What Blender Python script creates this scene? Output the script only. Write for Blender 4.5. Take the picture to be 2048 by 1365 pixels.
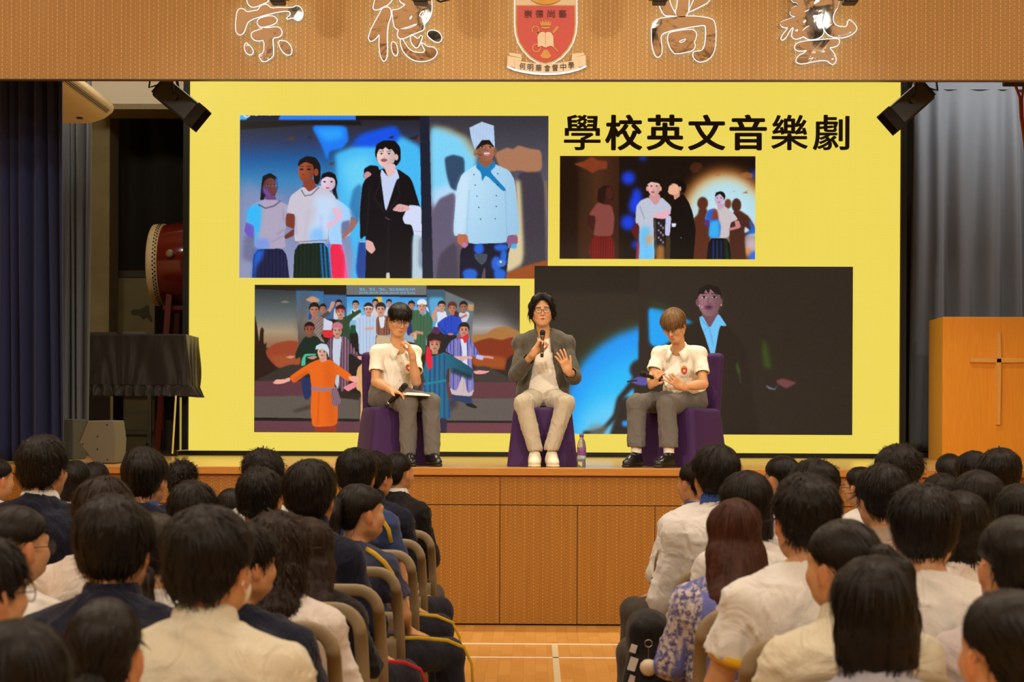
import bpy, bmesh, math, random
import numpy as np
from mathutils import Vector, Matrix
from mathutils.geometry import tessellate_polygon

for _o in list(bpy.data.objects):
    bpy.data.objects.remove(_o, do_unlink=True)
SC = bpy.context.scene
COL = SC.collection
PI = math.pi

# ------------------------------------------------------------------ camera
FPX = 3216.0                     # focal length in pixels of the 2048 px wide frame
YAW, ROLL = 0.01525, 0.0045
AXX, AXY = 1024.0, 855.0         # where the optical axis meets the frame (rising front)
CAMZ = 1.481
_f = Vector((-math.sin(YAW), math.cos(YAW), 0)); _r = Vector((math.cos(YAW), math.sin(YAW), 0)); _u = Vector((0, 0, 1))
_ir = _r*math.cos(ROLL) + _u*math.sin(ROLL); _iu = _u*math.cos(ROLL) - _r*math.sin(ROLL)
cam_d = bpy.data.cameras.new('camera'); cam = bpy.data.objects.new('camera', cam_d); COL.objects.link(cam)
cam_d.sensor_width = 36.0; cam_d.sensor_fit = 'HORIZONTAL'
cam_d.lens = FPX/2048*36
cam_d.shift_y = (AXY - 682.5)/2048
cam_d.clip_start = 0.1; cam_d.clip_end = 200
cam.matrix_world = Matrix(((_ir.x, _iu.x, -_f.x, 0), (_ir.y, _iu.y, -_f.y, 0), (_ir.z, _iu.z, -_f.z, CAMZ), (0, 0, 0, 1)))
cam_d.dof.use_dof = True; cam_d.dof.focus_distance = 12.6; cam_d.dof.aperture_fstop = 5.6
SC.camera = cam

def at(px, py, Y):
    """world point seen at pixel (px, py) standing on the plane y = Y"""
    u = (px-AXX)/FPX; v = (py-AXY)/FPX
    u0 = u + ROLL*v; v0 = v - ROLL*u
    d = _f + _r*u0 - _u*v0
    t = Y/d.y
    return Vector((d.x*t, Y, CAMZ + d.z*t))

# ------------------------------------------------------------------ view, world, lights
SC.view_settings.view_transform = 'Standard'
try: SC.view_settings.look = 'None'
except Exception: pass
SC.view_settings.exposure = 0.0; SC.view_settings.gamma = 1.0
SC.view_settings.use_curve_mapping = False
SC.cycles.max_bounces = 6
SC.cycles.diffuse_bounces = 3; SC.cycles.glossy_bounces = 3; SC.cycles.transmission_bounces = 6
SC.cycles.caustics_reflective = False; SC.cycles.caustics_refractive = False
SC.cycles.use_denoising = True

W = bpy.data.worlds.new('world'); SC.world = W; W.use_nodes = True
_bg = W.node_tree.nodes['Background']; _bg.inputs[0].default_value = (0.95, 0.72, 0.48, 1); _bg.inputs[1].default_value = 0.05

def aim(o, target):
    o.rotation_euler = (Vector(target)-o.location).to_track_quat('-Z', 'Y').to_euler()
def area(name, loc, target, sx, sy, power, col, spread=PI):
    l = bpy.data.lights.new(name, 'AREA'); l.shape = 'RECTANGLE'; l.size = sx; l.size_y = sy
    l.energy = power; l.color = col; l.spread = spread
    o = bpy.data.objects.new(name, l); o.location = loc; aim(o, target); COL.objects.link(o); return o
def spot(name, loc, target, power, col, angle, blend=0.4, radius=0.08):
    l = bpy.data.lights.new(name, 'SPOT'); l.energy = power; l.color = col; l.spot_size = angle
    l.spot_blend = blend; l.shadow_soft_size = radius
    o = bpy.data.objects.new(name, l); o.location = loc; aim(o, target); COL.objects.link(o); return o
WARM = (1.0, 0.92, 0.78)
# hall ceiling lamps
for _x in (-5.2, 0, 5.2):
    for _y in (-1.6, 5.9, 8.6):
        area('hall_ceiling_light', (_x, _y, 6.6), (_x, _y, 0), 1.5, 0.5, 150 if _y < 0 else 66, WARM)
area('ceiling_fill_light', (0, 3.4, 6.75), (0, 3.4, 9), 15.0, 13.0, 760, WARM)  # added upward fill, no real cove: brightens the ceiling the steel letters mirror
# front-of-house stage spots, far back in the hall
for _x in (-3.4, 3.4):
    spot('stage_key_spot', (_x*1.8, 1.5, 5.6), (_x*0.1, 12.8, 1.9), 1950, (1.0, 0.91, 0.77), math.radians(29), 0.8, 0.30)
spot('pulpit_fill_spot', (4.0, 3.0, 6.2), (4.7, 16.0, 1.9), 520, (1.0, 0.90, 0.72), math.radians(11), 0.7, 0.12)  # added fill spot that lifts the pulpit, no known lamp
# stage batten lights behind the header
area('stage_batten_light', (0, 13.4, 5.9), (0, 13.7, 1.2), 7.0, 0.3, 170, (1.0, 0.88, 0.66), math.radians(110))
area('stage_batten_light', (5.2, 16.2, 5.5), (5.5, 17.3, 3.4), 2.4, 0.2, 44, (1.0, 0.97, 0.92))
area('stage_batten_light', (-4.4, 14.6, 5.6), (-5.0, 18.5, 5.2), 1.6, 0.3, 70, (1.0, 0.88, 0.68))

# ------------------------------------------------------------------ colour helpers
def lin(c):
    c = c/255.0
    return c/12.92 if c <= 0.04045 else ((c+0.055)/1.055)**2.4
def rgb(r, g, b): return (lin(r), lin(g), lin(b), 1.0)

# ------------------------------------------------------------------ materials
MATS = {}
class NT:
    """small helper around a material's node tree"""
    def __init__(s, name):
        s.m = bpy.data.materials.new(name); s.m.use_nodes = True; s.t = s.m.node_tree
        s.b = s.t.nodes['Principled BSDF']
    def n(s, typ, **kw):
        x = s.t.nodes.new(typ)
        for k, v in kw.items(): setattr(x, k, v)
        return x
    def l(s, a, b): s.t.links.new(a, b)
    def val(s, inp, v):
        if isinstance(v, bpy.types.NodeSocket): s.l(v, inp)
        else: inp.default_value = v
    def math(s, op, a, b=0.0, c=None, clamp=False):
        x = s.n('ShaderNodeMath', operation=op, use_clamp=clamp)
        s.val(x.inputs[0], a); s.val(x.inputs[1], b)
        if c is not None: s.val(x.inputs[2], c)
        return x.outputs[0]
    def mix(s, fac, a, b, blend='MIX'):
        x = s.n('ShaderNodeMix', data_type='RGBA', blend_type=blend)
        s.val(x.inputs[0], fac); s.val(x.inputs[6], a); s.val(x.inputs[7], b)
        return x.outputs[2]
    def coord(s, kind='Object'):
        return s.n('ShaderNodeTexCoord').outputs[kind]
    def mapping(s, v, scale=(1, 1, 1), loc=(0, 0, 0), rot=(0, 0, 0)):
        x = s.n('ShaderNodeMapping'); s.l(v, x.inputs[0])
        x.inputs['Scale'].default_value = scale; x.inputs['Location'].default_value = loc; x.inputs['Rotation'].default_value = rot
        return x.outputs[0]
    def noise(s, v, scale, detail=2.0, rough=0.5, dist=0.0):
        x = s.n('ShaderNodeTexNoise'); s.l(v, x.inputs['Vector'])
        x.inputs['Scale'].default_value = scale; x.inputs['Detail'].default_value = detail
        x.inputs['Roughness'].default_value = rough; x.inputs['Distortion'].default_value = dist
        return x.outputs[0]
    def ramp(s, f, stops):
        x = s.n('ShaderNodeValToRGB'); s.l(f, x.inputs[0]); e = x.color_ramp.elements
        while len(e) < len(stops): e.new(0.5)
        for i, (p, c) in enumerate(stops): e[i].position = p; e[i].color = c
        return x.outputs[0]
    def bump(s, h, strength=0.3, dist=0.01, normal=None):
        x = s.n('ShaderNodeBump'); s.l(h, x.inputs['Height'])
        x.inputs['Strength'].default_value = strength; x.inputs['Distance'].default_value = dist
        if normal is not None: s.l(normal, x.inputs['Normal'])
        s.l(x.outputs[0], s.b.inputs['Normal']); return x.outputs[0]
    def base(s, c): s.val(s.b.inputs['Base Color'], c)
    def set(s, **kw):
        for k, v in kw.items(): s.val(s.b.inputs[k.replace('_', ' ')], v)

def plain(name, col, rough=0.5, metal=0.0, var=0.08, scale=30.0, bump=0.0, spec=0.5, coat=0.0):
    if name in MATS: return MATS[name]
    t = NT(name); v = t.coord()
    n = t.noise(v, scale, 3.0)
    dark = tuple(c*(1-var) for c in col[:3])+(1,); lite = tuple(min(1, c*(1+var)) for c in col[:3])+(1,)
    t.base(t.ramp(n, [(0.3, dark), (0.7, lite)]))
    t.set(Roughness=rough, Metallic=metal, Specular_IOR_Level=spec, Coat_Weight=coat)
    if bump: t.bump(n, bump, 0.004)
    MATS[name] = t.m; return t.m

def fabric(name, col, rough=0.85, wrinkle=0.35, weave=900.0, sheen=0.15, wscale=9.0, stretch=(1, 1, 0.6), var=0.10):
    if name in MATS: return MATS[name]
    t = NT(name); v = t.coord()
    w = t.noise(t.mapping(v, stretch), wscale, 3.0, 0.5, 1.4)
    f = t.noise(v, weave, 1.0)
    dark = tuple(c*(1-var) for c in col[:3])+(1,); lite = tuple(min(1, c*(1+var)) for c in col[:3])+(1,)
    t.base(t.ramp(f, [(0.3, dark), (0.7, lite)]))
    t.set(Roughness=rough, Sheen_Weight=sheen, Specular_IOR_Level=0.2)
    b1 = t.bump(f, 0.12, 0.001)
    t.bump(w, wrinkle, 0.028, b1)
    MATS[name] = t.m; return t.m

def emit(name, col, strength=1.0):
    if name in MATS: return MATS[name]
    t = NT(name); t.base((0, 0, 0, 1)); t.set(Roughness=0.6, Emission_Strength=strength)
    t.val(t.b.inputs['Emission Color'], col)
    MATS[name] = t.m; return t.m

def attr_emit(name, attr, strength=1.0):
    if name in MATS: return MATS[name]
    t = NT(name); a = t.n('ShaderNodeAttribute', attribute_name=attr)
    t.base((0.003, 0.003, 0.003, 1)); t.set(Roughness=0.55, Emission_Strength=strength, Specular_IOR_Level=0.2)
    # fine vertical pixel rows of the LED modules
    v = t.coord(); sx = t.n('ShaderNodeSeparateXYZ'); t.l(v, sx.inputs[0])
    fr = t.math('FRACT', t.math('MULTIPLY', sx.outputs[0], 55.0))
    row = t.math('MULTIPLY_ADD', t.math('GREATER_THAN', fr, 0.8), -0.10, 1.02)
    t.l(t.mix(1.0, a.outputs[0], row, 'MULTIPLY'), t.b.inputs['Emission Color'])
    MATS[name] = t.m; return t.m

# ------------------------------------------------------------------ meshes and tagging
class MB:
    def __init__(s): s.v = []; s.f = []; s.mi = []
    def add(s, verts, faces, mi=0):
        o = len(s.v); s.v += [tuple(x) for x in verts]; s.f += [tuple(i+o for i in f) for f in faces]; s.mi += [mi]*len(faces)
        return s
    def box(s, c, d, R=None, mi=0, taper=1.0):
        x, y, z = d[0]/2, d[1]/2, d[2]/2
        vs = [Vector((a*x*(taper if k > 0 else 1), b*y*(taper if k > 0 else 1), k*z)) for k in (-1, 1) for b in (-1, 1) for a in (-1, 1)]
        if R is not None: vs = [R @ q for q in vs]
        c = Vector(c)
        return s.add([q+c for q in vs], [(0, 2, 3, 1), (4, 5, 7, 6), (0, 1, 5, 4), (2, 6, 7, 3), (0, 4, 6, 2), (1, 3, 7, 5)], mi)
    def tube(s, pts, r, n=10, mi=0, close=False, flat=None):
        """flat=(ax) : (wide radius, axis) gives an oval section"""
        pts = [Vector(p) for p in pts]; m = len(pts); rs = r if isinstance(r, (list, tuple)) else [r]*m
        vs = []; up = None
        for i, p in enumerate(pts):
            if close: t = pts[(i+1) % m]-pts[i-1]
            else: t = pts[min(i+1, m-1)]-pts[max(i-1, 0)]
            t.normalize()
            if up is None:
                up = Vector((0, 0, 1)) if abs(t.z) < 0.9 else Vector((0, 1, 0))
            a = up - t*up.dot(t)
            if a.length < 1e-5: a = t.orthogonal()
            a.normalize(); b = t.cross(a); up = a
            if flat is not None:
                w, ax = flat; ax = Vector(ax); a2 = ax - t*ax.dot(t)
                if a2.length > 1e-4:
                    a2.normalize(); b2 = t.cross(a2)
                    for k in range(n):
                        q = 2*PI*k/n; vs.append(p+a2*math.cos(q)*w+b2*math.sin(q)*rs[i])
                    continue
            for k in range(n):
                q = 2*PI*k/n; vs.append(p+(a*math.cos(q)+b*math.sin(q))*rs[i])
        fs = []
        for i in range(m if close else m-1):
            j = (i+1) % m
            for k in range(n):
                k2 = (k+1) % n; fs.append((i*n+k, i*n+k2, j*n+k2, j*n+k))
        if not close: fs += [tuple(range(n-1, -1, -1)), tuple((m-1)*n+k for k in range(n))]
        return s.add(vs, fs, mi)
    def lathe(s, prof, c=(0, 0, 0), n=24, R=None, mi=0):
        """prof: (radius, z) list"""
        vs = []; c = Vector(c)
        for (r, z) in prof:
            for k in range(n):
                q = Vector((r*math.cos(2*PI*k/n), r*math.sin(2*PI*k/n), z))
                if R is not None: q = R @ q
                vs.append(q+c)
        fs = []
        for i in range(len(prof)-1):
            for k in range(n):
                k2 = (k+1) % n; fs.append((i*n+k, i*n+k2, (i+1)*n+k2, (i+1)*n+k))
        fs += [tuple(range(n-1, -1, -1)), tuple((len(prof)-1)*n+k for k in range(n))]
        return s.add(vs, fs, mi)
    def poly(s, outer, holes, to3, depth, mi=0, side=None):
        """filled polygon (2d points) mapped by to3, extruded by the vector depth"""
        loops = [outer]+list(holes)
        tris = tessellate_polygon([[Vector((a, b, 0)) for a, b in L] for L in loops])
        flat = [p for L in loops for p in L]; n = len(flat)
        a = [to3(*p) for p in flat]; d = Vector(depth); b = [q+d for q in a]
        fs = [tuple(t) for t in tris]+[tuple(i+n for i in reversed(t)) for t in tris]; o = 0; sf = []
        for L in loops:
            m = len(L)
            for i in range(m): sf.append((o+i, o+(i+1) % m, o+(i+1) % m+n, o+i+n))
            o += m
        base = len(s.v); s.v += [tuple(q) for q in a+b]
        s.f += [tuple(i+base for i in f) for f in fs+sf]; s.mi += [mi]*len(fs)+[mi if side is None else side]*len(sf)
        return s
    def build(s, name, mats, parent=None, smooth=False, bevel=0.0, seg=2, sub=0, loc=None):
        me = bpy.data.meshes.new(name); me.from_pydata(s.v, [], s.f)
        for m in (mats if isinstance(mats, (list, tuple)) else [mats]): me.materials.append(m)
        me.polygons.foreach_set('material_index', s.mi)
        bm = bmesh.new(); bm.from_mesh(me); bmesh.ops.recalc_face_normals(bm, faces=bm.faces); bm.to_mesh(me); bm.free()
        o = bpy.data.objects.new(name, me); COL.objects.link(o)
        if parent is not None: o.parent = parent; 
        if loc is not None: o.location = loc
        if bevel:
            md = o.modifiers.new('bevel', 'BEVEL'); md.width = bevel; md.segments = seg; md.limit_method = 'ANGLE'; md.angle_limit = math.radians(35)
            for p in me.polygons: p.use_smooth = True
            md.harden_normals = True
        if sub:
            md = o.modifiers.new('sub', 'SUBSURF'); md.levels = sub; md.render_levels = sub
        if smooth: me.polygons.foreach_set('use_smooth', [True]*len(me.polygons))
        return o

def np_mesh(name, V, F, mats, parent=None, smooth=True, mi=None):
    me = bpy.data.meshes.new(name)
    V = np.asarray(V, dtype=np.float32); F = np.asarray(F, dtype=np.int32)
    me.vertices.add(len(V)); me.vertices.foreach_set('co', V.ravel())
    k = F.shape[1]
    me.loops.add(F.size); me.loops.foreach_set('vertex_index', F.ravel())
    me.polygons.add(len(F)); me.polygons.foreach_set('loop_start', np.arange(0, F.size, k, dtype=np.int32))
    me.polygons.foreach_set('loop_total', np.full(len(F), k, dtype=np.int32))
    for m in (mats if isinstance(mats, (list, tuple)) else [mats]): me.materials.append(m)
    if mi is not None: me.polygons.foreach_set('material_index', np.asarray(mi, dtype=np.int32))
    if smooth: me.polygons.foreach_set('use_smooth', np.ones(len(F), dtype=bool))
    me.update(calc_edges=True); me.validate()
    o = bpy.data.objects.new(name, me); COL.objects.link(o)
    if parent is not None: o.parent = parent
    return o

def tag(o, label=None, cat=None, group=None, kind=None):
    if label: o['label'] = label
    if cat: o['category'] = cat
    if group: o['group'] = group
    if kind: o['kind'] = kind
    return o
def empty(name, loc, rz=0.0):
    o = bpy.data.objects.new(name, None); o.location = loc; o.rotation_euler = (0, 0, rz); o.empty_display_size = 0.1
    COL.objects.link(o); return o
def struct(o): o['kind'] = 'structure'; return o
def chaikin(p, it=1, closed=True, r=.25):
    for _ in range(it):
        q = []; n = len(p)
        for i in range(n if closed else n-1):
            a = p[i]; b = p[(i+1) % n]
            q += [(a[0]*(1-r)+b[0]*r, a[1]*(1-r)+b[1]*r), (a[0]*r+b[0]*(1-r), a[1]*r+b[1]*(1-r))]
        p = q
    return p
def text_mesh(body, size, align='CENTER', offset=0.0, extrude=0.0):
    """vertices and faces of lettering in the built-in font, lying in the x/y plane"""
    c = bpy.data.curves.new('lettering', 'FONT'); c.body = body; c.size = size; c.align_x = align; c.align_y = 'CENTER'
    c.offset = offset; c.extrude = extrude; c.resolution_u = 4
    o = bpy.data.objects.new('lettering', c); COL.objects.link(o)
    dg = bpy.context.evaluated_depsgraph_get(); dg.update()
    me = o.evaluated_get(dg).to_mesh()
    V = [tuple(v.co) for v in me.vertices]; F = [tuple(p.vertices) for p in me.polygons]
    o.evaluated_get(dg).to_mesh_clear(); bpy.data.objects.remove(o, do_unlink=True); bpy.data.curves.remove(c)
    return V, F
def fit_text(body, x0, x1, z0, z1, y, offset=0.0, depth=0.0):
    """lettering stretched to fill a rectangle of the plane y = const, facing -y"""
    V, F = text_mesh(body, 1.0, offset=offset, extrude=0.02 if depth else 0.0)
    a = np.array(V); lo = a.min(0); hi = a.max(0)
    X = x0+(a[:, 0]-lo[0])/(hi[0]-lo[0])*(x1-x0); Z = z0+(a[:, 1]-lo[1])/(hi[1]-lo[1])*(z1-z0)
    Yy = y - (a[:, 2]-lo[2])/max(1e-6, hi[2]-lo[2])*depth if depth else np.full(len(X), y)
    return list(zip(X, Yy, Z)), F
# ================================================================== THE SETTING
ZS = 1.177                      # stage floor height
YE = 12.0                       # stage front edge
YL = 16.6                       # plane of the LED wall

def wood_perforated(name, c0, c1, slot=0.30, hole=0.5, rough=0.5, zper=0.034):
    """grooved acoustic boarding: a line of slots every 34 mm"""
    t = NT(name); v = t.coord(); sx = t.n('ShaderNodeSeparateXYZ'); t.l(v, sx.inputs[0])
    x = t.math('MULTIPLY', sx.outputs[0], 1/0.0345); z = t.math('MULTIPLY', sx.outputs[2], 1/zper)
    ci = t.math('FLOOR', x); fx = t.math('ABSOLUTE', t.math('SUBTRACT', t.math('FRACT', x), 0.5))
    par = t.math('MODULO', t.math('ABSOLUTE', ci), 2.0)
    fz = t.math('FRACT', t.math('ADD', z, t.math('MULTIPLY', par, 0.5)))
    groove = t.math('LESS_THAN', fx, 0.062)
    dark = t.math('MULTIPLY', t.math('LESS_THAN', fz, slot), t.math('LESS_THAN', fx, 0.066))
    grain = t.noise(t.mapping(v, (60, 60, 2.0)), 1.0, 4.0, 0.6)
    blotch = t.noise(t.mapping(v, (3, 3, 1.2)), 1.0, 2.0)
    b = t.ramp(grain, [(0.25, c0), (0.75, c1)])
    b = t.mix(t.math('MULTIPLY', blotch, 0.25), b, tuple(k*0.75 for k in c0[:3])+(1,))
    lite = tuple(min(1, k*1.8+0.02) for k in c1[:3])+(1,)
    b = t.mix(t.math('MULTIPLY', groove, t.math('MULTIPLY_ADD', par, 0.35, 0.45)), b, lite)  # groove lines coloured lighter, standing in for edges that catch the light
    b = t.mix(t.math('MULTIPLY', dark, hole+0.4), b, tuple(k*0.16 for k in c0[:3])+(1,))
    t.base(b); t.set(Roughness=rough, Specular_IOR_Level=0.35)
    t.bump(t.math('SUBTRACT', 1.0, groove), 0.25, 0.003)
    return t.m

def wood(name, c0, c1, rough=0.35, axis=(1, 1, 8), scale=8.0, coat=0.0):
    t = NT(name); v = t.coord()
    g = t.noise(t.mapping(v, axis), scale, 5.0, 0.6, 0.8)
    t.base(t.ramp(g, [(0.3, c0), (0.7, c1)])); t.set(Roughness=rough, Coat_Weight=coat)
    t.bump(g, 0.05, 0.002); return t.m

def plank_floor(name, c0, c1, bw, bh, rough, rot=0.0, mortar=0.0012, coat=0.0):
    t = NT(name); v = t.coord(); mv = t.mapping(v, (1, 1, 1), (0, 0, 0), (0, 0, rot))
    b = t.n('ShaderNodeTexBrick'); t.l(mv, b.inputs['Vector'])
    b.inputs['Scale'].default_value = 1.0; b.inputs['Brick Width'].default_value = bw; b.inputs['Row Height'].default_value = bh
    b.inputs['Mortar Size'].default_value = mortar; b.inputs['Color1'].default_value = c0; b.inputs['Color2'].default_value = c1
    b.inputs['Mortar'].default_value = tuple(k*0.5 for k in c0[:3])+(1,); b.inputs['Bias'].default_value = 0.0
    g = t.noise(t.mapping(v, (3, 40, 1) if rot == 0 else (40, 3, 1)), 1.0, 4.0, 0.6)
    t.base(t.mix(t.math('MULTIPLY', g, 0.30), b.outputs[0], tuple(k*0.6 for k in c0[:3])+(1,)))
    t.set(Roughness=rough, Coat_Weight=coat, Coat_Roughness=0.15)
    t.bump(g, 0.03, 0.001); return t.m

M_HEADER = wood_perforated('oak_acoustic_board', rgb(172, 132, 72), rgb(192, 150, 88), 0.20, 0.45)
M_FRONT = wood_perforated('honey_acoustic_board', rgb(138, 90, 28), rgb(154, 103, 34), 0.42, 0.35, 0.42, 0.026)
M_LIP = wood('stage_lip_wood', rgb(168, 110, 40), rgb(184, 124, 50), 0.32, (1, 8, 8), 6)
M_STAGE = plank_floor('stage_boards', rgb(206, 164, 96), rgb(190, 146, 80), 1.8, 0.075, 0.22, 0, 0.001, 0.2)
M_HALL = plank_floor('hall_parquet', rgb(230, 172, 92), rgb(212, 152, 72), 0.30, 0.075, 0.24, PI/2, 0.0008, 0.25)
M_WALL = plain('cream_plaster', rgb(206, 186, 150), 0.85, var=0.04, scale=8)
M_OLIVE = plain('olive_plaster', rgb(128, 118, 84), 0.9, var=0.08, scale=6)
M_CEILH = plain('tan_ceiling_panel', rgb(186, 156, 118), 0.85, var=0.05, scale=2)
M_CEIL = plain('white_ceiling_paint', rgb(236, 226, 205), 0.85, var=0.03, scale=4)
M_BLACK = plain('black_satin', rgb(14, 13, 13), 0.45)
M_BLACKM = plain('black_matte', rgb(16, 15, 14), 0.8)
M_LINE = plain('white_line_paint', rgb(240, 226, 204), 0.45, var=0.03)
M_LINEG = plain('grey_line_paint', rgb(214, 196, 158), 0.45, var=0.05)

def slab(name, x0, x1, y0, y1, z0, z1, m, bevel=0.0):
    o = MB().box(((x0+x1)/2, (y0+y1)/2, (z0+z1)/2), (x1-x0, y1-y0, z1-z0)).build(name, m, bevel=bevel)
    return struct(o)
HX = 8.6
slab('floor', -HX, HX, -5, YE+0.2, -0.15, 0, M_HALL)
slab('wall_left', -HX-0.2, -HX, -5, 24, -0.15, 7.6, M_WALL)
slab('wall_right', HX, HX+0.2, -5, 24, -0.15, 7.6, M_WALL)
slab('wall_back', -HX, HX, -5.2, -5, -0.15, 7.6, M_WALL)
slab('ceiling', -HX, HX, -5, 24, 7.6, 7.8, M_CEILH)
slab('wall_stage', -HX, HX, 21.5, 21.7, 0, 7.6, plain('dark_backstage_paint', rgb(52, 49, 38), 0.9))
slab('floor_stage', -HX, HX, YE+0.02, 21.5, ZS-0.10, ZS, M_STAGE)
slab('trim_1', -HX, HX, YE-0.03, YE+0.02, ZS-0.056, ZS, M_LIP, 0.006)
HZ = at(1024, 159, YE).z
slab('wall_header', -HX, HX, YE, YE+0.05, HZ, 7.6, M_HEADER)
slab('trim_2', -HX, HX, YE-0.006, YE+0.054, HZ-0.006, HZ, wood('header_edge_wood', rgb(92, 62, 30), rgb(104, 72, 38), 0.4, (1, 8, 8)))
# stage front: access panels with thin shadow gaps
mb = MB()
zt, zm = ZS-0.062, at(1024, 1011, YE).z
mb.box((0, YE+0.10, ZS/2-0.05), (2*HX, 0.1, ZS-0.12), mi=1)
xs = [at(px, 1011, YE).x for px in (1000, 1155)]; pw = xs[1]-xs[0]
x = xs[0]-12*pw
for i in range(26):
    a, b = x+i*pw, x+(i+1)*pw
    mb.box(((a+b)/2, YE+0.03, (zm-0.003+0.012)/2), (pw-0.005, 0.04, zm-0.015))
    if i % 4 == 0: mb.box((a+2*pw, YE+0.03, (zm+0.003+zt)/2), (4*pw-0.004, 0.04, zt-zm-0.003))
struct(mb.build('wall_stage_front', [M_FRONT, M_BLACKM]))
# court lines painted on the hall floor
def fl(x0, x1, y0, y1, m):
    o = slab('floor_line', x0, x1, y0, y1, 0.0005, 0.002, m)
ya, yb = CAMZ*FPX/(1289-AXY), CAMZ*FPX/(1316-AXY)
fl(-HX, HX, ya-0.02, ya+0.02, M_LINE); fl(-HX, HX, yb-0.018, yb+0.018, M_LINE)
xl = at(1115.5, 1365, CAMZ*FPX/(1365-AXY)).x
fl(xl-0.02, xl+0.02, 2.0, ya-0.02, M_LINEG)
# stage interior: white beam at the left, olive pier
bl = at(183, 220, 18.0); br = at(420, 220, 18.0)
slab('ceiling_beam', bl.x, br.x, 18.0, 18.5, bl.z+0.06, 7.6, M_CEIL)
slab('trim_3', bl.x, br.x, 17.95, 18.5, bl.z, bl.z+0.06, plain('beam_edge_paint', rgb(150, 136, 104), 0.8))
p0 = at(178, 400, 18.6); p1 = at(219, 400, 18.6)
slab('pillar', p0.x, p1.x, 18.6, 19.0, ZS, 7.6, M_OLIVE)

# ------------------------------------------------------------------ curtains
def curtain(name, x0, x1, Y, z0, z1, pitch, amp, m, seed, parent=None, flare=0.0, pinch=0.0, ny=0.0):
    rnd = random.Random(seed); nx = max(24, int((x1-x0)/pitch*14)); nz = 40
    ph = [rnd.uniform(0.75, 1.3) for _ in range(200)]
    V = []; F = []
    for j in range(nz+1):
        h = j/nz; z = z0+(z1-z0)*h
        for i in range(nx+1):
            u = i/nx; x = x0+(x1-x0)*u
            q = x/pitch; k = int(math.floor(q)) % 200
            a = amp*ph[k]*(1-0.25*h)
            if pinch: a *= 1-pinch*max(0, (h-0.80)/0.20)**1.5
            y = Y - a*math.sin(2*PI*q+0.7*math.sin(1.7*q+seed)) - 0.35*amp*math.sin(5.3*q+1.1*h*3+seed)
            V.append((x+flare*(1-h)*(u-0.5)*2+0.015*math.sin(3*h+q*2), y, z))
    for j in range(nz):
        for i in range(nx):
            a = j*(nx+1)+i; F.append((a, a+1, a+nx+2, a+nx+1))
    o = np_mesh(name, V, F, m, parent)
    s = o.modifiers.new('cloth', 'SOLIDIFY'); s.thickness = 0.012; s.offset = 0
    return o
M_NAVY = fabric('navy_velvet', rgb(34, 44, 88), 0.9, 0.15, 700, 0.12)
M_SLATE = fabric('slate_curtain_cloth', rgb(82, 88, 96), 0.85, 0.10, 700, 0.25)
M_GREYC = fabric('grey_curtain_cloth', rgb(112, 119, 128), 0.85, 0.10, 700, 0.25)
M_DARKC = fabric('black_backdrop_cloth', rgb(38, 37, 33), 0.95, 0.3, 500, 0.1)
xr = at(127, 500, 12.75).x
tag(curtain('stage_curtain', xr-1.9, xr-0.02, 12.75, ZS+0.015, 6.2, 0.098, 0.042, M_NAVY, 3, flare=0.05),
    'dark navy velvet front curtain at the left edge of the stage', 'curtain')
x0, x1 = at(100, 500, 15.2).x, at(180, 500, 15.2).x
tag(curtain('stage_curtain', x0, x1, 15.2, ZS+0.02, 6.2, 0.075, 0.035, M_SLATE, 5),
    'narrow slate grey side curtain behind the air conditioner', 'curtain')
x0, x1 = at(216, 500, 19.6).x, at(470, 500, 19.6).x
tag(curtain('stage_curtain', x0, x1, 19.6, at(300, 560, 19.6).z, 7.59, 0.42, 0.05, M_DARKC, 8),
    'black backdrop curtain hanging behind the red drum', 'curtain')
x0, x1 = at(1822, 500, 17.3).x, at(2300, 500, 17.3).x
zb = at(1900, 903, 17.3).z
g = curtain('stage_curtain', x0, x1, 17.3, zb, at(1900, 150, 17.3).z, 0.265, 0.075, M_GREYC, 11, pinch=0.55)
tag(g, 'light grey pleated curtain on the right of the LED wall', 'curtain')
MB().box(((x0+x1)/2, 17.3, at(1900, 158, 17.3).z-0.05), (x1-x0, 0.03, 0.13)).build('heading_tape', M_GREYC, g)
# low black plinth the grey curtain stands on
tag(MB().box(((x0+x1)/2, 17.3, (ZS+zb)/2-0.01), (x1-x0, 0.3, zb-ZS-0.02)).build('plinth', M_BLACKM),
    'low black plinth under the light grey curtain', 'plinth')

# ------------------------------------------------------------------ lettering on the header
YH = YE-0.055
def steel():
    t = NT('polished_steel'); v = t.coord()
    n = t.noise(t.mapping(v, (1, 1, 1)), 9.0, 2.0, 0.5, 0.6)
    t.base(rgb(205, 190, 172)); t.set(Metallic=1.0, Roughness=0.09)
    t.bump(n, 0.08, 0.03); return t.m
M_STEEL = steel()
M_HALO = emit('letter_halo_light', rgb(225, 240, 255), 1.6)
def offset_poly(p, d):
    n = len(p); A = sum(p[i][0]*p[(i+1) % n][1]-p[(i+1) % n][0]*p[i][1] for i in range(n)); sg = 1 if A > 0 else -1
    q = []
    for i in range(n):
        a, b, c = p[i-1], p[i], p[(i+1) % n]
        n1 = Vector((b[1]-a[1], a[0]-b[0])); n2 = Vector((c[1]-b[1], b[0]-c[0]))
        if n1.length > 0: n1.normalize()
        if n2.length > 0: n2.normalize()
        m = n1+n2
        if m.length < 0.3: m = n1
        m.normalize(); k = d/max(0.5, m.dot(n1))
        q.append((b[0]+sg*m.x*k, b[1]+sg*m.y*k))
    return q
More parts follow.
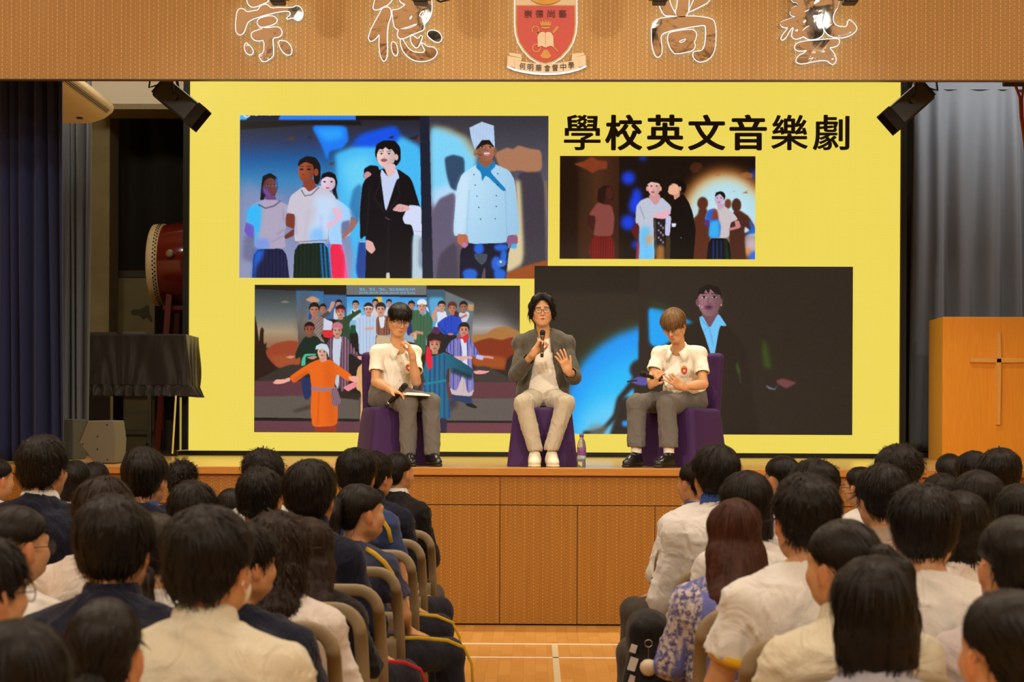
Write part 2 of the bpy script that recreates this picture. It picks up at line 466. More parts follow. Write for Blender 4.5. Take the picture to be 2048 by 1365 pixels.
def letter(ox, oy, s, polys, label):
    root = empty('sign_letter', at(ox+90, oy+70, YH)); root['label'] = label; root['category'] = 'letter'; root['group'] = 'metal letters on the header'
    L = root.location
    fa, ha = MB(), MB()
    for outer, holes in polys:
        outer = chaikin(outer); holes = [chaikin(h) for h in holes]
        to = lambda y: (lambda a, b: at(ox+a/s, oy+b/s, y)-L)
        fa.poly(outer, holes, to(YH), (0, 0.010, 0))
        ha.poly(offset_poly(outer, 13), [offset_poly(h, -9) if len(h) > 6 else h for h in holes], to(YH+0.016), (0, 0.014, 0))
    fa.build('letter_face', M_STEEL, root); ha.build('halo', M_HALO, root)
K = 9.75
letter(450, 0, K, [
 ([(430,-120),(430,40),(480,110),(540,130),(640,110),(760,60),(830,20),(900,-120)], []),
 ([(300,170),(370,180),(420,240),(560,215),(650,200),(690,120),(760,90),(830,95),(895,165),(1050,150),(1330,155),(1380,115),(1450,130),(1500,190),(1515,260),(1490,350),(1430,395),(1370,370),(1320,330),(1190,370),(1270,300),(1280,235),(1230,205),(1130,205),(900,250),(700,310),(530,360),(440,420),(410,480),(370,600),(340,650),(280,675),(230,640),(210,560),(215,400),(235,250),(260,190)], []),
 ([(630,430),(650,380),(720,345),(850,315),(940,315),(1000,360),(1010,400),(970,450),(850,500),(760,520),(690,520),(640,480)], []),
 ([(515,680),(540,620),(720,570),(740,530),(780,550),(900,540),(1000,525),(1070,545),(1105,610),(1095,670),(1050,710),(920,730),(930,850),(940,1000),(930,1100),(740,1220),(650,1075),(760,1045),(770,770),(640,790),(570,775),(525,730)], []),
 ([(410,830),(450,870),(500,910),(540,980),(535,1040),(490,1065),(430,1040),(390,980),(380,890)], []),
 ([(1040,800),(1130,795),(1210,820),(1280,900),(1300,980),(1280,1050),(1220,1070),(1150,1030),(1080,940)], [])],
 'leftmost backlit steel calligraphy character on the oak header')
letter(720, 0, K, [
 ([(330,-120),(260,120),(260,170),(310,185),(420,150),(560,70),(640,-40),(650,-120)], []),
 ([(410,200),(470,140),(580,150),(600,220),(600,320),(540,460),(520,700),(530,1000),(510,1140),(470,1190),(430,1160),(390,1050),(375,850),(385,640),(300,750),(210,805),(170,760),(180,680),(240,530),(320,380),(400,240)], []),
 ([(620,200),(740,190),(860,120),(890,70),(830,60),(770,10),(760,-120),(1380,-120),(1400,100),(1390,250),(1340,370),(1240,470),(1250,520),(1230,580),(1170,600),(1000,670),(840,745),(780,750),(730,700),(740,640),(760,570),(680,540),(650,430),(640,300)],
  [[(960,390),(970,330),(1020,285),(1010,350)], [(1150,290),(1180,230),(1250,195),(1240,250),(1205,330),(1160,320)], [(760,568),(870,540),(990,490),(1120,455),(1110,480),(990,545),(870,565)]]),
 ([(610,850),(640,815),(690,840),(720,920),(735,1020),(700,1085),(660,1060),(625,980)], []),
 ([(785,765),(830,765),(880,860),(960,970),(1080,1035),(1300,1025),(1195,840),(1230,850),(1320,920),(1420,920),(1490,970),(1500,1040),(1440,1120),(1320,1180),(1170,1195),(1020,1160),(900,1070),(810,940)], []),
 ([(985,720),(1010,690),(1070,720),(1110,760),(1160,740),(1180,700),(1215,710),(1160,860),(1110,930),(1050,900),(1000,820)], []),
 ([(1320,630),(1380,590),(1470,600),(1560,650),(1595,740),(1560,810),(1480,815),(1390,760),(1320,690)], [])],
 'backlit steel calligraphy character on the header just left of the red crest')
letter(1280, 0, K, [
 ([(380,90),(560,-120),(580,60),(650,200),(720,320),(640,300),(490,300),(420,200)], []),
 ([(740,-120),(960,-120),(935,330),(720,340),(690,230),(730,120)], []),
 ([(960,200),(980,215),(1180,120),(1350,30),(1390,-120),(1110,-120),(1000,110)], []),
 ([(230,500),(300,400),(440,350),(720,320),(1000,315),(1200,330),(1390,365),(1450,420),(1480,600),(1470,880),(1440,1020),(1350,1150),(1200,1210),(1090,1170),(1030,1080),(1050,1010),(1200,1000),(1260,920),(1290,700),(1285,510),(1250,475),(900,530),(500,610),(400,690),(410,830),(430,950),(420,1050),(360,1115),(300,1080),(250,950),(230,750)], []),
 ([(540,720),(570,640),(700,610),(900,580),(1040,580),(1100,640),(1090,750),(1050,820),(1080,900),(1030,970),(960,1000),(700,1045),(640,1000),(560,870)], [[(750,800),(830,765),(910,745),(880,800),(800,845)]])],
 'backlit steel calligraphy character on the header just right of the red crest')
letter(1540, 0, K, [
 ([(400,-120),(1020,-120),(1350,-120),(1330,120),(1240,260),(1220,400),(1280,500),(1400,530),(1510,520),(1530,380),(1600,420),(1690,520),(1680,600),(1580,680),(1430,730),(1280,725),(1150,680),(1060,580),(1040,450),(1080,270),(1110,190),(1060,220),(1020,300),(1000,480),(1050,600),(1030,680),(950,740),(830,770),(740,760),(670,700),(600,730),(500,760),(430,710),(440,620),(470,520),(400,560),(330,700),(260,775),(220,760),(240,690),(370,530),(270,530),(210,480),(230,420),(400,370),(540,310),(440,310),(390,240),(440,150),(560,110),(540,30),(440,30)],
  [[(650,240),(720,190),(780,165),(740,220)], [(830,290),(940,290),(900,360),(840,350)], [(640,410),(690,380),(715,420),(660,455)], [(480,590),(550,560),(545,610),(500,610)], [(630,590),(720,510),(800,490),(720,530),(640,600)], [(850,100),(860,20),(960,-60),(1010,0)]]),
 ([(480,910),(530,840),(700,800),(900,790),(1200,760),(1350,760),(1350,840),(1300,900),(1140,920),(1250,1040),(1290,1150),(1270,1230),(1210,1250),(1110,1160),(900,1180),(640,1240),(530,1220),(510,1160),(560,1090),(700,1020),(720,970),(600,990),(510,970)], [[(890,1025),(970,950),(1030,1015)]])],
 'rightmost backlit steel calligraphy character on the oak header')

# ------------------------------------------------------------------ crest
M_CRED = plain('crest_red_enamel', rgb(196, 70, 56), 0.4, var=0.04)
M_CGOLD = plain('crest_gold_paint', rgb(206, 146, 66), 0.45)
M_CWHITE = plain('crest_ivory_paint', rgb(226, 206, 172), 0.5, var=0.03)
M_CYEL = plain('crest_yellow_paint', rgb(214, 158, 36), 0.45)
M_INK = plain('crest_dark_ink', rgb(104, 46, 32), 0.6)
M_INKG = plain('crest_grey_ink', rgb(92, 78, 62), 0.6)
root = empty('school_crest', at(1093, 75, YH)); tag(root, 'red shield crest with a white open book and ivory scroll on the oak header', 'crest')
CL = root.location
def cr(y): return lambda a, b: at(1010+a/9.1, a*0+b/9.1, y)-CL
def crest(name, polys, y, m, d=0.008):
    for p in polys: MB().poly(p, [], cr(y), (0, d, 0)).build(name, m, root)
def arc(cx, cy, rx, ry, a0, a1, n=16): return [(cx+rx*math.cos(a0+(a1-a0)*i/n), cy+ry*math.sin(a0+(a1-a0)*i/n)) for i in range(n+1)]
def band(pts, w):
    L = []; R = []
    for i, p in enumerate(pts):
        a = pts[max(0, i-1)]; b = pts[min(len(pts)-1, i+1)]; d = Vector((b[0]-a[0], b[1]-a[1])); d.normalize()
        L.append((p[0]-d.y*w/2, p[1]+d.x*w/2)); R.append((p[0]+d.y*w/2, p[1]-d.x*w/2))
    return L+R[::-1]
SH = [(205,90),(1275,90),(1280,430),(1262,600),(1215,760),(1130,900),(1010,1030),(880,1110),(740,1150),(600,1110),(470,1030),(350,900),(260,760),(215,600),(200,430)]
crest('backing', [offset_poly([(205,-300),(1275,-300)]+SH[2:], 26)], YH+0.020, M_CWHITE, 0.012)
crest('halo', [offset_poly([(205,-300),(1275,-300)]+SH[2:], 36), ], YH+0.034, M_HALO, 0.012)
crest('gold_border', [SH], YH+0.014, M_CGOLD, 0.006)
crest('shield', [offset_poly(SH, -18)], YH+0.009, M_CRED, 0.006)
crest('sunburst', [arc(740, -120, 320, 200, 0.0, PI, 20)], YH+0.010, M_CYEL, 0.006)
crest('crown', [[(650,470),(625,375),(665,420),(680,365),(715,415),(740,360),(765,415),(800,365),(820,420),(855,375),(830,470)], [(655,485),(825,485),(810,515),(740,528),(670,515)]], YH+0.004, M_CGOLD)
crest('open_book', [[(735,600),(700,580),(660,585),(625,605),(590,665),(600,860),(640,835),(690,845),(735,870)], [(741,600),(775,580),(815,585),(850,605),(880,665),(885,860),(840,835),(790,845),(741,870)]], YH+0.002, M_CWHITE)
crest('emblem_line', [band(arc(555, 545, 62, 68, PI*0.75, PI*2.35), 20), band([(600,560),(600,600),(575,640)], 18), band([(870,600),(920,540),(965,485)], 46), band([(880,850),(965,940)], 22),
   band(arc(575, 875, 70, 70, 0, 2*PI, 28), 20), [(710,905),(770,905),(845,1020),(800,1060),(740,1068),(680,1060),(640,1020)]], YH+0.004, M_CGOLD)
SCR = [(175,1085),(300,1115),(520,1150),(740,1160),(960,1150),(1180,1115),(1355,1075),(1345,1240),(1180,1290),(960,1320),(740,1325),(520,1312),(320,1280),(180,1250)]
crest('scroll', [SCR], YH+0.002, M_CWHITE, 0.010)
crest('scroll_end', [[(45,1015),(300,1060),(300,1110),(178,1085),(180,1235),(40,1190)], [(1470,1000),(1215,1055),(1215,1105),(1352,1075),(1345,1225),(1475,1180)], [(70,960),(290,985),(310,1060),(90,1010)], [(1440,960),(1225,975),(1215,1055),(1440,1000)]], YH+0.012, M_CWHITE)
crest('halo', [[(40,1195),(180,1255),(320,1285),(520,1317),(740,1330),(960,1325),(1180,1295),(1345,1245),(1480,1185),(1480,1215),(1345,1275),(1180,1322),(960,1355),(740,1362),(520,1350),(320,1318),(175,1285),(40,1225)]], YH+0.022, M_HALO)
def crest_text(ch, cx, cy, w, h, m, y):
    a = cr(y)(cx-w/2, cy+h/2); b = cr(y)(cx+w/2, cy-h/2)
    return fit_text(ch, a.x, b.x, a.z, b.z, a.y, 0.006, 0.004)
for ch, cx in zip('崇德尚藝', (420, 625, 840, 1050)): MB().add(*crest_text(ch, cx, 250, 140, 140, M_INK, YH+0.008)).build('shield_lettering', M_INK, root)
for ch, cx, cy in zip('何明華會督中學', (318, 462, 612, 768, 912, 1060, 1203), (1205, 1225, 1238, 1242, 1232, 1216, 1190)): MB().add(*crest_text(ch, cx, cy, 108, 122, M_INKG, YH+0.001)).build('scroll_lettering', M_INKG, root)
# ================================================================== STAGE FURNITURE
# ------------------------------------------------------------------ lamps hung above the header and below it
M_LENS = emit('lamp_lens_glow', rgb(255, 246, 225), 14)
def wash_lamp(px, kind, label):
    Y = 11.35; c = at(px, 8, Y); o = empty('stage_lamp', (c.x, Y, c.z)); tag(o, label, 'stage lamp', 'lamps hanging in front of the header')
    b = MB().box((0, 0, 0.16), (0.15, 0.16, 0.24)).box((0, 0, 0.02), (0.10, 0.12, 0.04))
    b.build('housing', M_BLACK, o, bevel=0.012)
    y = MB().tube([(-0.10, 0, 0.14), (-0.10, 0, 0.36), (0.10, 0, 0.36), (0.10, 0, 0.14)], 0.010, 8).tube([(0, 0, 0.36), (0, 0, 7.6-c.z)], 0.012, 8); y.build('yoke', M_BLACKM, o)
    R = Matrix.Rotation(-PI/2, 3, 'X')
    MB().lathe([(0.001, 0), (0.055, 0.0), (0.055, 0.012), (0.001, 0.014)], (0, 0.082, 0.17), 20, R).build('lens', M_LENS, o)
    if kind: MB().tube([(0.06, -0.02, 0.06), (0.14, -0.02, 0.01), (0.22, -0.02, 0.03), (0.30, -0.02, 0.16)], 0.007, 8).build('cable', M_BLACKM, o)
wash_lamp(556, 0, 'small black stage lamp hanging over the leftmost steel character')
wash_lamp(841, 1, 'small black stage lamp with a looped cable hanging left of the crest')
wash_lamp(1319, 0, 'small black stage lamp hanging right of the crest')
wash_lamp(1700, 0, 'small black stage lamp hanging over the rightmost steel character')

def box_spot(px0, py0, px1, py1, Y, sgn, label):
    """black rectangular profile lantern hung under the header, pointing down towards mid stage"""
    a = at(px0, py0, Y); b = at(px1, py1, Y); c = (a+b)/2; d = b-a; L = d.length; d.normalize()
    o = empty('stage_spotlight', c); tag(o, label, 'spotlight', 'black lanterns under the header')
    n = Vector((0, 1, 0)); w = d.cross(n)
    R = Matrix((w, n, d)).transposed().to_3x3()           # local z along the lantern
    m = MB().box((0, 0, 0), (0.185, 0.20, L*0.84), R)
    m.build('housing', M_BLACK, o, bevel=0.022, seg=3)
    h = MB(); z0, z1 = L*0.40, L*0.58
    for sx, sy, wx, wy in ((0, 1, 0.19, 0.008), (0, -1, 0.19, 0.008), (1, 0, 0.008, 0.20), (-1, 0, 0.008, 0.20)):
        h.box(R @ Vector((sx*0.094, sy*0.10, (z0+z1)/2)), (wx, wy, z1-z0), R)
    h.build('hood', M_BLACKM, o)
    MB().box(R @ Vector((0, 0, L*0.425)), (0.16, 0.16, 0.01), R).build('lens', plain('dark_lens_glass', rgb(30, 26, 22), 0.08, spec=0.8), o)
    cap = MB()
    for k in (-1, 0, 1): cap.box(R @ Vector((0, k*0.055, -L*0.43)), (0.15, 0.012, 0.035), R)
    cap.build('cooling_fins', M_BLACKM, o)
    y = MB(); top = Vector((sgn*0.02, 0, 0.36))
    for s in (-1, 1):
        y.tube([Vector((0, s*0.11, 0)), Vector((-sgn*0.03, s*0.11, 0.17)), Vector((-sgn*0.05, s*0.03, 0.24))], 0.011, 8)
    y.tube([(-sgn*0.05, -0.04, 0.24), (-sgn*0.05, 0.04, 0.24)], 0.012, 8).tube([(-sgn*0.05, 0, 0.24), (-sgn*0.05, 0, 7.6-c.z)], 0.014, 8)
    y.build('yoke', M_BLACKM, o)
    MB().lathe([(0.001, 0), (0.022, 0), (0.022, 0.03), (0.001, 0.03)], (0, -0.13, 0.01), 14, Matrix.Rotation(-PI/2, 3, 'X')).build('clamp_knob', M_BLACK, o)
    cb = at(px0, py0, Y)-c
    MB().tube([cb, cb+Vector((-sgn*0.07, 0, -0.02)), cb+Vector((-sgn*0.06, 0.02, 0.12)), cb+Vector((sgn*0.05, 0.02, 0.2)), cb+Vector((sgn*0.05, 0.02, 0.55))], 0.008, 8).build('cable', M_BLACKM, o)
box_spot(316, 170, 396, 236, 12.55, 1, 'black lantern under the header above the left edge of the LED wall')
box_spot(1857, 176, 1781, 243, 12.55, -1, 'black lantern under the header above the right edge of the LED wall')

# ------------------------------------------------------------------ ceiling air conditioner
M_AC = plain('aircon_plastic', rgb(216, 196, 158), 0.45, var=0.03, scale=5)
Ya, Yb = 12.95, 14.6
pr = [(90, 247), (150, 248), (184, 247), (210, 238), (226, 226), (230, 217), (224, 205), (205, 190), (90, 190)]
c = at(150, 220, (Ya+Yb)/2); o = empty('air_conditioner', c); tag(o, 'cream ceiling air conditioner beside the navy curtain', 'air conditioner')
P3 = [at(px, py, Yb) for px, py in pr]
m = MB(); n = len(P3)
m.add([(p.x-c.x, Ya-c.y, p.z-c.z) for p in P3]+[(p.x-c.x, Yb-c.y, p.z-c.z) for p in P3], [tuple(range(n)), tuple(range(2*n-1, n-1, -1))]+[(i, (i+1) % n, (i+1) % n+n, i+n) for i in range(n)])
m.build('casing', M_AC, o, bevel=0.02, seg=3)
e = at(229, 221, Yb); f = at(215, 234, Yb); dd = (e-f).normalized(); nn = Vector((dd.z, 0, -dd.x))
m = MB(); q0 = f-c+nn*0.004+dd*0.01
R = Matrix((dd, Vector((0, 1, 0)), nn)).transposed().to_3x3()
ctr = (e+f)/2-c+nn*0.002; ctr.y = (Ya+Yb)/2-c.y
m.box(ctr, (0.045, (Yb-Ya)*0.86, 0.012), R); m.build('air_outlet', plain('dark_louver', rgb(40, 36, 30), 0.6), o)
m = MB()
for k in range(3): m.box(ctr+dd*(k-1)*0.015+nn*0.006, (0.004, (Yb-Ya)*0.86, 0.008), R)
m.build('louver', M_AC, o)
bz = at(178, 248, Yb).z-c.z
MB().box((at(177, 246, Yb).x-c.x, Yb-0.28-c.y, bz-0.002), (0.05, 0.06, 0.006)).build('logo_plate', plain('dark_plate', rgb(60, 48, 30), 0.5), o)

# ------------------------------------------------------------------ draped upright piano
M_PIANO = plain('black_piano_lacquer', rgb(14, 12, 11), 0.08, var=0.05, spec=0.7, coat=0.6)
YP = 16.0
def floor_y(Y): return AXY+(CAMZ-ZS)*FPX/Y
px0, px1 = 100, 371
A = at(px0, 668, YP); B = at(px1, 668, YP); zt = A.z; zc = at(250, 790, YP).z
o = empty('piano', ((A.x+B.x)/2, YP+0.3, ZS)); tag(o, 'upright piano with black legs under a black frilled cloth', 'piano')
cx = o.location.x; wd = B.x-A.x
MB().box((0, 0.02, zt-ZS-0.32), (wd-0.08, 0.52, 0.58)).build('case', M_PIANO, o)
for s in (-1, 1):
    lm = MB(); x = s*(wd/2-0.16)
    lm.box((x, -0.16, 0.36), (0.17, 0.10, 0.70)).box((x, -0.06, 0.03), (0.18, 0.5, 0.06)); lm.build('leg', M_PIANO, o, bevel=0.008)
    MB().lathe([(0.001, -0.02), (0.03, -0.02), (0.03, 0.02), (0.001, 0.02)], (x, -0.26, 0.03), 14, Matrix.Rotation(PI/2, 3, 'Y')).build('caster', plain('brass', rgb(190, 130, 60), 0.3, 1.0), o)
# the cloth: top sheet, hanging front and sides, gathered frill
M_CLOTH = fabric('black_satin_cloth', rgb(34, 29, 26), 0.55, 0.5, 500, 0.2, 5.0, (1, 1, 0.35))
rnd = random.Random(4)
ctl = tag(empty('piano_cloth', (cx, YP+0.3, ZS)), 'black gathered cloth with a frilled hem draped over the piano', 'cloth')
x0, x1, y0, y1 = -wd/2-0.0, wd/2+0.0, -0.32, 0.34
path = [(x0, y1), (x0, y0), (x1, y0), (x1, y1)]
pts = []
for (a, b) in zip(path[:-1], path[1:]):
    L = math.hypot(b[0]-a[0], b[1]-a[1]); n = max(4, int(L/0.010))
    for i in range(n): pts.append((a[0]+(b[0]-a[0])*i/n, a[1]+(b[1]-a[1])*i/n, -(b[1]-a[1])/L*-1, -(b[0]-a[0])/L))
NZ = 26; V = []; F = []; ztl, zbl = zt-ZS, zc-ZS
for j in range(NZ+1):
    h = j/NZ
    for i, (x, y, nx, ny) in enumerate(pts):
        s = i*0.010
        bow = 0.5+0.5*math.sin(s*7+0.4*math.sin(s*3))
        a = 0.018*h**0.7*(math.sin(s*26+2.2*math.sin(s*5+h*2))+0.6*math.sin(s*47+h*5*math.sin(s*9)))+0.03*h*bow
        V.append((x+nx*a, y+ny*a, ztl-0.012*(1-math.cos(min(1, h*12)*PI/2))-(ztl-zbl-0.10)*h))
n = len(pts)
for j in range(NZ):
    for i in range(n-1): F.append((j*n+i, j*n+i+1, (j+1)*n+i+1, (j+1)*n+i))
c1 = np_mesh('hanging_cloth', V, F, M_CLOTH, ctl); s = c1.modifiers.new('t', 'SOLIDIFY'); s.thickness = 0.006
V2 = []; F2 = []
for j in range(9):
    h = j/8
    for i, (x, y, nx, ny) in enumerate(pts):
        s = i*0.010; b = V[NZ*n+i]
        a = 0.045*h*math.sin(s*58+1.5*math.sin(s*4))+0.03*h
        V2.append((b[0]+nx*a+0.012*h*math.cos(s*58), b[1]+ny*a, b[2]+0.012-0.115*h))
for j in range(8):
    for i in range(n-1): F2.append((j*n+i, j*n+i+1, (j+1)*n+i+1, (j+1)*n+i))
c2 = np_mesh('frill', V2, F2, M_CLOTH, ctl); s = c2.modifiers.new('t', 'SOLIDIFY'); s.thickness = 0.004
MB().box((0, 0.01, ztl-0.006), (wd, 0.66, 0.014)).build('top_cloth', M_CLOTH, ctl, bevel=0.006)
# things lying on the piano
bx = at(205, 664, YP+0.2)
ob = MB().box((0, 0, 0.015), (0.34, 0.24, 0.03)).build('folder', plain('dark_red_card', rgb(66, 44, 36), 0.6)); ob.location = (bx.x-0.04, YP+0.35, zt+0.002); tag(ob, 'flat dark folder lying on the draped piano', 'folder')
ob = MB().box((0, 0, 0.02), (0.24, 0.2, 0.04)).build('book', plain('grey_card', rgb(84, 80, 68), 0.6)); ob.location = (at(232, 664, YP).x+0.12, YP+0.36, zt+0.002); tag(ob, 'grey book lying on the draped piano', 'book')

# ------------------------------------------------------------------ red drum on its stand (behind the LED wall's plane)
YD = 18.0; c = at(378, 531, YD); rd = (at(378, 447, YD).z-at(378, 617, YD).z)/2
o = empty('drum', (c.x, YD, c.z)); tag(o, 'big red barrel drum with a cream skin partly behind the LED wall', 'drum')
tl = at(309, 531, YD).x-c.x
R = Matrix.Rotation(PI/2, 3, 'Y')      # local z -> +x
prof = [(rd*0.90, tl+0.02)]
for i in range(13):
    t = i/12; prof.append((rd*(0.93+0.10*math.sin(PI*t)), tl+0.10+t*0.80))
prof.append((rd*0.9, tl+0.98))
M_DRUM = plain('red_drum_lacquer', rgb(112, 30, 20), 0.15, var=0.12, scale=6, coat=0.5)
MB().lathe(prof, (0, 0, 0), 48, R).build('shell', M_DRUM, o, smooth=True)
M_SKIN = plain('drum_skin', rgb(226, 204, 158), 0.6)
for k, s in ((0, tl), (1, tl+1.0)):
    sg = 1 if k == 0 else -1
    MB().lathe([(0.001, s), (rd*0.90, s), (rd*0.95, s+sg*0.012), (rd*0.965, s+sg*0.05), (rd*0.97, s+sg*0.125), (rd*0.93, s+sg*0.13)], (0, 0, 0), 48, R).build('drum_skin', M_SKIN, o, smooth=True)
tk = MB()
for i in range(64):
    for row in (0.085, 0.108):
        a = 2*PI*(i+(0.5 if row > 0.1 else 0))/64
        tk.lathe([(0.001, 0.0), (0.010, 0.0), (0.006, 0.008), (0.001, 0.010)], (tl+row, rd*0.97*math.cos(a), rd*0.97*math.sin(a)), 6, Vector((0, math.cos(a), math.sin(a))).to_track_quat('Z', 'Y').to_matrix())
st = tk.build('tack', M_BLACKM, o); st['kind'] = 'stuff'
MB().lathe([(0.001, 0), (0.045, 0), (0.045, 0.012), (0.03, 0.02), (0.001, 0.022)], (at(360, 517, YD).x-c.x, -rd*1.02, at(360, 517, YD).z-c.z), 20, Matrix.Rotation(PI/2, 3, 'X')).build('ring_plate', plain('steel_plate', rgb(190, 180, 160), 0.3, 0.9), o)
o2 = empty('drum_stand', (c.x, YD, ZS)); tag(o2, 'dark red wooden stand with legs holding up the drum', 'drum stand')
M_RW = plain('dark_red_wood', rgb(104, 26, 18), 0.35, var=0.12, scale=12)
zb = c.z-rd*1.0-ZS
for s in (-1, 1):
    for yy in (-0.30, 0.30):
        xx = -0.22*1 if s < 0 else 0.34
        lm = MB(); top = Vector((xx+(0.06 if s < 0 else 0), yy*0.9, zb+0.13)); bot = Vector((xx-0.06 if s < 0 else xx+0.06, yy, 0.02)); d = (top-bot)
        lm.box((top+bot)/2, (0.085, 0.07, d.length), d.to_track_quat('Z', 'Y').to_matrix()); lm.build('leg', M_RW, o2, bevel=0.008)
for yy in (-0.30, 0.30): MB().box((0.06, yy, 0.30), (0.72, 0.05, 0.11)).build('stretcher', M_RW, o2, bevel=0.006)
MB().box((0.06, 0, zb-0.02), (0.60, 0.5, 0.05)).build('cradle', M_RW, o2, bevel=0.006)

# framed calligraphy board leaning on the back wall
c = at(265, 615, 19.3); o = empty('calligraphy_board', (c.x, 19.3, c.z)); tag(o, 'cream board with a brush character beside the drum', 'board')
w = at(312, 600, 19.3).x-at(222, 600, 19.3).x
MB().box((0, 0, (ZS-c.z+0.375)/2), (w, 0.03, 0.375-(ZS-c.z))).build('panel', plain('aged_paper_board', rgb(122, 112, 78), 0.8, var=0.12, scale=4), o)
MB().poly(chaikin([(628, 455), (645, 445), (665, 450), (690, 440), (705, 425), (718, 430), (715, 455), (735, 500), (725, 510), (705, 480), (690, 498), (675, 480), (655, 470), (640, 475), (630, 465)]), [], lambda a, b: at(a/2.402, 433+b/2.402, 19.28)-c, (0, -.003, 0)).build('brush_lettering', plain('faded_ink', rgb(70, 64, 46), 0.8), o)
MB().box((0, -0.005, 0.40), (w+0.06, 0.05, 0.08)).build('frame', plain('dark_oak_frame', rgb(52, 48, 34), 0.6), o)
# back-stage clutter seen under the piano
M_ALU = plain('brushed_aluminium', rgb(150, 146, 132), 0.4, 0.7)
c = at(200, 800, 18.3); o = empty('flight_case', (c.x, 17.9, ZS)); tag(o, 'black flight case with a metal handle behind the piano', 'case')
MB().box((0, 0, 0.42), (0.62, 0.5, 0.84)).build('body', M_BLACK, o, bevel=0.01)
fr = MB()
for x in (-0.31, 0.31): fr.box((x, -0.25, 0.42), (0.03, 0.03, 0.86))
fr.box((0, -0.25, 0.84), (0.62, 0.03, 0.03)); fr.build('edge_trim', M_ALU, o)
hd = MB(); hd.box((-0.02, -0.262, 0.60), (0.16, 0.012, 0.17)); hd.tube([(-0.06, -0.275, 0.54), (-0.06, -0.30, 0.56), (-0.06, -0.30, 0.64), (-0.06, -0.275, 0.66)], 0.012, 8); hd.build('handle', M_ALU, o, bevel=0.004)
for s in (-1, 1): MB().lathe([(0.001, -0.02), (0.045, -0.02), (0.045, 0.02), (0.001, 0.02)], (s*0.24, -0.2, 0.045), 14, R).build('caster', M_BLACKM, o)
c = at(258, 850, 18.9); o = empty('trolley', (c.x, 19.0, ZS)); tag(o, 'grey metal frame trolley on casters behind the piano legs', 'trolley')
fr = MB()
for x in (-0.26, 0.22): fr.box((x, 0, 0.5), (0.045, 0.04, 0.9))
for z in (0.22, 0.46, 0.88): fr.box((-0.02, 0, z), (0.5, 0.035, 0.04))
fr.build('frame', M_ALU, o)
for s in (-0.24, 0.2): MB().lathe([(0.001, -0.015), (0.05, -0.015), (0.05, 0.015), (0.001, 0.015)], (s, 0, 0.05), 14, R).build('caster', M_BLACKM, o)
# pale strip painted as the yellow screen's reflection on the piano leg
a = at(352, 792, 15.9); b = at(345, 908, 15.9); d = a-b
o = MB().box((0, 0, 0), (0.007, 0.016, d.length), d.to_track_quat('Z', 'Y').to_matrix()).build('screen_reflection', plain('screen_reflection_yellow', rgb(240, 214, 120), 0.5)); o.location = (a+b)/2
tag(o, 'thin pale yellow strip standing in for the screen reflection on the piano leg', 'strip')

# ------------------------------------------------------------------ floor monitor wedge
YM = 12.62; M_MON = plain('grey_speaker_paint', rgb(96, 92, 80), 0.55, var=0.06, scale=60)
pf = [(229, 840), (230, 929), (206, 932), (166, 916), (158, 886), (177, 842)]
pf = [(176, 842), (226, 841), (231, 880), (228, 931), (190, 931), (158, 886)]
c = at(195, 930, YM); o = empty('stage_monitor', (c.x, YM, ZS)); tag(o, 'grey wedge floor monitor standing at the left of the stage', 'speaker')
P3 = [at(px, py, YM)-Vector((c.x, YM, ZS)) for px, py in pf]
for p in P3: p.z = max(p.z, 0.004)
m = MB(); n = len(P3)
m.add([(p.x, 0, p.z) for p in P3]+[(p.x-0.02, 0.42, p.z) for p in P3], [tuple(range(n)), tuple(range(2*n-1, n-1, -1))]+[(i, (i+1) % n, (i+1) % n+n, i+n) for i in range(n)])
m.build('cabinet', M_MON, o, bevel=0.008)
# the slanted grille side faces left
a, b = P3[0], P3[5]; d = (b-a); nrm = Vector((d.z, 0, -d.x)).normalized(); 
if nrm.x > 0: nrm = -nrm
R2 = Matrix((d.normalized(), Vector((0, 1, 0)), nrm)).transposed().to_3x3()
MB().box((a+b)/2+Vector((0, 0.21, 0))+nrm*0.004, (d.length*0.95, 0.40, 0.01), R2).build('grille', plain('dark_grille_mesh', rgb(52, 54, 48), 0.6, bump=0.5, scale=300), o)
sc = MB()
for px, py in ((214, 850), (195, 873), (195, 899), (215, 920), (166, 889)):
    q = at(px, py, YM)-Vector((c.x, YM, ZS)); sc.lathe([(0.001, 0), (0.006, 0), (0.006, 0.003), (0.001, 0.004)], (q.x, -0.001, q.z), 8, Matrix.Rotation(PI/2, 3, 'X'))
sc.build('screw', M_BLACKM, o)
# second cabinet further back at the left
px0, px1 = 128, 172
c = at(140, 900, 14.2); o = empty('speaker_cabinet', (c.x-0.25, 14.3, ZS)); tag(o, 'dark grey speaker cabinet behind the wedge monitor', 'speaker')
MB().box((0.0, 0, 0.18), (0.62, 0.4, 0.36)).build('cabinet', plain('charcoal_speaker_paint', rgb(58, 62, 60), 0.6), o, bevel=0.01)
MB().box((0, -0.203, 0.18), (0.54, 0.006, 0.30)).build('grille', plain('dark_grille_mesh', rgb(52, 54, 48), 0.6), o)

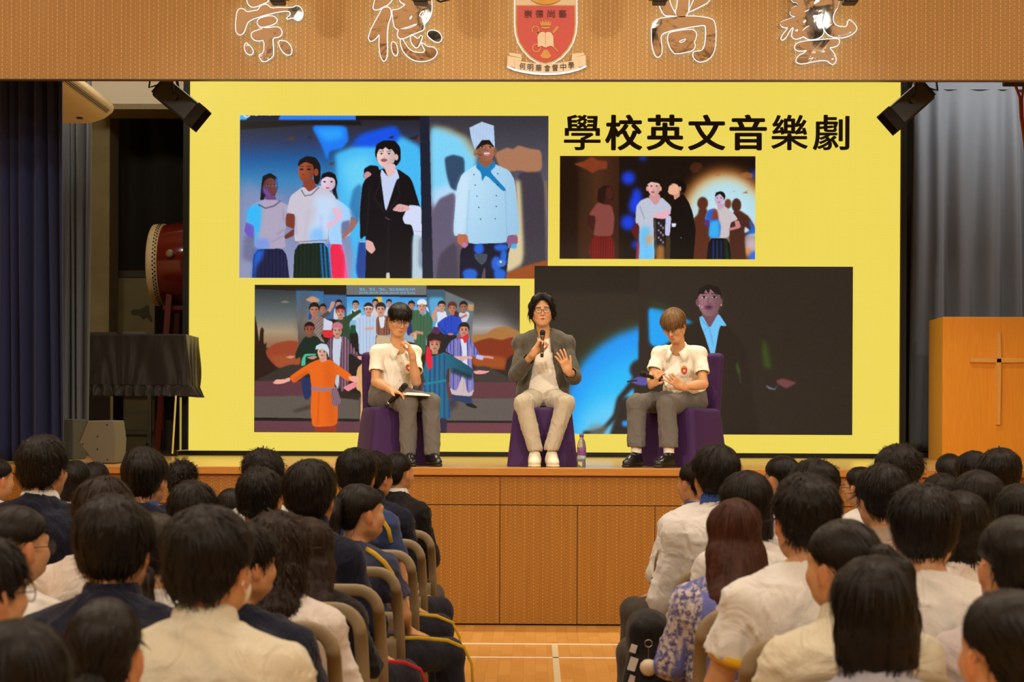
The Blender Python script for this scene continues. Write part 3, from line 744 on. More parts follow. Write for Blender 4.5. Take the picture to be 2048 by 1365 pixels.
# ------------------------------------------------------------------ pulpit with a cross
YU = 16.0; M_PUL = wood('pulpit_veneer', rgb(230, 146, 30), rgb(240, 160, 40), 0.4, (10, 10, 0.6), 6)
M_PUE = wood('pulpit_edge_veneer', rgb(206, 150, 60), rgb(220, 166, 76), 0.4, (10, 10, 0.6), 6)
M_CROSS = wood('cross_veneer', rgb(226, 164, 76), rgb(236, 176, 88), 0.42, (10, 10, 0.6), 5)
tl = at(1886, 634, YU); zt = tl.z; cxp = at(1997, 730, YU).x; hw = cxp-tl.x
o = empty('pulpit', (cxp, YU+0.3, ZS)); tag(o, 'orange wood pulpit with a wooden cross on its front', 'pulpit')
H = zt-ZS
MB().box((0, -0.285, H/2), (2*hw, 0.03, H)).build('front_panel', M_PUL, o, bevel=0.004)
for s in (-1, 1): MB().box((s*(hw-0.015), 0.0, H/2), (0.03, 0.54, H)).build('side_panel', M_PUE, o, bevel=0.004)
MB().box((0, 0.02, H-0.10), (2*hw-0.06, 0.50, 0.03), Matrix.Rotation(math.radians(-8), 3, 'X')).build('reading_top', M_PUL, o)
ctr = at(1996, 722, YU)-Vector((cxp, YU+0.3, ZS)); y0 = -0.305
def tp(a, b, wa, wb, dep):
    """tapered ridge bar from a to b"""
    d = (b-a).normalized(); n = Vector((d.z, 0, -d.x)); q = []
    for p, w, h in ((a, wa, dep), (b, wb, dep)):
        q += [p-n*w/2, p-n*w/4+Vector((0, -h, 0)), p+n*w/4+Vector((0, -h, 0)), p+n*w/2]
    return q, [(0, 1, 5, 4), (1, 2, 6, 5), (2, 3, 7, 6), (3, 0, 4, 7), (0, 3, 2, 1), (4, 5, 6, 7)]
m = MB(); zt2 = at(1997, 666, YU).z-ZS; zb2 = at(1997, 850, YU).z-ZS; xa = at(1939, 722, YU).x-cxp
C0 = Vector((ctr.x, y0+0.01, ctr.z))
m.add(*tp(C0, Vector((ctr.x, y0+0.01, zt2)), 0.085, 0.05, 0.045)); m.add(*tp(C0, Vector((ctr.x, y0+0.01, zb2)), 0.085, 0.05, 0.045))
m.add(*tp(C0, Vector((xa, y0+0.01, ctr.z)), 0.075, 0.055, 0.045)); m.add(*tp(C0, Vector((2*ctr.x-xa, y0+0.01, ctr.z)), 0.075, 0.055, 0.045))
m.build('cross', M_CROSS, o)
# rail with red cable at the top right
c = at(2040, 166, 15.5); o = MB().tube([(-0.16, 0, 0), (0.9, 0, 0)], 0.035, 12).build('lighting_bar', M_BLACK); o.location = c; tag(o, 'black lighting bar under the header at the far right', 'bar')
o = MB().tube([at(2031, 172, 15.5), at(2040, 195, 15.5), at(2042, 235, 15.5), at(2046, 262, 15.5), at(2054, 330, 15.5)], 0.014, 8).tube([at(2047, 172, 15.5), at(2044, 200, 15.5), at(2045, 236, 15.5), at(2052, 300, 15.5)], 0.012, 8).build('red_cable', plain('red_cable_rubber', rgb(150, 50, 22), 0.5)); tag(o, 'red cable hanging down in front of the grey curtain', 'cable')

# ------------------------------------------------------------------ water bottle on the stage
YB = 12.28; c = at(1163, 934, YB); bz = ZS; o = empty('water_bottle', (c.x, YB, bz)); tag(o, 'plastic water bottle with a purple cap standing beside the middle chair', 'bottle')
def glassy(name, col, rough=0.05):
    t = NT(name); t.base(col); t.set(Roughness=rough, Transmission_Weight=0.85, IOR=1.33); return t.m
Hb = (at(1163, 868, YB).z-ZS)
pf = [(0.001, 0.0), (0.030, 0.0), (0.033, 0.01), (0.031, 0.05), (0.034, 0.09), (0.034, 0.155), (0.032, 0.17), (0.026, 0.20), (0.014, 0.222), (0.013, 0.235), (0.001, 0.235)]
sc_ = Hb/0.258
MB().lathe([(r*sc_, z*sc_) for r, z in pf], n=28).build('body', glassy('bottle_plastic', rgb(235, 238, 235)), o, smooth=True)
MB().lathe([(0.0345*sc_, 0.092*sc_), (0.0350*sc_, 0.094*sc_), (0.0350*sc_, 0.150*sc_), (0.0345*sc_, 0.152*sc_)], n=28).build('label', plain('purple_label', rgb(120, 70, 130), 0.35, var=0.3, scale=40), o, smooth=True)
MB().lathe([(0.0335*sc_, 0.062*sc_), (0.0340*sc_, 0.064*sc_), (0.0340*sc_, 0.088*sc_), (0.0335*sc_, 0.09*sc_)], n=28).build('lower_label', plain('pale_blue_label', rgb(150, 170, 190), 0.35, var=0.3, scale=40), o, smooth=True)
MB().lathe([(0.001, 0.232*sc_), (0.0165*sc_, 0.232*sc_), (0.0165*sc_, 0.256*sc_), (0.001, 0.258*sc_)], n=24).build('cap', plain('purple_cap', rgb(112, 72, 150), 0.4), o, smooth=True)
# ================================================================== LED WALL
class Canvas:
    """numpy painter for what the LED wall is showing; coordinates are those of the wall's own picture"""
    def __init__(s, rect, step=1.25):
        s.x0, s.y0, s.x1, s.y1 = rect; s.nx = int((s.x1-s.x0)/step)+1; s.ny = int((s.y1-s.y0)/step)+1
        s.px = np.linspace(s.x0, s.x1, s.nx); s.py = np.linspace(s.y0, s.y1, s.ny); s.st = (s.px[1]-s.px[0])
        s.im = np.zeros((s.ny, s.nx, 3), np.float32); s.o = (0, 0, 1)
    def at(s, ox, oy, k): s.o = (ox, oy, k); return s
    def tr(s, pts): ox, oy, k = s.o; return [(ox+a/k, oy+b/k) for a, b in pts]
    def mask(s, P, blur=0.0, smooth=1):
        P = [(x, y+40 if y > s.y1-4 else y) for x, y in s.tr(P)]
        P = chaikin(P, 2, True, .13) if smooth else P
        m = np.zeros((s.ny, s.nx), np.float32); P = np.array(P)
        for dx in (-0.25, 0.25):
            for dy in (-0.25, 0.25):
                X = s.px+dx*s.st; Y = s.py+dy*s.st; ins = np.zeros((s.ny, s.nx), bool)
                for (xa, ya), (xb, yb) in zip(P, np.roll(P, -1, 0)):
                    if ya == yb: continue
                    c = (Y > min(ya, yb)) & (Y <= max(ya, yb))
                    if not c.any(): continue
                    xi = xa+(Y[c]-ya)*(xb-xa)/(yb-ya); ins[c] ^= X[None, :] < xi[:, None]
                m += ins
        m /= 4
        return s.blur(m, blur) if blur else m
    def blur(s, m, b):
        r = max(0.4, b/s.o[2]/s.st); k = np.arange(-int(3*r)-1, int(3*r)+2); g = np.exp(-0.5*(k/r)**2); g /= g.sum(); n = len(k)//2
        m = np.apply_along_axis(lambda v: np.convolve(np.pad(v, n, 'edge'), g, 'valid'), 1, m)
        return np.apply_along_axis(lambda v: np.convolve(np.pad(v, n, 'edge'), g, 'valid'), 0, m)
    def put(s, m, col, a=1.0):
        m = (m*a)[..., None]; s.im = s.im*(1-m)+np.asarray(col, np.float32).reshape((1, 1, 3) if np.ndim(col) == 1 else np.shape(col))/255*m
    def p(s, P, col, blur=0, a=1.0, smooth=1): s.put(s.mask(P, blur, smooth), col, a); return s
    def e(s, cx, cy, rx, ry, col, blur=0, a=1.0, rot=0.0):
        t = np.arange(28)*2*PI/28; c, n = math.cos(rot), math.sin(rot)
        return s.p([(cx+rx*math.cos(q)*c-ry*math.sin(q)*n, cy+rx*math.cos(q)*n+ry*math.sin(q)*c) for q in t], col, blur, a, 0)
    def l(s, pts, w, col, blur=0, a=1.0): return s.p(band(pts, w), col, blur, a, 0)
    def vg(s, stops, P=None, blur=0, a=1.0, horiz=False):
        ox, oy, k = s.o
        q = (s.px-ox)*k if horiz else (s.py-oy)*k
        g = np.stack([np.interp(q, [t for t, _ in stops], [c[i] for _, c in stops]) for i in range(3)], -1)
        g = np.broadcast_to(g[None, :, :] if horiz else g[:, None, :], (s.ny, s.nx, 3))
        s.put(np.ones((s.ny, s.nx), np.float32) if P is None else s.mask(P, blur, 0), g, a); return s
    def sh(s, P, col, a=.5, side=1, smooth=1, y=False):
        """darker towards one side of a shape in the picture"""
        m = s.mask(P, 0, smooth); q = np.array(s.tr(P)); lo, hi = (q[:, 1].min(), q[:, 1].max()) if y else (q[:, 0].min(), q[:, 0].max())
        g = np.clip(((s.py[:, None] if y else s.px[None, :])-lo)/max(1e-6, hi-lo), 0, 1); g = g if side > 0 else 1-g
        s.put(m*np.clip(g*1.6-.5, 0, 1), col, a); return s
    def face(s, cx, cy, rx, ry, col, side=1, a=.45):
        t = np.arange(28)*2*PI/28; P = [(cx+rx*math.cos(q), cy+ry*math.sin(q)*(1 if math.sin(q) < 0 else 1.02)-(.0 if math.sin(q) < 0 else 0)) for q in t]
        s.p(P, col, 0, 1, 0); s.sh(P, tuple(k*.62 for k in col), a, side, 0); return s.sh(P, tuple(k*.7 for k in col), a*.6, 1, 0, True)
    def eye(s, x, y, w, col=(28, 18, 18)):
        s.e(x, y, w, w*.42, (226, 214, 214) if sum(col) > 60 else col, 0, .75); s.e(x, y, w*.52, w*.48, col); return s.l([(x-w*1.1, y-w*.28), (x, y-w*.5), (x+w*1.1, y-w*.28)], w*.22, (36, 22, 22))
    def stripes(s, P, col, pitch, duty=0.4, a=0.8, ang=0.0, blur=0):
        ox, oy, k = s.o; X, Y = np.meshgrid((s.px-ox)*k, (s.py-oy)*k)
        v = ((X*math.cos(ang)+Y*math.sin(ang))/pitch) % 1.0
        s.put(s.mask(P, blur)*(v < duty), col, a); return s
    def head(s, cx, cy, r, skin=(205, 150, 125), hair=(24, 18, 18), hat=None, tilt=0.0, look=0.0, band_=None):
        s.e(cx, cy-r*0.25, r*1.0, r*1.08, hair if hat is None else hair, 0)
        s.p([(cx-r*.45, cy+r*.6), (cx+r*.45, cy+r*.6), (cx+r*.5, cy+r*1.6), (cx-r*.5, cy+r*1.6)], tuple(k*0.86 for k in skin))
        s.face(cx+look*r*.3, cy+r*.22, r*.80, r*1.0, skin, 1, .35)
        s.p([(cx-r*.95, cy-r*.1), (cx-r*.8, cy-r*.95), (cx, cy-r*1.25), (cx+r*.8, cy-r*.95), (cx+r*.95, cy-r*.1), (cx+r*.6, cy-r*.42), (cx, cy-r*.52), (cx-r*.6, cy-r*.42)], hair)
        lx = cx+look*r*.3
        for q in (-1, 1):
            s.e(lx+q*r*.36, cy+r*.1, r*.17, r*.10, (38, 22, 22), 0, .95)
            s.l([(lx+q*r*.36-r*.2, cy-r*.12), (lx+q*r*.36+r*.2, cy-r*.14)], r*.09, (50, 34, 30), 0, .7)
        s.l([(lx-r*.1, cy+r*.42), (lx+r*.12, cy+r*.42)], r*.1, tuple(k*.72 for k in skin), 0, .8)
        s.e(lx, cy+r*.72, r*.28, r*.11, (165, 80, 82))
        if hat: s.p([(cx-r*1.0, cy-r*.2), (cx-r*.95, cy-r*.95), (cx-r*.4, cy-r*1.4), (cx+r*.4, cy-r*1.4), (cx+r*.95, cy-r*.95), (cx+r*1.0, cy-r*.2), (cx, cy-r*.5)], hat)
        if band_: s.l([(cx-r*.9, cy-r*.25), (cx, cy-r*.5), (cx+r*.9, cy-r*.25)], r*.25, band_)
        return s
    def mesh(s, name, m, parent, org, Y):
        """a lit grid of LED pixels on the wall"""
        a = at(s.x0, s.y0, Y); b = at(s.x1, s.y0, Y); c = at(s.x0, s.y1, Y)
        X = np.linspace(a.x, b.x, s.nx)-org.x; Z = np.linspace(a.z, c.z, s.ny)-org.z
        V = np.zeros((s.ny, s.nx, 3), np.float32); V[..., 0] = X[None, :]; V[..., 2] = Z[:, None]; V[..., 1] = Y-org.y
        i = np.arange(s.ny*s.nx).reshape(s.ny, s.nx)
        F = np.stack([i[:-1, :-1], i[1:, :-1], i[1:, 1:], i[:-1, 1:]], -1).reshape(-1, 4)
        o = np_mesh(name, V.reshape(-1, 3), F, m, parent, False)
        rs = np.random.RandomState(3); im = np.clip(s.im+rs.normal(0, 0.012, s.im.shape), 0, 1)
        li = np.where(im <= 0.04045, im/12.92, ((im+0.055)/1.055)**2.4)
        at_ = o.data.color_attributes.new('picture', 'FLOAT_COLOR', 'POINT')
        at_.data.foreach_set('color', np.concatenate([li.reshape(-1, 3), np.ones((len(li.reshape(-1, 3)), 1))], 1).astype(np.float32).ravel())
        return o

# ---- the wall itself
a = at(377, 904, YL); b = at(1798, 904, YL); ztop = at(1087, 110, YL).z; zlo = at(1087, 905, YL).z
led = empty('led_wall', ((a.x+b.x)/2, YL, ZS)); tag(led, 'huge LED wall showing four stage photographs on yellow behind the speakers', 'screen')
LO = led.location
def yellow_led():
    t = NT('yellow_led_panel'); v = t.coord(); sx = t.n('ShaderNodeSeparateXYZ'); t.l(v, sx.inputs[0])
    f1 = t.math('GREATER_THAN', t.math('FRACT', t.math('MULTIPLY', sx.outputs[0], 42.0)), 0.78)
    f2 = t.math('GREATER_THAN', t.math('FRACT', t.math('MULTIPLY', sx.outputs[2], 30.0)), 0.85)
    g1 = t.math('LESS_THAN', t.math('FRACT', t.math('MULTIPLY', sx.outputs[0], 1/0.64)), 0.006)
    g2 = t.math('LESS_THAN', t.math('FRACT', t.math('MULTIPLY', sx.outputs[2], 1/0.48)), 0.006)
    k = t.math('ADD', t.math('MULTIPLY', f1, 0.07), t.math('MULTIPLY', f2, 0.03))
    k = t.math('ADD', k, t.math('MULTIPLY', t.math('ADD', g1, g2), 0.06))
    n = t.noise(t.mapping(v, (0.6, 1, 1.2)), 1.0, 2.0)
    k = t.math('ADD', k, t.math('MULTIPLY', n, 0.06)); k = t.math('ADD', k, t.math('MULTIPLY', t.noise(t.mapping(v, (40, 1, 70)), 1.0, 2.0), 0.10))
    t.l(t.mix(k, rgb(249, 226, 96), rgb(216, 176, 40)), t.b.inputs['Emission Color'])
    t.base((0.003, 0.003, 0.003, 1)); t.set(Emission_Strength=0.93, Roughness=0.5, Specular_IOR_Level=0.2); return t.m
MB().box((0, 0.03, (zlo+ztop)/2-ZS), (b.x-a.x, 0.06, ztop-zlo)).build('display', yellow_led(), led)
fw = 0.058; hw = (b.x-a.x)/2; hh = ztop-zlo
fr = MB()
for s in (-1, 1): fr.box((s*(hw+fw/2), 0.03, (ztop+ZS)/2-ZS), (fw, 0.16, ztop-ZS))
fr.box((0, 0.03, (zlo-ZS)/2), (2*hw, 0.16, zlo-ZS)); fr.box((0, 0.03, ztop-ZS+fw/2), (2*hw+2*fw, 0.16, fw))
fr.box((0, 0.12, (zlo+ztop)/2-ZS), (2*hw, 0.05, hh)); fr.build('frame', M_BLACKM, led)
M_PIC = attr_emit('led_picture', 'picture', 0.97)

# ---- picture 1: five costumed singers and a cook
c = Canvas((480, 231, 1097, 556)); c.at(470, 220, 4.016)
c.vg([(40, (34, 32, 36)), (150, (44, 46, 62)), (260, (44, 58, 98)), (400, (28, 92, 158)), (560, (56, 132, 186)), (720, (112, 136, 184)), (1340, (150, 152, 188))])
c.p([(40, 560), (230, 640), (430, 740), (430, 1340), (40, 1340)], (146, 150, 186), 40, .6)
c.p([(610, 120), (900, 125), (915, 250), (860, 310), (760, 330), (745, 410), (700, 290)], (24, 124, 246), 8)
c.p([(640, 150), (860, 140), (880, 220), (740, 260)], (40, 160, 255), 18)
c.p([(805, 350), (960, 290), (1300, 190), (1520, 300), (1520, 1340), (930, 1340), (960, 1150), (900, 900), (830, 700), (815, 450)], (70, 188, 248), 16)
c.p([(850, 420), (1100, 340), (1130, 900), (960, 800)], (120, 222, 250), 40, .7)
c.p([(930, 290), (1010, 190), (1290, 120), (1340, 200), (1290, 270), (1150, 300)], (16, 84, 232), 14)
c.p([(30, 30), (350, 30), (350, 82), (30, 82)], (18, 26, 52), 0, 1, 0).p([(30, 30), (110, 30), (95, 80), (30, 80)], (60, 180, 250), 4).p([(370, 30), (972, 30), (972, 80), (350, 80)], (36, 128, 246), 4, 1, 0).p([(972, 30), (2600, 30), (2600, 80), (972, 80)], (22, 16, 14), 0, 1, 0)
c.p([(30, 88), (1010, 84), (1020, 122), (600, 118), (30, 158)], (24, 22, 24), 4, 1, 0)
c.l(arc(95, 30, 26, 28, .1, PI-.1), 9, (235, 245, 255)).l(arc(170, 28, 16, 16, .2, PI), 7, (220, 240, 255)).l([(215, 30), (215, 44)], 7, (220, 240, 255)).l([(275, 30), (275, 46)], 7, (220, 240, 255))
for bx, by, sz in ((450, 228, 44), (600, 215, 20), (780, 428, 34), (1260, 215, 26), (1440, 220, 50)):
    c.p([(bx-sz, by+8), (bx-sz*.2, by-4), (bx+sz*.9, by-sz*.5), (bx+sz*.3, by+6), (bx+sz, by+sz*.4), (bx-sz*.1, by+14)], (84, 60, 46) if by > 225 else (40, 36, 44), 2)
# girl 1
c.p([(80, 1000), (200, 1000), (200, 1240), (60, 1200)], (96, 96, 128), 14, .6)
c.p([(215, 600), (225, 530), (285, 505), (340, 540), (350, 620), (320, 700), (240, 700), (235, 740), (205, 730)], (24, 18, 24))
c.face(285, 622, 56, 76, (116, 66, 64), -1).p([(225, 610), (260, 640), (300, 690), (260, 690), (225, 660)], (120, 80, 200), 8, .8)
c.p([(245, 680), (330, 690), (335, 740), (240, 760)], (110, 70, 130)).p([(325, 540), (345, 560), (348, 620), (338, 640)], (60, 130, 240), 3, .8)
for q in (266, 318): c.eye(q, 606, 13, (30, 16, 20))
c.e(296, 662, 18, 7, (120, 50, 60))
c.p([(95, 900), (160, 925), (155, 1034), (110, 1020), (78, 975)], (112, 88, 196))
c.p([(150, 760), (225, 720), (335, 722), (440, 770), (425, 880), (400, 1000), (415, 1112), (160, 1116), (168, 930), (95, 900), (115, 800)], (176, 166, 192))
c.p([(100, 790), (215, 740), (215, 900), (170, 1110), (160, 930), (95, 900)], (52, 186, 252), 12).p([(170, 1040), (270, 1030), (290, 1116), (160, 1116)], (110, 150, 240), 14, .8)
c.l([(340, 1000), (400, 960)], 8, (120, 110, 140), 6, .6).l([(300, 1060), (396, 1010)], 6, (120, 110, 140), 6, .6).l([(390, 800), (400, 900)], 8, (130, 118, 146), 6, .6).l([(190, 760), (250, 790), (320, 770), (370, 730)], 12, (92, 74, 92), 2, .8)
c.p([(155, 1120), (415, 1112), (462, 1344), (135, 1344)], (28, 32, 74)).stripes([(155, 1120), (415, 1112), (462, 1344), (135, 1344)], (18, 20, 48), 30, .4, .7)
c.p([(160, 1125), (245, 1120), (220, 1200), (180, 1250), (140, 1344), (130, 1344)], (30, 110, 236), 14, .85)
# girl 3 (behind) and her red skirt
c.p([(690, 560), (705, 510), (760, 493), (810, 515), (828, 580), (815, 640), (835, 715), (800, 710), (785, 640)], (16, 14, 18))
c.face(752, 588, 58, 62, (238, 206, 228), 1, .3).p([(690, 560), (705, 515), (760, 500), (815, 560), (790, 545), (740, 535)], (16, 14, 18))
for q in (722, 780): c.eye(q, 578, 13, (34, 22, 34))
c.e(748, 625, 14, 7, (190, 80, 110))
c.p([(760, 720), (840, 722), (985, 840), (935, 1000), (860, 1040), (872, 1080), (760, 1080)], (166, 212, 254)).p([(860, 900), (930, 880), (930, 960), (860, 1010)], (110, 120, 160), 6)
c.p([(935, 850), (1002, 885), (950, 970), (865, 1046), (862, 1005), (925, 935)], (164, 108, 104), 3)
c.p([(765, 1075), (872, 1078), (935, 1344), (800, 1344)], (242, 38, 78)).p([(850, 1080), (880, 1090), (935, 1344), (880, 1344), (890, 1180)], (250, 120, 210), 10, .8)
# girl 2
c.p([(415, 830), (490, 838), (482, 960), (410, 930)], (128, 58, 44)).p([(400, 1010), (480, 950), (480, 1010), (410, 1040)], (116, 54, 46))
c.p([(505, 450), (520, 400), (580, 368), (650, 380), (690, 440), (690, 560), (670, 600), (640, 590), (630, 480), (560, 410), (515, 440)], (18, 14, 18))
c.face(574, 492, 64, 90, (170, 84, 52), 1, .6).e(656, 500, 18, 30, (150, 66, 44))
c.p([(505, 455), (520, 400), (600, 372), (660, 420), (630, 440), (570, 415)], (18, 14, 18))
for q in (538, 596): c.eye(q, 478, 15, (30, 16, 14)); c.l([(q-20, 452), (q+18, 454)], 5, (50, 26, 22))
c.l([(552, 505), (545, 522), (562, 526)], 6, (112, 46, 30)).e(556, 548, 22, 8, (150, 60, 56))
c.p([(555, 565), (630, 550), (660, 620), (590, 660), (545, 630)], (142, 64, 46))
c.p([(448, 690), (555, 612), (600, 660), (690, 600), (800, 680), (842, 780), (765, 840), (750, 1062), (480, 1074), (490, 838), (418, 822)], (204, 198, 214))
c.p([(640, 680), (800, 690), (840, 780), (765, 840), (750, 1060), (620, 1066), (600, 960), (660, 860)], (196, 224, 254), 24, .9).p([(620, 960), (700, 940), (740, 1060), (600, 1060)], (120, 190, 255), 20, .8)
c.l([(490, 850), (500, 1000)], 10, (150, 142, 164), 8, .6).l([(600, 800), (560, 1040)], 10, (178, 170, 190), 10, .6).l([(700, 840), (690, 1040)], 10, (150, 180, 230), 10, .6).l([(535, 640), (565, 690), (620, 680), (680, 620)], 9, (80, 74, 84), 2, .8).l([(488, 1062), (620, 1052), (745, 1046)], 10, (120, 104, 116), 2, .7)
c.p([(780, 790), (845, 780), (880, 862), (750, 960), (745, 915), (815, 862)], (230, 190, 216))
c.p([(485, 1078), (752, 1062), (795, 1344), (468, 1344)], (14, 40, 28)).stripes([(485, 1078), (752, 1062), (795, 1344), (468, 1344)], (8, 24, 18), 32, .4, .7)
for q in (705, 735, 765): c.l([(q-10, 1075), (q+20, 1340)], 14, (30, 140, 240), 4, .8)
# boy behind and the man in black
c.p([(925, 760), (950, 640), (1000, 590), (1030, 620), (1010, 900), (940, 860)], (44, 112, 172), 10, .8)
c.p([(1035, 540), (1040, 470), (1090, 440), (1160, 450), (1160, 560), (1060, 560)], (18, 16, 22)).e(1070, 528, 32, 34, (204, 146, 156))
c.p([(1000, 1050), (1060, 1060), (1060, 1344), (975, 1300)], (34, 42, 130), 6, .8)
c.p([(1030, 570), (1170, 470), (1310, 470), (1420, 545), (1500, 800), (1440, 900), (1430, 1344), (1050, 1344), (1060, 1000), (1010, 1045), (1008, 800)], (17, 15, 22))
c.p([(1180, 470), (1235, 540), (1300, 462), (1325, 545), (1300, 560), (1220, 812), (1208, 780), (1172, 520)], (198, 212, 244))
c.p([(1125, 350), (1138, 275), (1200, 240), (1290, 246), (1332, 300), (1336, 400), (1300, 452), (1150, 420)], (14, 12, 16))
c.face(1216, 374, 74, 84, (244, 210, 204), 1, .4).p([(1195, 440), (1290, 430), (1295, 500), (1235, 545)], (232, 190, 188)).e(1300, 378, 14, 26, (226, 178, 170))
c.p([(1128, 340), (1145, 275), (1210, 248), (1290, 290), (1290, 350), (1262, 312), (1240, 320), (1212, 296), (1190, 318), (1160, 310)], (14, 12, 16))
for q in (1180, 1240): c.eye(q, 350, 14, (34, 22, 24)); c.l([(q-18, 330), (q+18, 328)], 5, (60, 40, 40))
c.e(1200, 402, 26, 14, (170, 84, 92)).l([(1205, 360), (1198, 378), (1215, 380)], 5, (206, 156, 150))
c.l([(1180, 560), (1120, 700), (1210, 830)], 7, (44, 42, 50), 4, .8).l([(1310, 560), (1330, 680), (1228, 830)], 7, (44, 42, 50), 4, .8).l([(1085, 620), (1070, 860), (1060, 1000)], 8, (40, 38, 46), 6, .8).l([(1240, 900), (1230, 1340)], 8, (42, 40, 46), 6, .7).p([(1058, 1038), (1112, 1058), (1136, 1120), (1104, 1156), (1058, 1118)], (228, 176, 166)).l([(1008, 1056), (1050, 1056)], 8, (190, 200, 230))
c.p([(1400, 760), (1482, 768), (1512, 800), (1512, 1032), (1450, 1022), (1425, 920), (1368, 912), (1350, 868)], (214, 222, 250)).l([(1440, 970), (1512, 976)], 5, (150, 150, 190), 0, .6)
c.p([(1265, 804), (1318, 750), (1402, 768), (1408, 802), (1340, 818)], (226, 174, 174))
for q in (0, 1, 2): c.l([(1285+q*28, 805), (1300+q*28, 775)], 5, (176, 120, 122), 0, .7)
c.p([(1220, 1310), (1250, 1300), (1255, 1344), (1225, 1344)], (214, 210, 190)).l([(1212, 860), (1250, 880)], 10, (70, 70, 78))
# divider and the cook's half
c.at(780, 220, 4.016)
c.p([(185, 1000), (270, 1000), (280, 1344), (185, 1344)], (190, 210, 220), 8).p([(240, 1020), (290, 1020), (290, 1300), (235, 1250)], (120, 136, 160), 10, .8)
c.vg([(50, (56, 54, 62)), (300, (74, 72, 84)), (800, (108, 96, 114)), (1344, (92, 76, 88))], [(316, 40), (1290, 40), (1290, 1344), (356, 1344)])
c.p([(318, 130), (450, 150), (600, 220), (690, 340), (700, 420), (640, 660), (340, 800)], (128, 214, 250), 16).p([(318, 110), (480, 140), (640, 220), (740, 340), (680, 400), (560, 220), (400, 160)], (190, 180, 130), 16, .55)
c.p([(340, 640), (600, 560), (560, 760), (350, 800)], (196, 222, 250), 24, .8)
c.p([(440, 380), (510, 355), (602, 380), (600, 600), (530, 650), (490, 620), (470, 560), (455, 500)], (50, 76, 106), 6).p([(345, 810), (400, 710), (530, 650), (560, 1000), (420, 1344), (352, 1344)], (102, 94, 118), 8)
c.p([(400, 1160), (540, 1040), (560, 1344), (360, 1344)], (74, 66, 84), 10)
c.p([(240, 40), (316, 40), (358, 1344), (272, 1344)], (28, 32, 50), 0, 1, 0)
c.p([(840, 345), (940, 298), (992, 312), (1030, 280), (1122, 306), (1216, 320), (1226, 470), (1150, 512), (1050, 480), (960, 492), (880, 450)], (174, 122, 92), 4)
c.p([(1010, 500), (1240, 490), (1262, 1344), (1080, 1344)], (66, 60, 70), 6).p([(1010, 560), (1050, 560), (1085, 1220), (940, 1310), (920, 1110), (1030, 1000)], (222, 204, 158), 12)
c.p([(1240, 560), (1262, 560), (1262, 900)], (150, 130, 80), 6, .6).p([(930, 1312), (1100, 1244), (1280, 1196), (1280, 1344), (925, 1344)], (158, 78, 30), 5)
for bx, by, sz in ((560, 155, 30), (220, 235, 50), (845, 178, 16)): c.p([(bx-sz, by+sz*.6), (bx, by-2), (bx+sz*.7, by-sz*.8), (bx+sz*.2, by+4), (bx+sz, by+sz*.5), (bx-sz*.2, by+12)], (88, 56, 44), 2)
JK = [(690, 440), (720, 425), (770, 480), (845, 430), (960, 482), (1005, 560), (1050, 992), (948, 1004), (940, 1062), (640, 1072), (622, 990), (510, 1012), (540, 620), (580, 512)]
c.p([(570, 1070), (950, 1060), (962, 1120), (920, 1350), (780, 1350), (770, 1228), (700, 1350), (565, 1350)], (18, 18, 42))
for bx, by, rx, ry in ((720, 1110, 40, 50), (900, 1100, 60, 30), (860, 1230, 40, 60), (650, 1310, 60, 40), (890, 1310, 50, 40), (920, 1180, 30, 60)): c.e(bx, by, rx, ry, (34, 110, 236), 8, .9)
c.p([(715, 385), (832, 385), (826, 460), (770, 500), (710, 450)], (150, 92, 66))
c.p(JK, (188, 226, 250)).sh(JK, (140, 186, 222), .55, 1).sh(JK, (150, 196, 230), .4, 1, 1, True).l([(640, 640), (630, 800), (622, 990)], 8, (140, 184, 220), 4, .7).l([(930, 640), (940, 900), (945, 1000)], 8, (140, 184, 220), 4, .7).p([(540, 620), (580, 520), (640, 500), (610, 990), (515, 1008)], (214, 236, 255), 14, .6)
c.p([(690, 455), (714, 408), (770, 470), (840, 402), (852, 450), (806, 492), (942, 640), (912, 650), (775, 518), (742, 572), (735, 500)], (24, 128, 190))
for q in ((678, 516), (868, 508), (688, 601), (868, 598), (702, 688), (858, 684), (718, 779), (858, 771), (732, 873), (850, 869)): c.e(q[0], q[1], 5, 5, (26, 30, 40))
c.face(775, 322, 72, 82, (178, 116, 86), -1, .5).e(848, 330, 14, 26, (150, 90, 66)).e(690, 345, 16, 26, (176, 110, 86)).p([(690, 320), (715, 250), (790, 235), (835, 260), (840, 300), (790, 270), (740, 285)], (30, 22, 22))
for q in (742, 808): c.eye(q, 296, 14, (30, 18, 16)); c.l([(q-20, 272), (q+18, 270)], 6, (50, 30, 26))
c.l([(775, 300), (768, 320), (790, 320)], 6, (128, 74, 56)).e(780, 350, 26, 15, (206, 130, 146)).l([(758, 346), (802, 344)], 9, (236, 226, 226)).l([(690, 348), (745, 362)], 4, (60, 50, 50))
c.p([(640, 140), (740, 92), (835, 124), (845, 300), (800, 236), (740, 238), (684, 314), (655, 230)], (186, 210, 242), 0, 1, 0).stripes([(640, 140), (740, 92), (835, 124), (845, 300), (800, 236), (740, 238), (684, 314)], (164, 190, 226), 26, .3, .6, .05)
c.p([(548, 990), (632, 1002), (634, 1090), (602, 1108), (545, 1060)], (196, 108, 78)).e(605, 1078, 18, 18, (170, 130, 220), 4).p([(945, 1012), (1030, 1004), (1032, 1066), (980, 1104), (950, 1080)], (150, 92, 132)).e(1000, 1090, 26, 20, (60, 180, 250), 5)
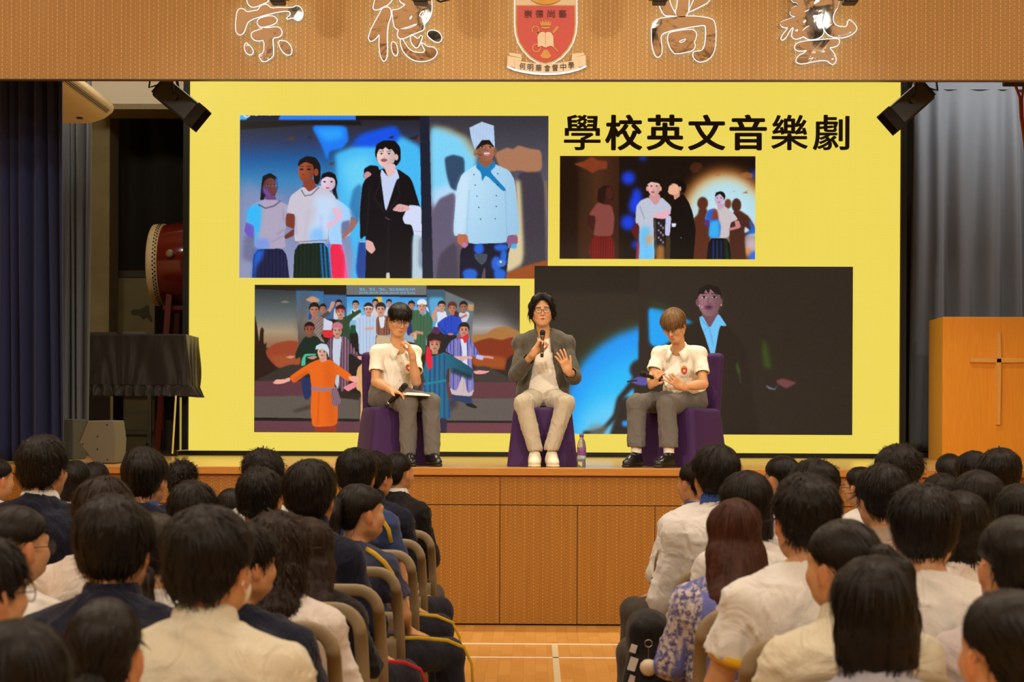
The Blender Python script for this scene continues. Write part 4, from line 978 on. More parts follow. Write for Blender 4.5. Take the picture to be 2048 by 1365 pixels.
c.l([(620, 1095), (700, 1160)], 10, (20, 20, 28)).p([(680, 1150), (792, 1150), (780, 1212), (740, 1244), (690, 1192)], (66, 78, 92)).l([(970, 1090), (940, 1200)], 8, (20, 20, 28)).e(900, 1225, 36, 30, (60, 120, 210)).e(895, 1215, 10, 8, (235, 245, 255))
c.mesh('picture', M_PIC, led, LO, YL-0.004)['label'] = 'picture of costumed singers, a man in black and a cook in white'

# ---- picture 2: spotlit scene, small, upper right
c = Canvas((1120, 312, 1511, 518)); c.at(1110, 300, 4.995)
c.vg([(50, (34, 22, 14)), (240, (50, 32, 20)), (420, (76, 44, 26)), (640, (58, 32, 20)), (645, (26, 18, 14)), (2010, (24, 14, 10))], horiz=True)
c.p([(60, 700), (240, 640), (640, 800), (640, 1090), (60, 1090)], (74, 36, 22), 60, .5).p([(60, 50), (240, 50), (230, 1090), (60, 1090)], (30, 16, 10), 14, .8)
c.p([(180, 140), (290, 115), (370, 65), (430, 105), (526, 110), (520, 190), (440, 192), (375, 236), (310, 190)], (132, 58, 32), 4)
for q in ((735, 280, 66, 66), (820, 470, 50, 90), (800, 560, 60, 80), (735, 725, 74, 76), (805, 945, 34, 34), (880, 80, 40, 20), (1985, 250, 20, 60)): c.e(*q, (24, 66, 240), 22, .95)
c.e(1690, 640, 440, 470, (150, 82, 32), 46).e(1690, 650, 395, 410, (222, 190, 128), 40).e(1700, 690, 360, 400, (184, 224, 234), 40).e(1720, 800, 260, 330, (206, 234, 250), 60, .7)
c.p([(1330, 820), (2010, 820), (2010, 1090), (1330, 1090)], (110, 60, 36), 50, .75).e(1960, 960, 60, 90, (220, 200, 220), 24, .8).e(1980, 1050, 40, 40, (40, 110, 240), 16).e(1930, 1010, 30, 40, (230, 140, 60), 14, .8)
c.p([(1340, 180), (1390, 120), (1470, 130), (1470, 190), (1390, 240)], (90, 44, 26), 6, .7).p([(1850, 240), (1920, 215), (1980, 240), (1970, 280), (1880, 270)], (180, 110, 60), 6, .7)
for bx, by, sz in ((1630, 240, 34), (1745, 230, 14), (1905, 415, 36), (1790, 408, 10), (1960, 345, 18)): c.p([(bx-sz, by+sz*.4), (bx-4, by-2), (bx+sz*.8, by-sz*.5), (bx+sz*.2, by+6), (bx+sz, by+sz*.4)], (186, 104, 64), 2)
SHD = (92, 46, 30)
c.e(1478, 532, 54, 66, SHD, 5).p([(1440, 580), (1520, 580), (1530, 640), (1560, 720), (1540, 1090), (1370, 1090), (1380, 690), (1430, 640)], SHD, 6)
c.e(1730, 535, 34, 50, (112, 62, 42), 5).e(1815, 548, 48, 68, (78, 40, 30), 4).p([(1790, 600), (1850, 600), (1940, 660), (2004, 770), (1950, 830), (1895, 860), (1930, 1090), (1760, 1090), (1740, 760)], (76, 40, 30), 6)
c.p([(1940, 690), (2005, 780), (2005, 830), (1900, 840), (1960, 790)], (30, 100, 210), 5, .9).p([(1900, 760), (1950, 800), (1895, 830)], (200, 226, 246), 5)
# girl in the dark, left
c.p([(425, 510), (430, 400), (490, 350), (570, 365), (588, 430), (580, 500), (500, 530), (470, 560)], (40, 20, 18), 4).e(545, 430, 38, 62, (74, 34, 30), 4).p([(500, 470), (560, 500), (560, 560), (490, 550)], (66, 28, 26), 4)
c.p([(340, 650), (400, 660), (410, 720), (370, 730), (405, 810), (370, 800), (312, 720)], (66, 28, 28), 4).p([(575, 690), (610, 710), (590, 770), (570, 760)], (60, 26, 26), 4)
c.p([(430, 520), (480, 540), (570, 555), (600, 680), (580, 862), (385, 862), (410, 720), (405, 660), (338, 648)], (136, 70, 64), 4).p([(370, 866), (590, 866), (614, 1070), (338, 1052)], (126, 28, 26), 3).stripes([(370, 866), (590, 866), (614, 1070), (338, 1052)], (84, 18, 18), 24, .4, .7)
# man in the white robe and the man in black
c.p([(940, 470), (1010, 552), (1065, 466), (1165, 560), (1160, 630), (1060, 640), (985, 680), (990, 750), (1005, 1090), (828, 1090), (850, 760), (806, 730), (815, 560), (860, 502)], (194, 198, 216), 3)
c.p([(850, 770), (960, 770), (940, 900), (1000, 1090), (828, 1090)], (84, 196, 254), 22, .85).p([(900, 850), (1000, 850), (960, 960), (920, 960)], (210, 160, 110), 18, .8).e(880, 1010, 30, 70, (120, 200, 255), 12).e(965, 1010, 34, 70, (110, 200, 255), 12).p([(828, 900), (850, 920), (830, 1090), (800, 1090)], (170, 40, 60), 5)
c.l([(1000, 690), (1010, 820), (1020, 1060)], 14, (120, 116, 130), 4, .6).l([(850, 560), (880, 640), (900, 690)], 7, (110, 112, 130), 4, .7)
c.p([(760, 800), (830, 720), (840, 800), (830, 920), (780, 840)], (96, 28, 30), 5).p([(1010, 690), (1105, 688), (1095, 900), (1100, 1090), (1010, 1090), (1020, 900)], (34, 28, 38), 3).p([(1020, 950), (1100, 950), (1100, 1090), (1000, 1090)], (196, 130, 56), 14, .8)
for i in range(9): c.e(1040+(i % 3)*22, 730+i*24, 9, 12, (190, 176, 160), 3, .8)
c.p([(950, 440), (1045, 440), (1060, 480), (1010, 550), (940, 480)], (214, 150, 150)).face(992, 378, 62, 76, (242, 184, 176), 1, .4).e(924, 386, 12, 24, (230, 160, 150)).e(1056, 384, 12, 24, (230, 160, 150))
c.p([(920, 350), (930, 300), (1000, 275), (1060, 310), (1062, 360), (1040, 330), (960, 318)], (18, 14, 14)).l([(926, 348), (960, 325), (1050, 350)], 9, (226, 200, 180))
for q in (964, 1018): c.eye(q, 362, 13, (34, 16, 20))
c.e(980, 420, 20, 9, (176, 80, 92)).l([(985, 370), (978, 395), (995, 398)], 5, (200, 130, 130))
c.p([(1195, 490), (1280, 430), (1340, 520), (1378, 620), (1412, 800), (1370, 1090), (1100, 1090), (1160, 820), (1150, 640)], (17, 13, 13))
c.p([(1185, 440), (1250, 400), (1250, 460), (1195, 500)], (214, 150, 126)).e(1190, 392, 54, 58, (238, 178, 146)).p([(1130, 380), (1140, 400), (1128, 412), (1145, 440), (1180, 445)], (238, 178, 146))
c.p([(1130, 340), (1180, 290), (1260, 285), (1310, 340), (1310, 400), (1280, 440), (1255, 390), (1240, 340), (1190, 320)], (14, 11, 12)).e(1252, 385, 12, 22, (226, 160, 130)).l([(1150, 350), (1175, 348)], 6, (50, 26, 26))
c.p([(985, 640), (1060, 625), (1130, 595), (1165, 628), (1100, 690), (1000, 680)], (242, 176, 192), 2).p([(1110, 650), (1166, 660), (1150, 858), (1102, 852)], (196, 198, 232)).p([(1170, 730), (1216, 730), (1206, 768), (1170, 766)], (226, 230, 244)).p([(1110, 860), (1160, 860), (1150, 1090), (1110, 1090)], (70, 52, 34), 4).e(1265, 876, 4, 4, (180, 180, 180))
# girl on the right
c.e(1655, 462, 50, 52, (26, 20, 24)).e(1642, 490, 46, 62, (206, 176, 204)).p([(1595, 470), (1610, 420), (1660, 410), (1700, 450), (1690, 480), (1650, 435)], (26, 20, 24)).p([(1620, 540), (1690, 530), (1700, 580), (1630, 600)], (200, 166, 190))
for q in (1622, 1660): c.eye(q, 480, 10, (36, 22, 28))
c.e(1640, 520, 12, 5, (150, 80, 100))
c.p([(1598, 575), (1650, 600), (1700, 560), (1790, 632), (1832, 690), (1755, 722), (1742, 876), (1540, 874), (1552, 700), (1498, 690), (1530, 600)], (206, 194, 196)).p([(1530, 600), (1590, 580), (1640, 700), (1660, 760), (1650, 874), (1540, 874), (1550, 700), (1498, 690)], (40, 100, 206), 6).p([(1555, 710), (1640, 700), (1650, 870), (1540, 870)], (54, 176, 244), 10).p([(1590, 580), (1625, 600), (1640, 690), (1560, 690)], (130, 62, 50), 6)
c.p([(1795, 706), (1840, 700), (1864, 772), (1742, 806), (1740, 780), (1810, 760)], (200, 130, 132)).p([(1496, 690), (1548, 700), (1545, 770), (1495, 750)], (90, 50, 120), 3)
c.p([(1540, 876), (1746, 882), (1784, 1090), (1502, 1090)], (14, 15, 26))
for q in (1585, 1625, 1665): c.l([(q, 900), (q, 1070)], 8, (30, 90, 190), 4, .7)
c.l([(1710, 890), (1730, 1070)], 22, (16, 62, 24), 6, .8)
c.mesh('picture', M_PIC, led, LO, YL-0.004)['label'] = 'small picture of a robed man and a man in black in a spotlight'

# ---- picture 3: group photograph, lower left
c = Canvas((509.5, 570, 1040, 865)); c.at(505, 565, 4.476)
c.vg([(20, (34, 24, 18)), (700, (40, 28, 22)), (1340, (50, 36, 34))])
c.vg([(70, (52, 58, 62)), (300, (104, 112, 112)), (440, (170, 150, 120)), (560, (150, 108, 76))], [(20, 60), (390, 75), (416, 560), (20, 600)])
c.vg([(70, (44, 104, 160)), (200, (70, 120, 160)), (330, (124, 118, 112)), (520, (96, 80, 70))], [(390, 72), (640, 78), (640, 460), (414, 560)])
c.p([(400, 80), (560, 80), (480, 300), (410, 520)], (90, 84, 80), 30, .7)
c.p([(640, 108), (850, 112), (850, 330), (640, 330)], (58, 104, 152), 4, 1, 0).vg([(120, (50, 150, 226)), (300, (130, 190, 226)), (500, (150, 170, 190))], [(845, 122), (1565, 130), (1565, 560), (845, 420)]).p([(1100, 126), (1165, 126), (1160, 250), (1120, 250)], (226, 190, 90), 6)
c.p([(475, 155), (520, 128), (545, 122), (600, 150), (600, 172), (530, 180)], (206, 150, 116), 4).p([(245, 180), (290, 162), (340, 182)], (140, 130, 116), 5)
c.p([(840, 18), (1560, 18), (1560, 108), (845, 112)], (110, 112, 112), 0, 1, 0).p([(840, 110), (1560, 110), (1560, 126), (840, 126)], (30, 26, 26), 0, 1, 0)
c.p([(100, 620), (200, 548), (330, 520), (415, 528), (436, 745), (240, 772), (150, 700)], (156, 66, 40), 4).p([(150, 660), (430, 640), (436, 745), (240, 772)], (168, 84, 46), 10, .7)
c.p([(20, 600), (22, 280), (44, 400), (62, 545), (70, 430), (85, 400), (104, 420), (100, 530), (112, 560), (130, 530), (122, 650), (220, 775), (60, 870), (20, 880)], (42, 24, 18), 3)
c.p([(30, 880), (320, 735), (520, 742), (520, 890), (30, 890)], (56, 46, 43), 4).p([(20, 885), (560, 885), (560, 1014), (20, 1022)], (96, 54, 64), 2, 1, 0)
c.p([(20, 1022), (560, 1012), (960, 1050), (960, 1220), (20, 1220)], (96, 86, 78), 3, 1, 0).p([(350, 1150), (540, 1090), (560, 1120), (400, 1165)], (52, 46, 42), 10, .7)
c.p([(20, 1210), (960, 1222), (960, 1242), (20, 1240)], (26, 20, 20), 0, 1, 0).p([(20, 1240), (960, 1244), (960, 1345), (20, 1345)], (102, 60, 70), 0, 1, 0)
c.at(780, 565, 4.475)
c.vg([(50, (40, 34, 28)), (260, (84, 80, 76)), (400, (170, 166, 166)), (520, (150, 110, 80))], [(500, 40), (1165, 30), (1165, 560), (730, 560)])
c.p([(860, 30), (1165, 30), (1165, 560), (1060, 380), (980, 200)], (46, 38, 34), 60, .8)
c.p([(330, 60), (492, 60), (492, 420), (330, 420)], (60, 92, 112), 3, 1, 0).p([(340, 130), (492, 130), (492, 420), (380, 420)], (84, 170, 216), 10).p([(492, 70), (752, 180), (735, 500), (492, 500)], (104, 116, 120), 4, 1, 0).p([(690, 190), (752, 190), (748, 250), (700, 245)], (196, 150, 100), 4)
c.p([(735, 470), (860, 455), (940, 400), (1040, 384), (1165, 430), (1165, 560), (735, 560)], (172, 118, 60), 5).p([(732, 540), (830, 505), (900, 490), (1000, 510), (1100, 480), (1165, 520), (1165, 790), (740, 750)], (134, 46, 16), 4).p([(740, 640), (1040, 660), (1040, 770), (740, 740)], (170, 84, 30), 12, .8)
c.p([(1030, 780), (1050, 680), (1100, 640), (1165, 640), (1165, 890), (1130, 880)], (40, 26, 20), 6).p([(730, 760), (860, 738), (1140, 880), (1140, 892), (280, 892), (280, 800)], (62, 52, 48), 3)
c.p([(280, 888), (1165, 888), (1165, 1032), (280, 1020)], (98, 54, 62), 2, 1, 0).p([(260, 1030), (1165, 1030), (1165, 1240), (260, 1240)], (98, 88, 82), 3, 1, 0).p([(260, 1232), (1165, 1232), (1165, 1250), (260, 1250)], (28, 20, 22), 0, 1, 0).p([(260, 1250), (1165, 1250), (1165, 1346), (260, 1346)], (112, 62, 72), 0, 1, 0)
c.p([(380, 1080), (580, 1030), (620, 1090), (560, 1140), (430, 1200)], (60, 50, 46), 14, .8)
# right half of the group
SK = (214, 150, 122)
c.head(195, 200, 32, (206, 140, 112)).p([(170, 240), (220, 240), (230, 470), (150, 470)], (40, 46, 110))
c.p([(420, 260), (500, 250), (520, 330), (470, 420), (390, 420), (430, 330)], (222, 226, 240)).p([(378, 290), (410, 215), (450, 205), (420, 260), (410, 350), (385, 340)], SK).head(465, 205, 36, (222, 160, 132)).p([(390, 390), (470, 400), (440, 460), (380, 450)], (92, 36, 84))
c.p([(620, 265), (700, 255), (716, 280), (690, 350), (620, 350)], (206, 210, 226)).head(660, 210, 38, (176, 112, 84), (26, 22, 24)).l([(620, 320), (690, 285)], 20, (186, 120, 92))
c.p([(470, 460), (610, 460), (560, 620), (470, 610)], (28, 26, 32)).p([(490, 310), (560, 285), (630, 300), (648, 350), (612, 440), (600, 468), (480, 460), (430, 400), (425, 360)], (30, 72, 196)).stripes([(490, 310), (560, 285), (630, 300), (600, 468), (480, 460)], (22, 54, 160), 26, .35, .6)
c.l([(432, 370), (500, 450), (560, 458)], 7, (16, 40, 120), 3, .9).l([(644, 360), (600, 450), (540, 458)], 7, (16, 40, 120), 3, .9).e(545, 458, 26, 9, (206, 128, 98))
c.p([(585, 240), (620, 270), (610, 310), (570, 290)], (70, 34, 32)).head(560, 222, 40, (206, 128, 98), (60, 32, 30), (92, 44, 42))
c.p([(200, 250), (260, 240), (300, 300), (340, 260), (386, 330), (380, 440), (330, 480), (320, 640), (250, 640), (210, 480), (190, 330)], (62, 104, 74)).stripes([(200, 250), (340, 260), (386, 330), (320, 640), (250, 640)], (48, 84, 58), 30, .3, .5)
c.p([(320, 190), (345, 230), (352, 268), (330, 240)], (230, 234, 244)).head(288, 208, 44, (220, 160, 136), (40, 30, 30), (226, 232, 244)).l([(185, 470), (240, 440), (300, 452)], 24, (206, 140, 112)).p([(215, 450), (245, 450), (240, 512), (210, 505)], (224, 168, 128))
c.p([(555, 980), (720, 990), (752, 1090), (690, 1080), (600, 1050), (560, 1090)], (38, 58, 96), 4).p([(680, 1075), (740, 1078), (788, 1108), (770, 1122), (690, 1100)], (18, 16, 18))
c.p([(540, 940), (640, 800), (760, 950), (735, 1015), (560, 1000)], (206, 186, 190)).p([(545, 520), (620, 480), (720, 490), (760, 560), (806, 640), (770, 660), (730, 650), (760, 950), (700, 990), (660, 800), (600, 970), (530, 930), (580, 650), (495, 610)], (120, 126, 200))
c.stripes([(545, 520), (620, 480), (720, 490), (760, 560), (806, 640), (730, 650), (760, 950), (700, 990), (660, 800), (600, 970), (530, 930), (580, 650), (495, 610)], (74, 64, 140), 30, .35, .9).stripes([(545, 520), (720, 490), (760, 950), (700, 990), (600, 970), (530, 930)], (206, 150, 170), 60, .12, .8)
c.p([(630, 500), (680, 490), (690, 560), (700, 780), (660, 800), (650, 600)], (222, 222, 234)).p([(575, 655), (740, 655), (740, 680), (690, 676), (660, 700), (575, 672)], (226, 170, 160)).p([(780, 640), (845, 650), (835, 690), (770, 676)], (196, 190, 230)).l([(840, 660), (890, 662), (930, 670)], 22, (220, 140, 130))
c.head(665, 415, 50, (224, 146, 122), (30, 24, 24)).p([(600, 470), (640, 492), (700, 450), (708, 500), (672, 545), (655, 500), (620, 500)], (214, 40, 50))
TE = [(330, 660), (410, 650), (490, 620), (560, 650), (750, 770), (735, 850), (620, 800), (520, 760), (500, 870), (560, 1210), (440, 1228), (400, 1100), (290, 980), (320, 890), (300, 800)]
c.p(TE, (22, 114, 140)).sh(TE, (8, 48, 70), .6, 1).stripes([(330, 660), (410, 650), (520, 640), (520, 760), (500, 870), (560, 1210), (440, 1228), (290, 980), (320, 890)], (40, 62, 132), 44, .4, .8).l([(560, 780), (740, 850)], 44, (10, 40, 50), 8, .8).l([(310, 905), (400, 890), (510, 870)], 22, (14, 130, 146))
c.p([(745, 790), (800, 780), (860, 785), (900, 788), (850, 812), (770, 815)], (240, 160, 160)).head(405, 545, 58, (214, 152, 122), (36, 26, 24), None, 0, -.1, (200, 84, 70)).p([(335, 560), (365, 590), (385, 690), (385, 760), (345, 780), (320, 660)], (236, 30, 56)).p([(185, 930), (230, 918), (246, 940), (210, 950)], (240, 140, 150)).p([(440, 1210), (520, 1210), (500, 1346), (440, 1346)], (46, 38, 62), 4)
# left half of the group
c.at(505, 565, 4.476)
WH = (214, 206, 214)
for hx, hy, rr in ((775, 190, 30), (925, 195, 30), (1102, 180, 28), (1225, 180, 26)): c.p([(hx-40, hy+40), (hx+40, hy+40), (hx+52, hy+140), (hx-50, hy+140)], WH if hx != 925 else (196, 220, 230)); c.head(hx, hy, rr, (216, 158, 132))
c.p([(880, 380), (930, 380), (930, 480), (870, 470)], (16, 74, 42)).p([(895, 240), (915, 270), (905, 320), (890, 300)], (26, 26, 30))
c.p([(610, 290), (660, 330), (720, 350), (720, 430), (630, 430)], (208, 212, 230)).p([(630, 425), (745, 425), (720, 500), (640, 490)], (222, 40, 50)).head(632, 230, 32, (196, 124, 96))
c.p([(690, 230), (705, 172), (742, 172), (730, 210), (700, 260), (640, 330), (600, 320)], (206, 150, 124)).l([(600, 330), (690, 265)], 36, (86, 72, 64))
c.p([(500, 350), (560, 300), (640, 310), (640, 400), (610, 470), (655, 540), (620, 530), (560, 450), (520, 400)], (150, 128, 120)).stripes([(500, 350), (560, 300), (640, 310), (640, 400), (610, 470), (655, 540), (560, 450)], (110, 80, 84), 22, .4, .7, .8).p([(500, 330), (515, 250), (540, 250), (530, 330)], (44, 66, 150)).head(555, 240, 48, (196, 128, 98), (26, 20, 20))
c.p([(740, 350), (800, 310), (850, 300), (960, 236), (980, 262), (900, 320), (870, 360), (880, 480), (950, 640), (800, 640), (800, 440)], (40, 72, 46)).stripes([(760, 340), (850, 310), (880, 480), (800, 480)], (80, 76, 60), 26, .3, .5, .6).p([(870, 450), (960, 460), (960, 640), (890, 640)], (26, 22, 24)).head(790, 258, 46, (214, 152, 126), (34, 24, 24), None, 0, 0, (196, 40, 56))
c.p([(930, 320), (1000, 290), (1060, 300), (1120, 300), (1130, 380), (1110, 450), (1100, 620), (960, 660), (950, 470), (925, 420)], (186, 206, 232)).stripes([(930, 320), (1120, 300), (1100, 620), (960, 660)], (160, 180, 212), 30, .3, .6).l([(1010, 415), (1090, 408)], 22, (222, 162, 142)).head(1040, 235, 44, (222, 160, 136), (40, 30, 30), None, 0, .1, (222, 214, 210))
c.p([(1110, 310), (1160, 290), (1220, 300), (1245, 470), (1110, 470)], (150, 96, 70)).stripes([(1110, 310), (1220, 300), (1245, 470), (1110, 470)], (96, 54, 52), 24, .4, .8).p([(1130, 300), (1190, 300), (1180, 400), (1150, 410)], (220, 226, 240)).head(1150, 235, 46, (226, 164, 136), (40, 30, 30)).p([(1110, 470), (1240, 480), (1240, 640), (1110, 620)], (206, 176, 140))
c.p([(440, 830), (540, 830), (530, 1010), (500, 1052), (468, 1040), (450, 950)], (32, 46, 92), 3).p([(420, 560), (470, 485), (560, 475), (625, 530), (600, 640), (580, 860), (450, 850), (440, 660), (390, 690), (385, 640)], (18, 40, 30)).p([(470, 640), (575, 636), (570, 652), (480, 660), (478, 740), (440, 750), (445, 690)], (70, 190, 150)).p([(300, 672), (340, 655), (388, 660), (350, 684)], (206, 140, 124)).p([(485, 672), (560, 655), (588, 668), (540, 692)], (206, 140, 124)).head(512, 415, 48, (150, 88, 62), (24, 18, 18), None, 0, 0, (170, 44, 40))
c.p([(870, 640), (1010, 640), (980, 1000), (870, 980)], (28, 22, 24), 4).p([(1010, 640), (1500, 640), (1500, 1020), (980, 1020)], (70, 60, 56), 6).p([(960, 1030), (1560, 1030), (1560, 1228), (960, 1225)], (96, 86, 78), 4, 1, 0).p([(940, 1242), (1560, 1242), (1560, 1345), (940, 1345)], (106, 60, 70), 0, 1, 0)
c.p([(700, 490), (790, 475), (850, 490), (900, 590), (960, 650), (935, 670), (860, 620), (868, 900), (800, 990), (760, 800), (720, 960), (690, 640), (660, 560)], (96, 64, 84)).stripes([(700, 490), (790, 475), (850, 490), (960, 650), (860, 620), (868, 900), (800, 990), (690, 640)], (170, 130, 140), 26, .25, .8).p([(725, 490), (805, 480), (790, 640), (775, 960), (740, 900), (720, 640)], (198, 208, 226)).p([(935, 660), (1000, 655), (1010, 690), (960, 690)], (232, 150, 150)).head(762, 425, 50, (214, 158, 136), (50, 36, 32), (204, 110, 132))
c.p([(940, 770), (1010, 700), (1040, 900), (1040, 1280), (970, 1270), (980, 980), (930, 950)], (226, 172, 110)).p([(815, 940), (860, 915), (930, 880), (940, 930), (860, 975)], (238, 140, 150))
OR = [(520, 720), (590, 690), (700, 690), (755, 730), (900, 830), (870, 890), (760, 815), (735, 930), (770, 1120), (765, 1280), (545, 1298), (525, 1150), (535, 950), (515, 800), (375, 905), (330, 850), (440, 770)]
c.p([(560, 1280), (760, 1270), (760, 1345), (570, 1345)], (150, 54, 40)).p(OR, (236, 104, 22)).p([(640, 700), (740, 730), (735, 930), (765, 1280), (680, 1290)], (206, 84, 14), 24, .5).l([(600, 980), (590, 1280)], 10, (196, 78, 16), 4, .7).l([(375, 880), (500, 800)], 30, (196, 80, 18), 10, .7)
c.p([(530, 930), (640, 945), (760, 935), (765, 965), (640, 975), (530, 965)], (150, 122, 140)).p([(705, 950), (760, 940), (800, 1060), (770, 1110), (720, 1105)], (146, 110, 122)).stripes([(705, 950), (760, 940), (800, 1060), (770, 1110), (720, 1105)], (96, 70, 86), 18, .4, .7, .2)
c.p([(183, 905), (215, 870), (290, 868), (335, 850), (345, 880), (280, 905), (230, 912)], (244, 170, 150)).p([(860, 840), (940, 835), (968, 870), (930, 895), (880, 880)], (244, 170, 150)).p([(590, 650), (670, 650), (670, 700), (620, 715)], (220, 160, 136)).head(628, 615, 52, (236, 180, 156), (60, 44, 40)).p([(565, 600), (575, 565), (620, 545), (670, 555), (690, 600), (690, 680), (672, 620), (625, 590), (590, 598)], (196, 216, 230))
# the subtitle screen's two lines of lettering
c.mesh('picture', M_PIC, led, LO, YL-0.004)['label'] = 'group picture of a costumed cast with a boy in orange in front'
M_SUB = emit('subtitle_light', rgb(120, 186, 232), 0.9)
def led_text(name, body, x0, y0, x1, y1, m, off, parent=led, dy=0.008):
    a = at(x0, y1, YL-dy); b = at(x1, y0, YL-dy); V, F = fit_text(body, a.x-LO.x, b.x-LO.x, a.z-LO.z, b.z-LO.z, -dy, off)
    return MB().add(V, F).build(name, m, parent)
led_text('subtitle_lettering', '雅各，雅各，雅各，雅各和他的兒子們', 718, 576.5, 830, 582.5, M_SUB, 0.01)
led_text('subtitle_lettering', 'Jacob Jacob Jacob Jacob and Sons', 718, 583.5, 830, 589, M_SUB, 0.008)

# ---- picture 4: dark close-up, lower right
c = Canvas((1069, 532, 1706, 868)); c.at(674, 450, 2.923)
c.vg([(240, (32, 25, 18)), (380, (36, 28, 20)), (420, (46, 37, 27)), (1220, (48, 38, 28))])
c.e(1880, 1120, 590, 570, (56, 62, 30), 30, .8).e(1890, 1130, 560, 545, (18, 150, 246), 20).e(1860, 1190, 470, 450, (30, 186, 252), 60).e(1750, 1200, 330, 200, (130, 218, 250), 60, .8).e(1560, 1160, 120, 60, (90, 200, 250), 40, .6)
c.p([(1772, 200), (3100, 200), (3100, 1230), (1900, 1230), (1730, 1100), (1745, 900), (1765, 800)], (44, 35, 27), 5, 1, 0)
c.p([(1820, 480), (1900, 490), (1980, 520), (2040, 545), (2100, 580), (2000, 640), (1900, 715), (1860, 712), (1828, 690)], (22, 164, 246), 7).p([(1830, 430), (1990, 500), (1990, 530), (1830, 480)], (50, 70, 40), 16, .6)
c.e(1775, 845, 60, 60, (42, 34, 30), 8).p([(1740, 880), (1840, 860), (1860, 1000), (1740, 950), (1690, 1000), (1660, 1060), (1640, 1130), (1580, 1190), (1490, 1215), (1440, 1215), (1440, 1205), (1500, 1200), (1560, 1180), (1620, 1110), (1640, 1010), (1690, 950)], (42, 34, 30), 7).p([(1660, 1010), (1900, 980), (1900, 1225), (1560, 1225), (1630, 1130)], (42, 34, 30), 8)
c.e(1530, 1190, 60, 26, (130, 130, 120), 12, .6).e(1690, 1160, 20, 18, (40, 150, 240), 6)
c.p([(1712, 912), (1762, 886), (1822, 888), (1842, 920), (1800, 940), (1750, 930)], (92, 82, 164), 3).l([(1700, 915), (1760, 908)], 9, (30, 24, 24))
c.at(1348, 450, 2.923)
c.p([(20, 590), (150, 560), (300, 570), (420, 700), (520, 1215), (0, 1215)], (38, 29, 22), 8)
c.p([(172, 500), (262, 500), (272, 570), (215, 610), (160, 560)], (116, 78, 86)).face(208, 440, 66, 90, (160, 112, 120), 1, .5).e(140, 450, 10, 22, (120, 80, 84)).e(276, 450, 10, 22, (120, 80, 84)).p([(240, 380), (276, 420), (270, 490), (235, 520)], (116, 78, 84), 14, .7)
c.p([(135, 430), (150, 370), (200, 345), (262, 360), (285, 420), (270, 405), (248, 405), (232, 388), (214, 372), (204, 402), (188, 375), (176, 404), (156, 400)], (22, 16, 14), 0, 1, 0)
for q in (178, 238): c.eye(q, 420, 15, (30, 18, 20)); c.l([(q-20, 400), (q+18, 398)], 5, (52, 32, 34))
c.l([(205, 425), (198, 455), (220, 458)], 7, (114, 72, 80)).e(206, 480, 26, 17, (112, 66, 92)).e(206, 478, 15, 6, (66, 34, 46))
for q in ((150, 470), (166, 478), (278, 466)): c.e(q[0], q[1], 4, 4, (210, 190, 190))
c.p([(150, 536), (170, 530), (212, 604), (262, 512), (314, 590), (270, 585), (238, 772), (222, 765), (182, 640), (158, 580)], (112, 196, 246)).l([(212, 604), (232, 700)], 5, (76, 150, 206), 2, .7).l([(150, 536), (212, 604), (180, 610)], 6, (70, 140, 196), 2, .6)
c.p([(520, 660), (545, 690), (575, 840), (530, 830), (518, 740)], (54, 84, 26), 10, .8).p([(372, 790), (392, 850), (385, 880), (366, 830)], (60, 90, 40), 5, .8).l([(388, 870), (392, 920)], 6, (80, 84, 50), 3, .6)
c.p([(600, 905), (640, 892), (725, 918), (700, 930), (660, 952), (610, 925)], (116, 64, 68), 4).p([(535, 930), (590, 955), (610, 930), (595, 960), (560, 955)], (110, 130, 150), 3).e(244, 912, 10, 8, (150, 140, 150), 3, .7)
c.mesh('picture', M_PIC, led, LO, YL-0.005)['label'] = 'dark picture of a performer in black with a blue shirt in a blue spotlight'
# ---- title
M_TITLE = plain('led_black_lettering', rgb(26, 20, 12), 0.6)
for i, ch in enumerate('學校英文音樂劇'):
    x0 = 1126+i*82.9; a = at(x0+3, 300, YL); b = at(x0+74, 231, YL); q = MB()
    V, F = fit_text(ch, a.x-LO.x, b.x-LO.x, a.z-LO.z, b.z-LO.z, -0.008, 0.0)
    th = .0075 if ch in '學樂劇' else .0115
    for k, (dx, dz) in enumerate(((0, 0), (1, 0), (-1, 0), (0, .8), (0, -.8), (.7, .6), (-.7, .6), (.7, -.6), (-.7, -.6))):
        q.add([(x+dx*th, y-k*0.0001, z+dz*th*.8) for x, y, z in V], F)
    q.build('title_lettering', M_TITLE, led)
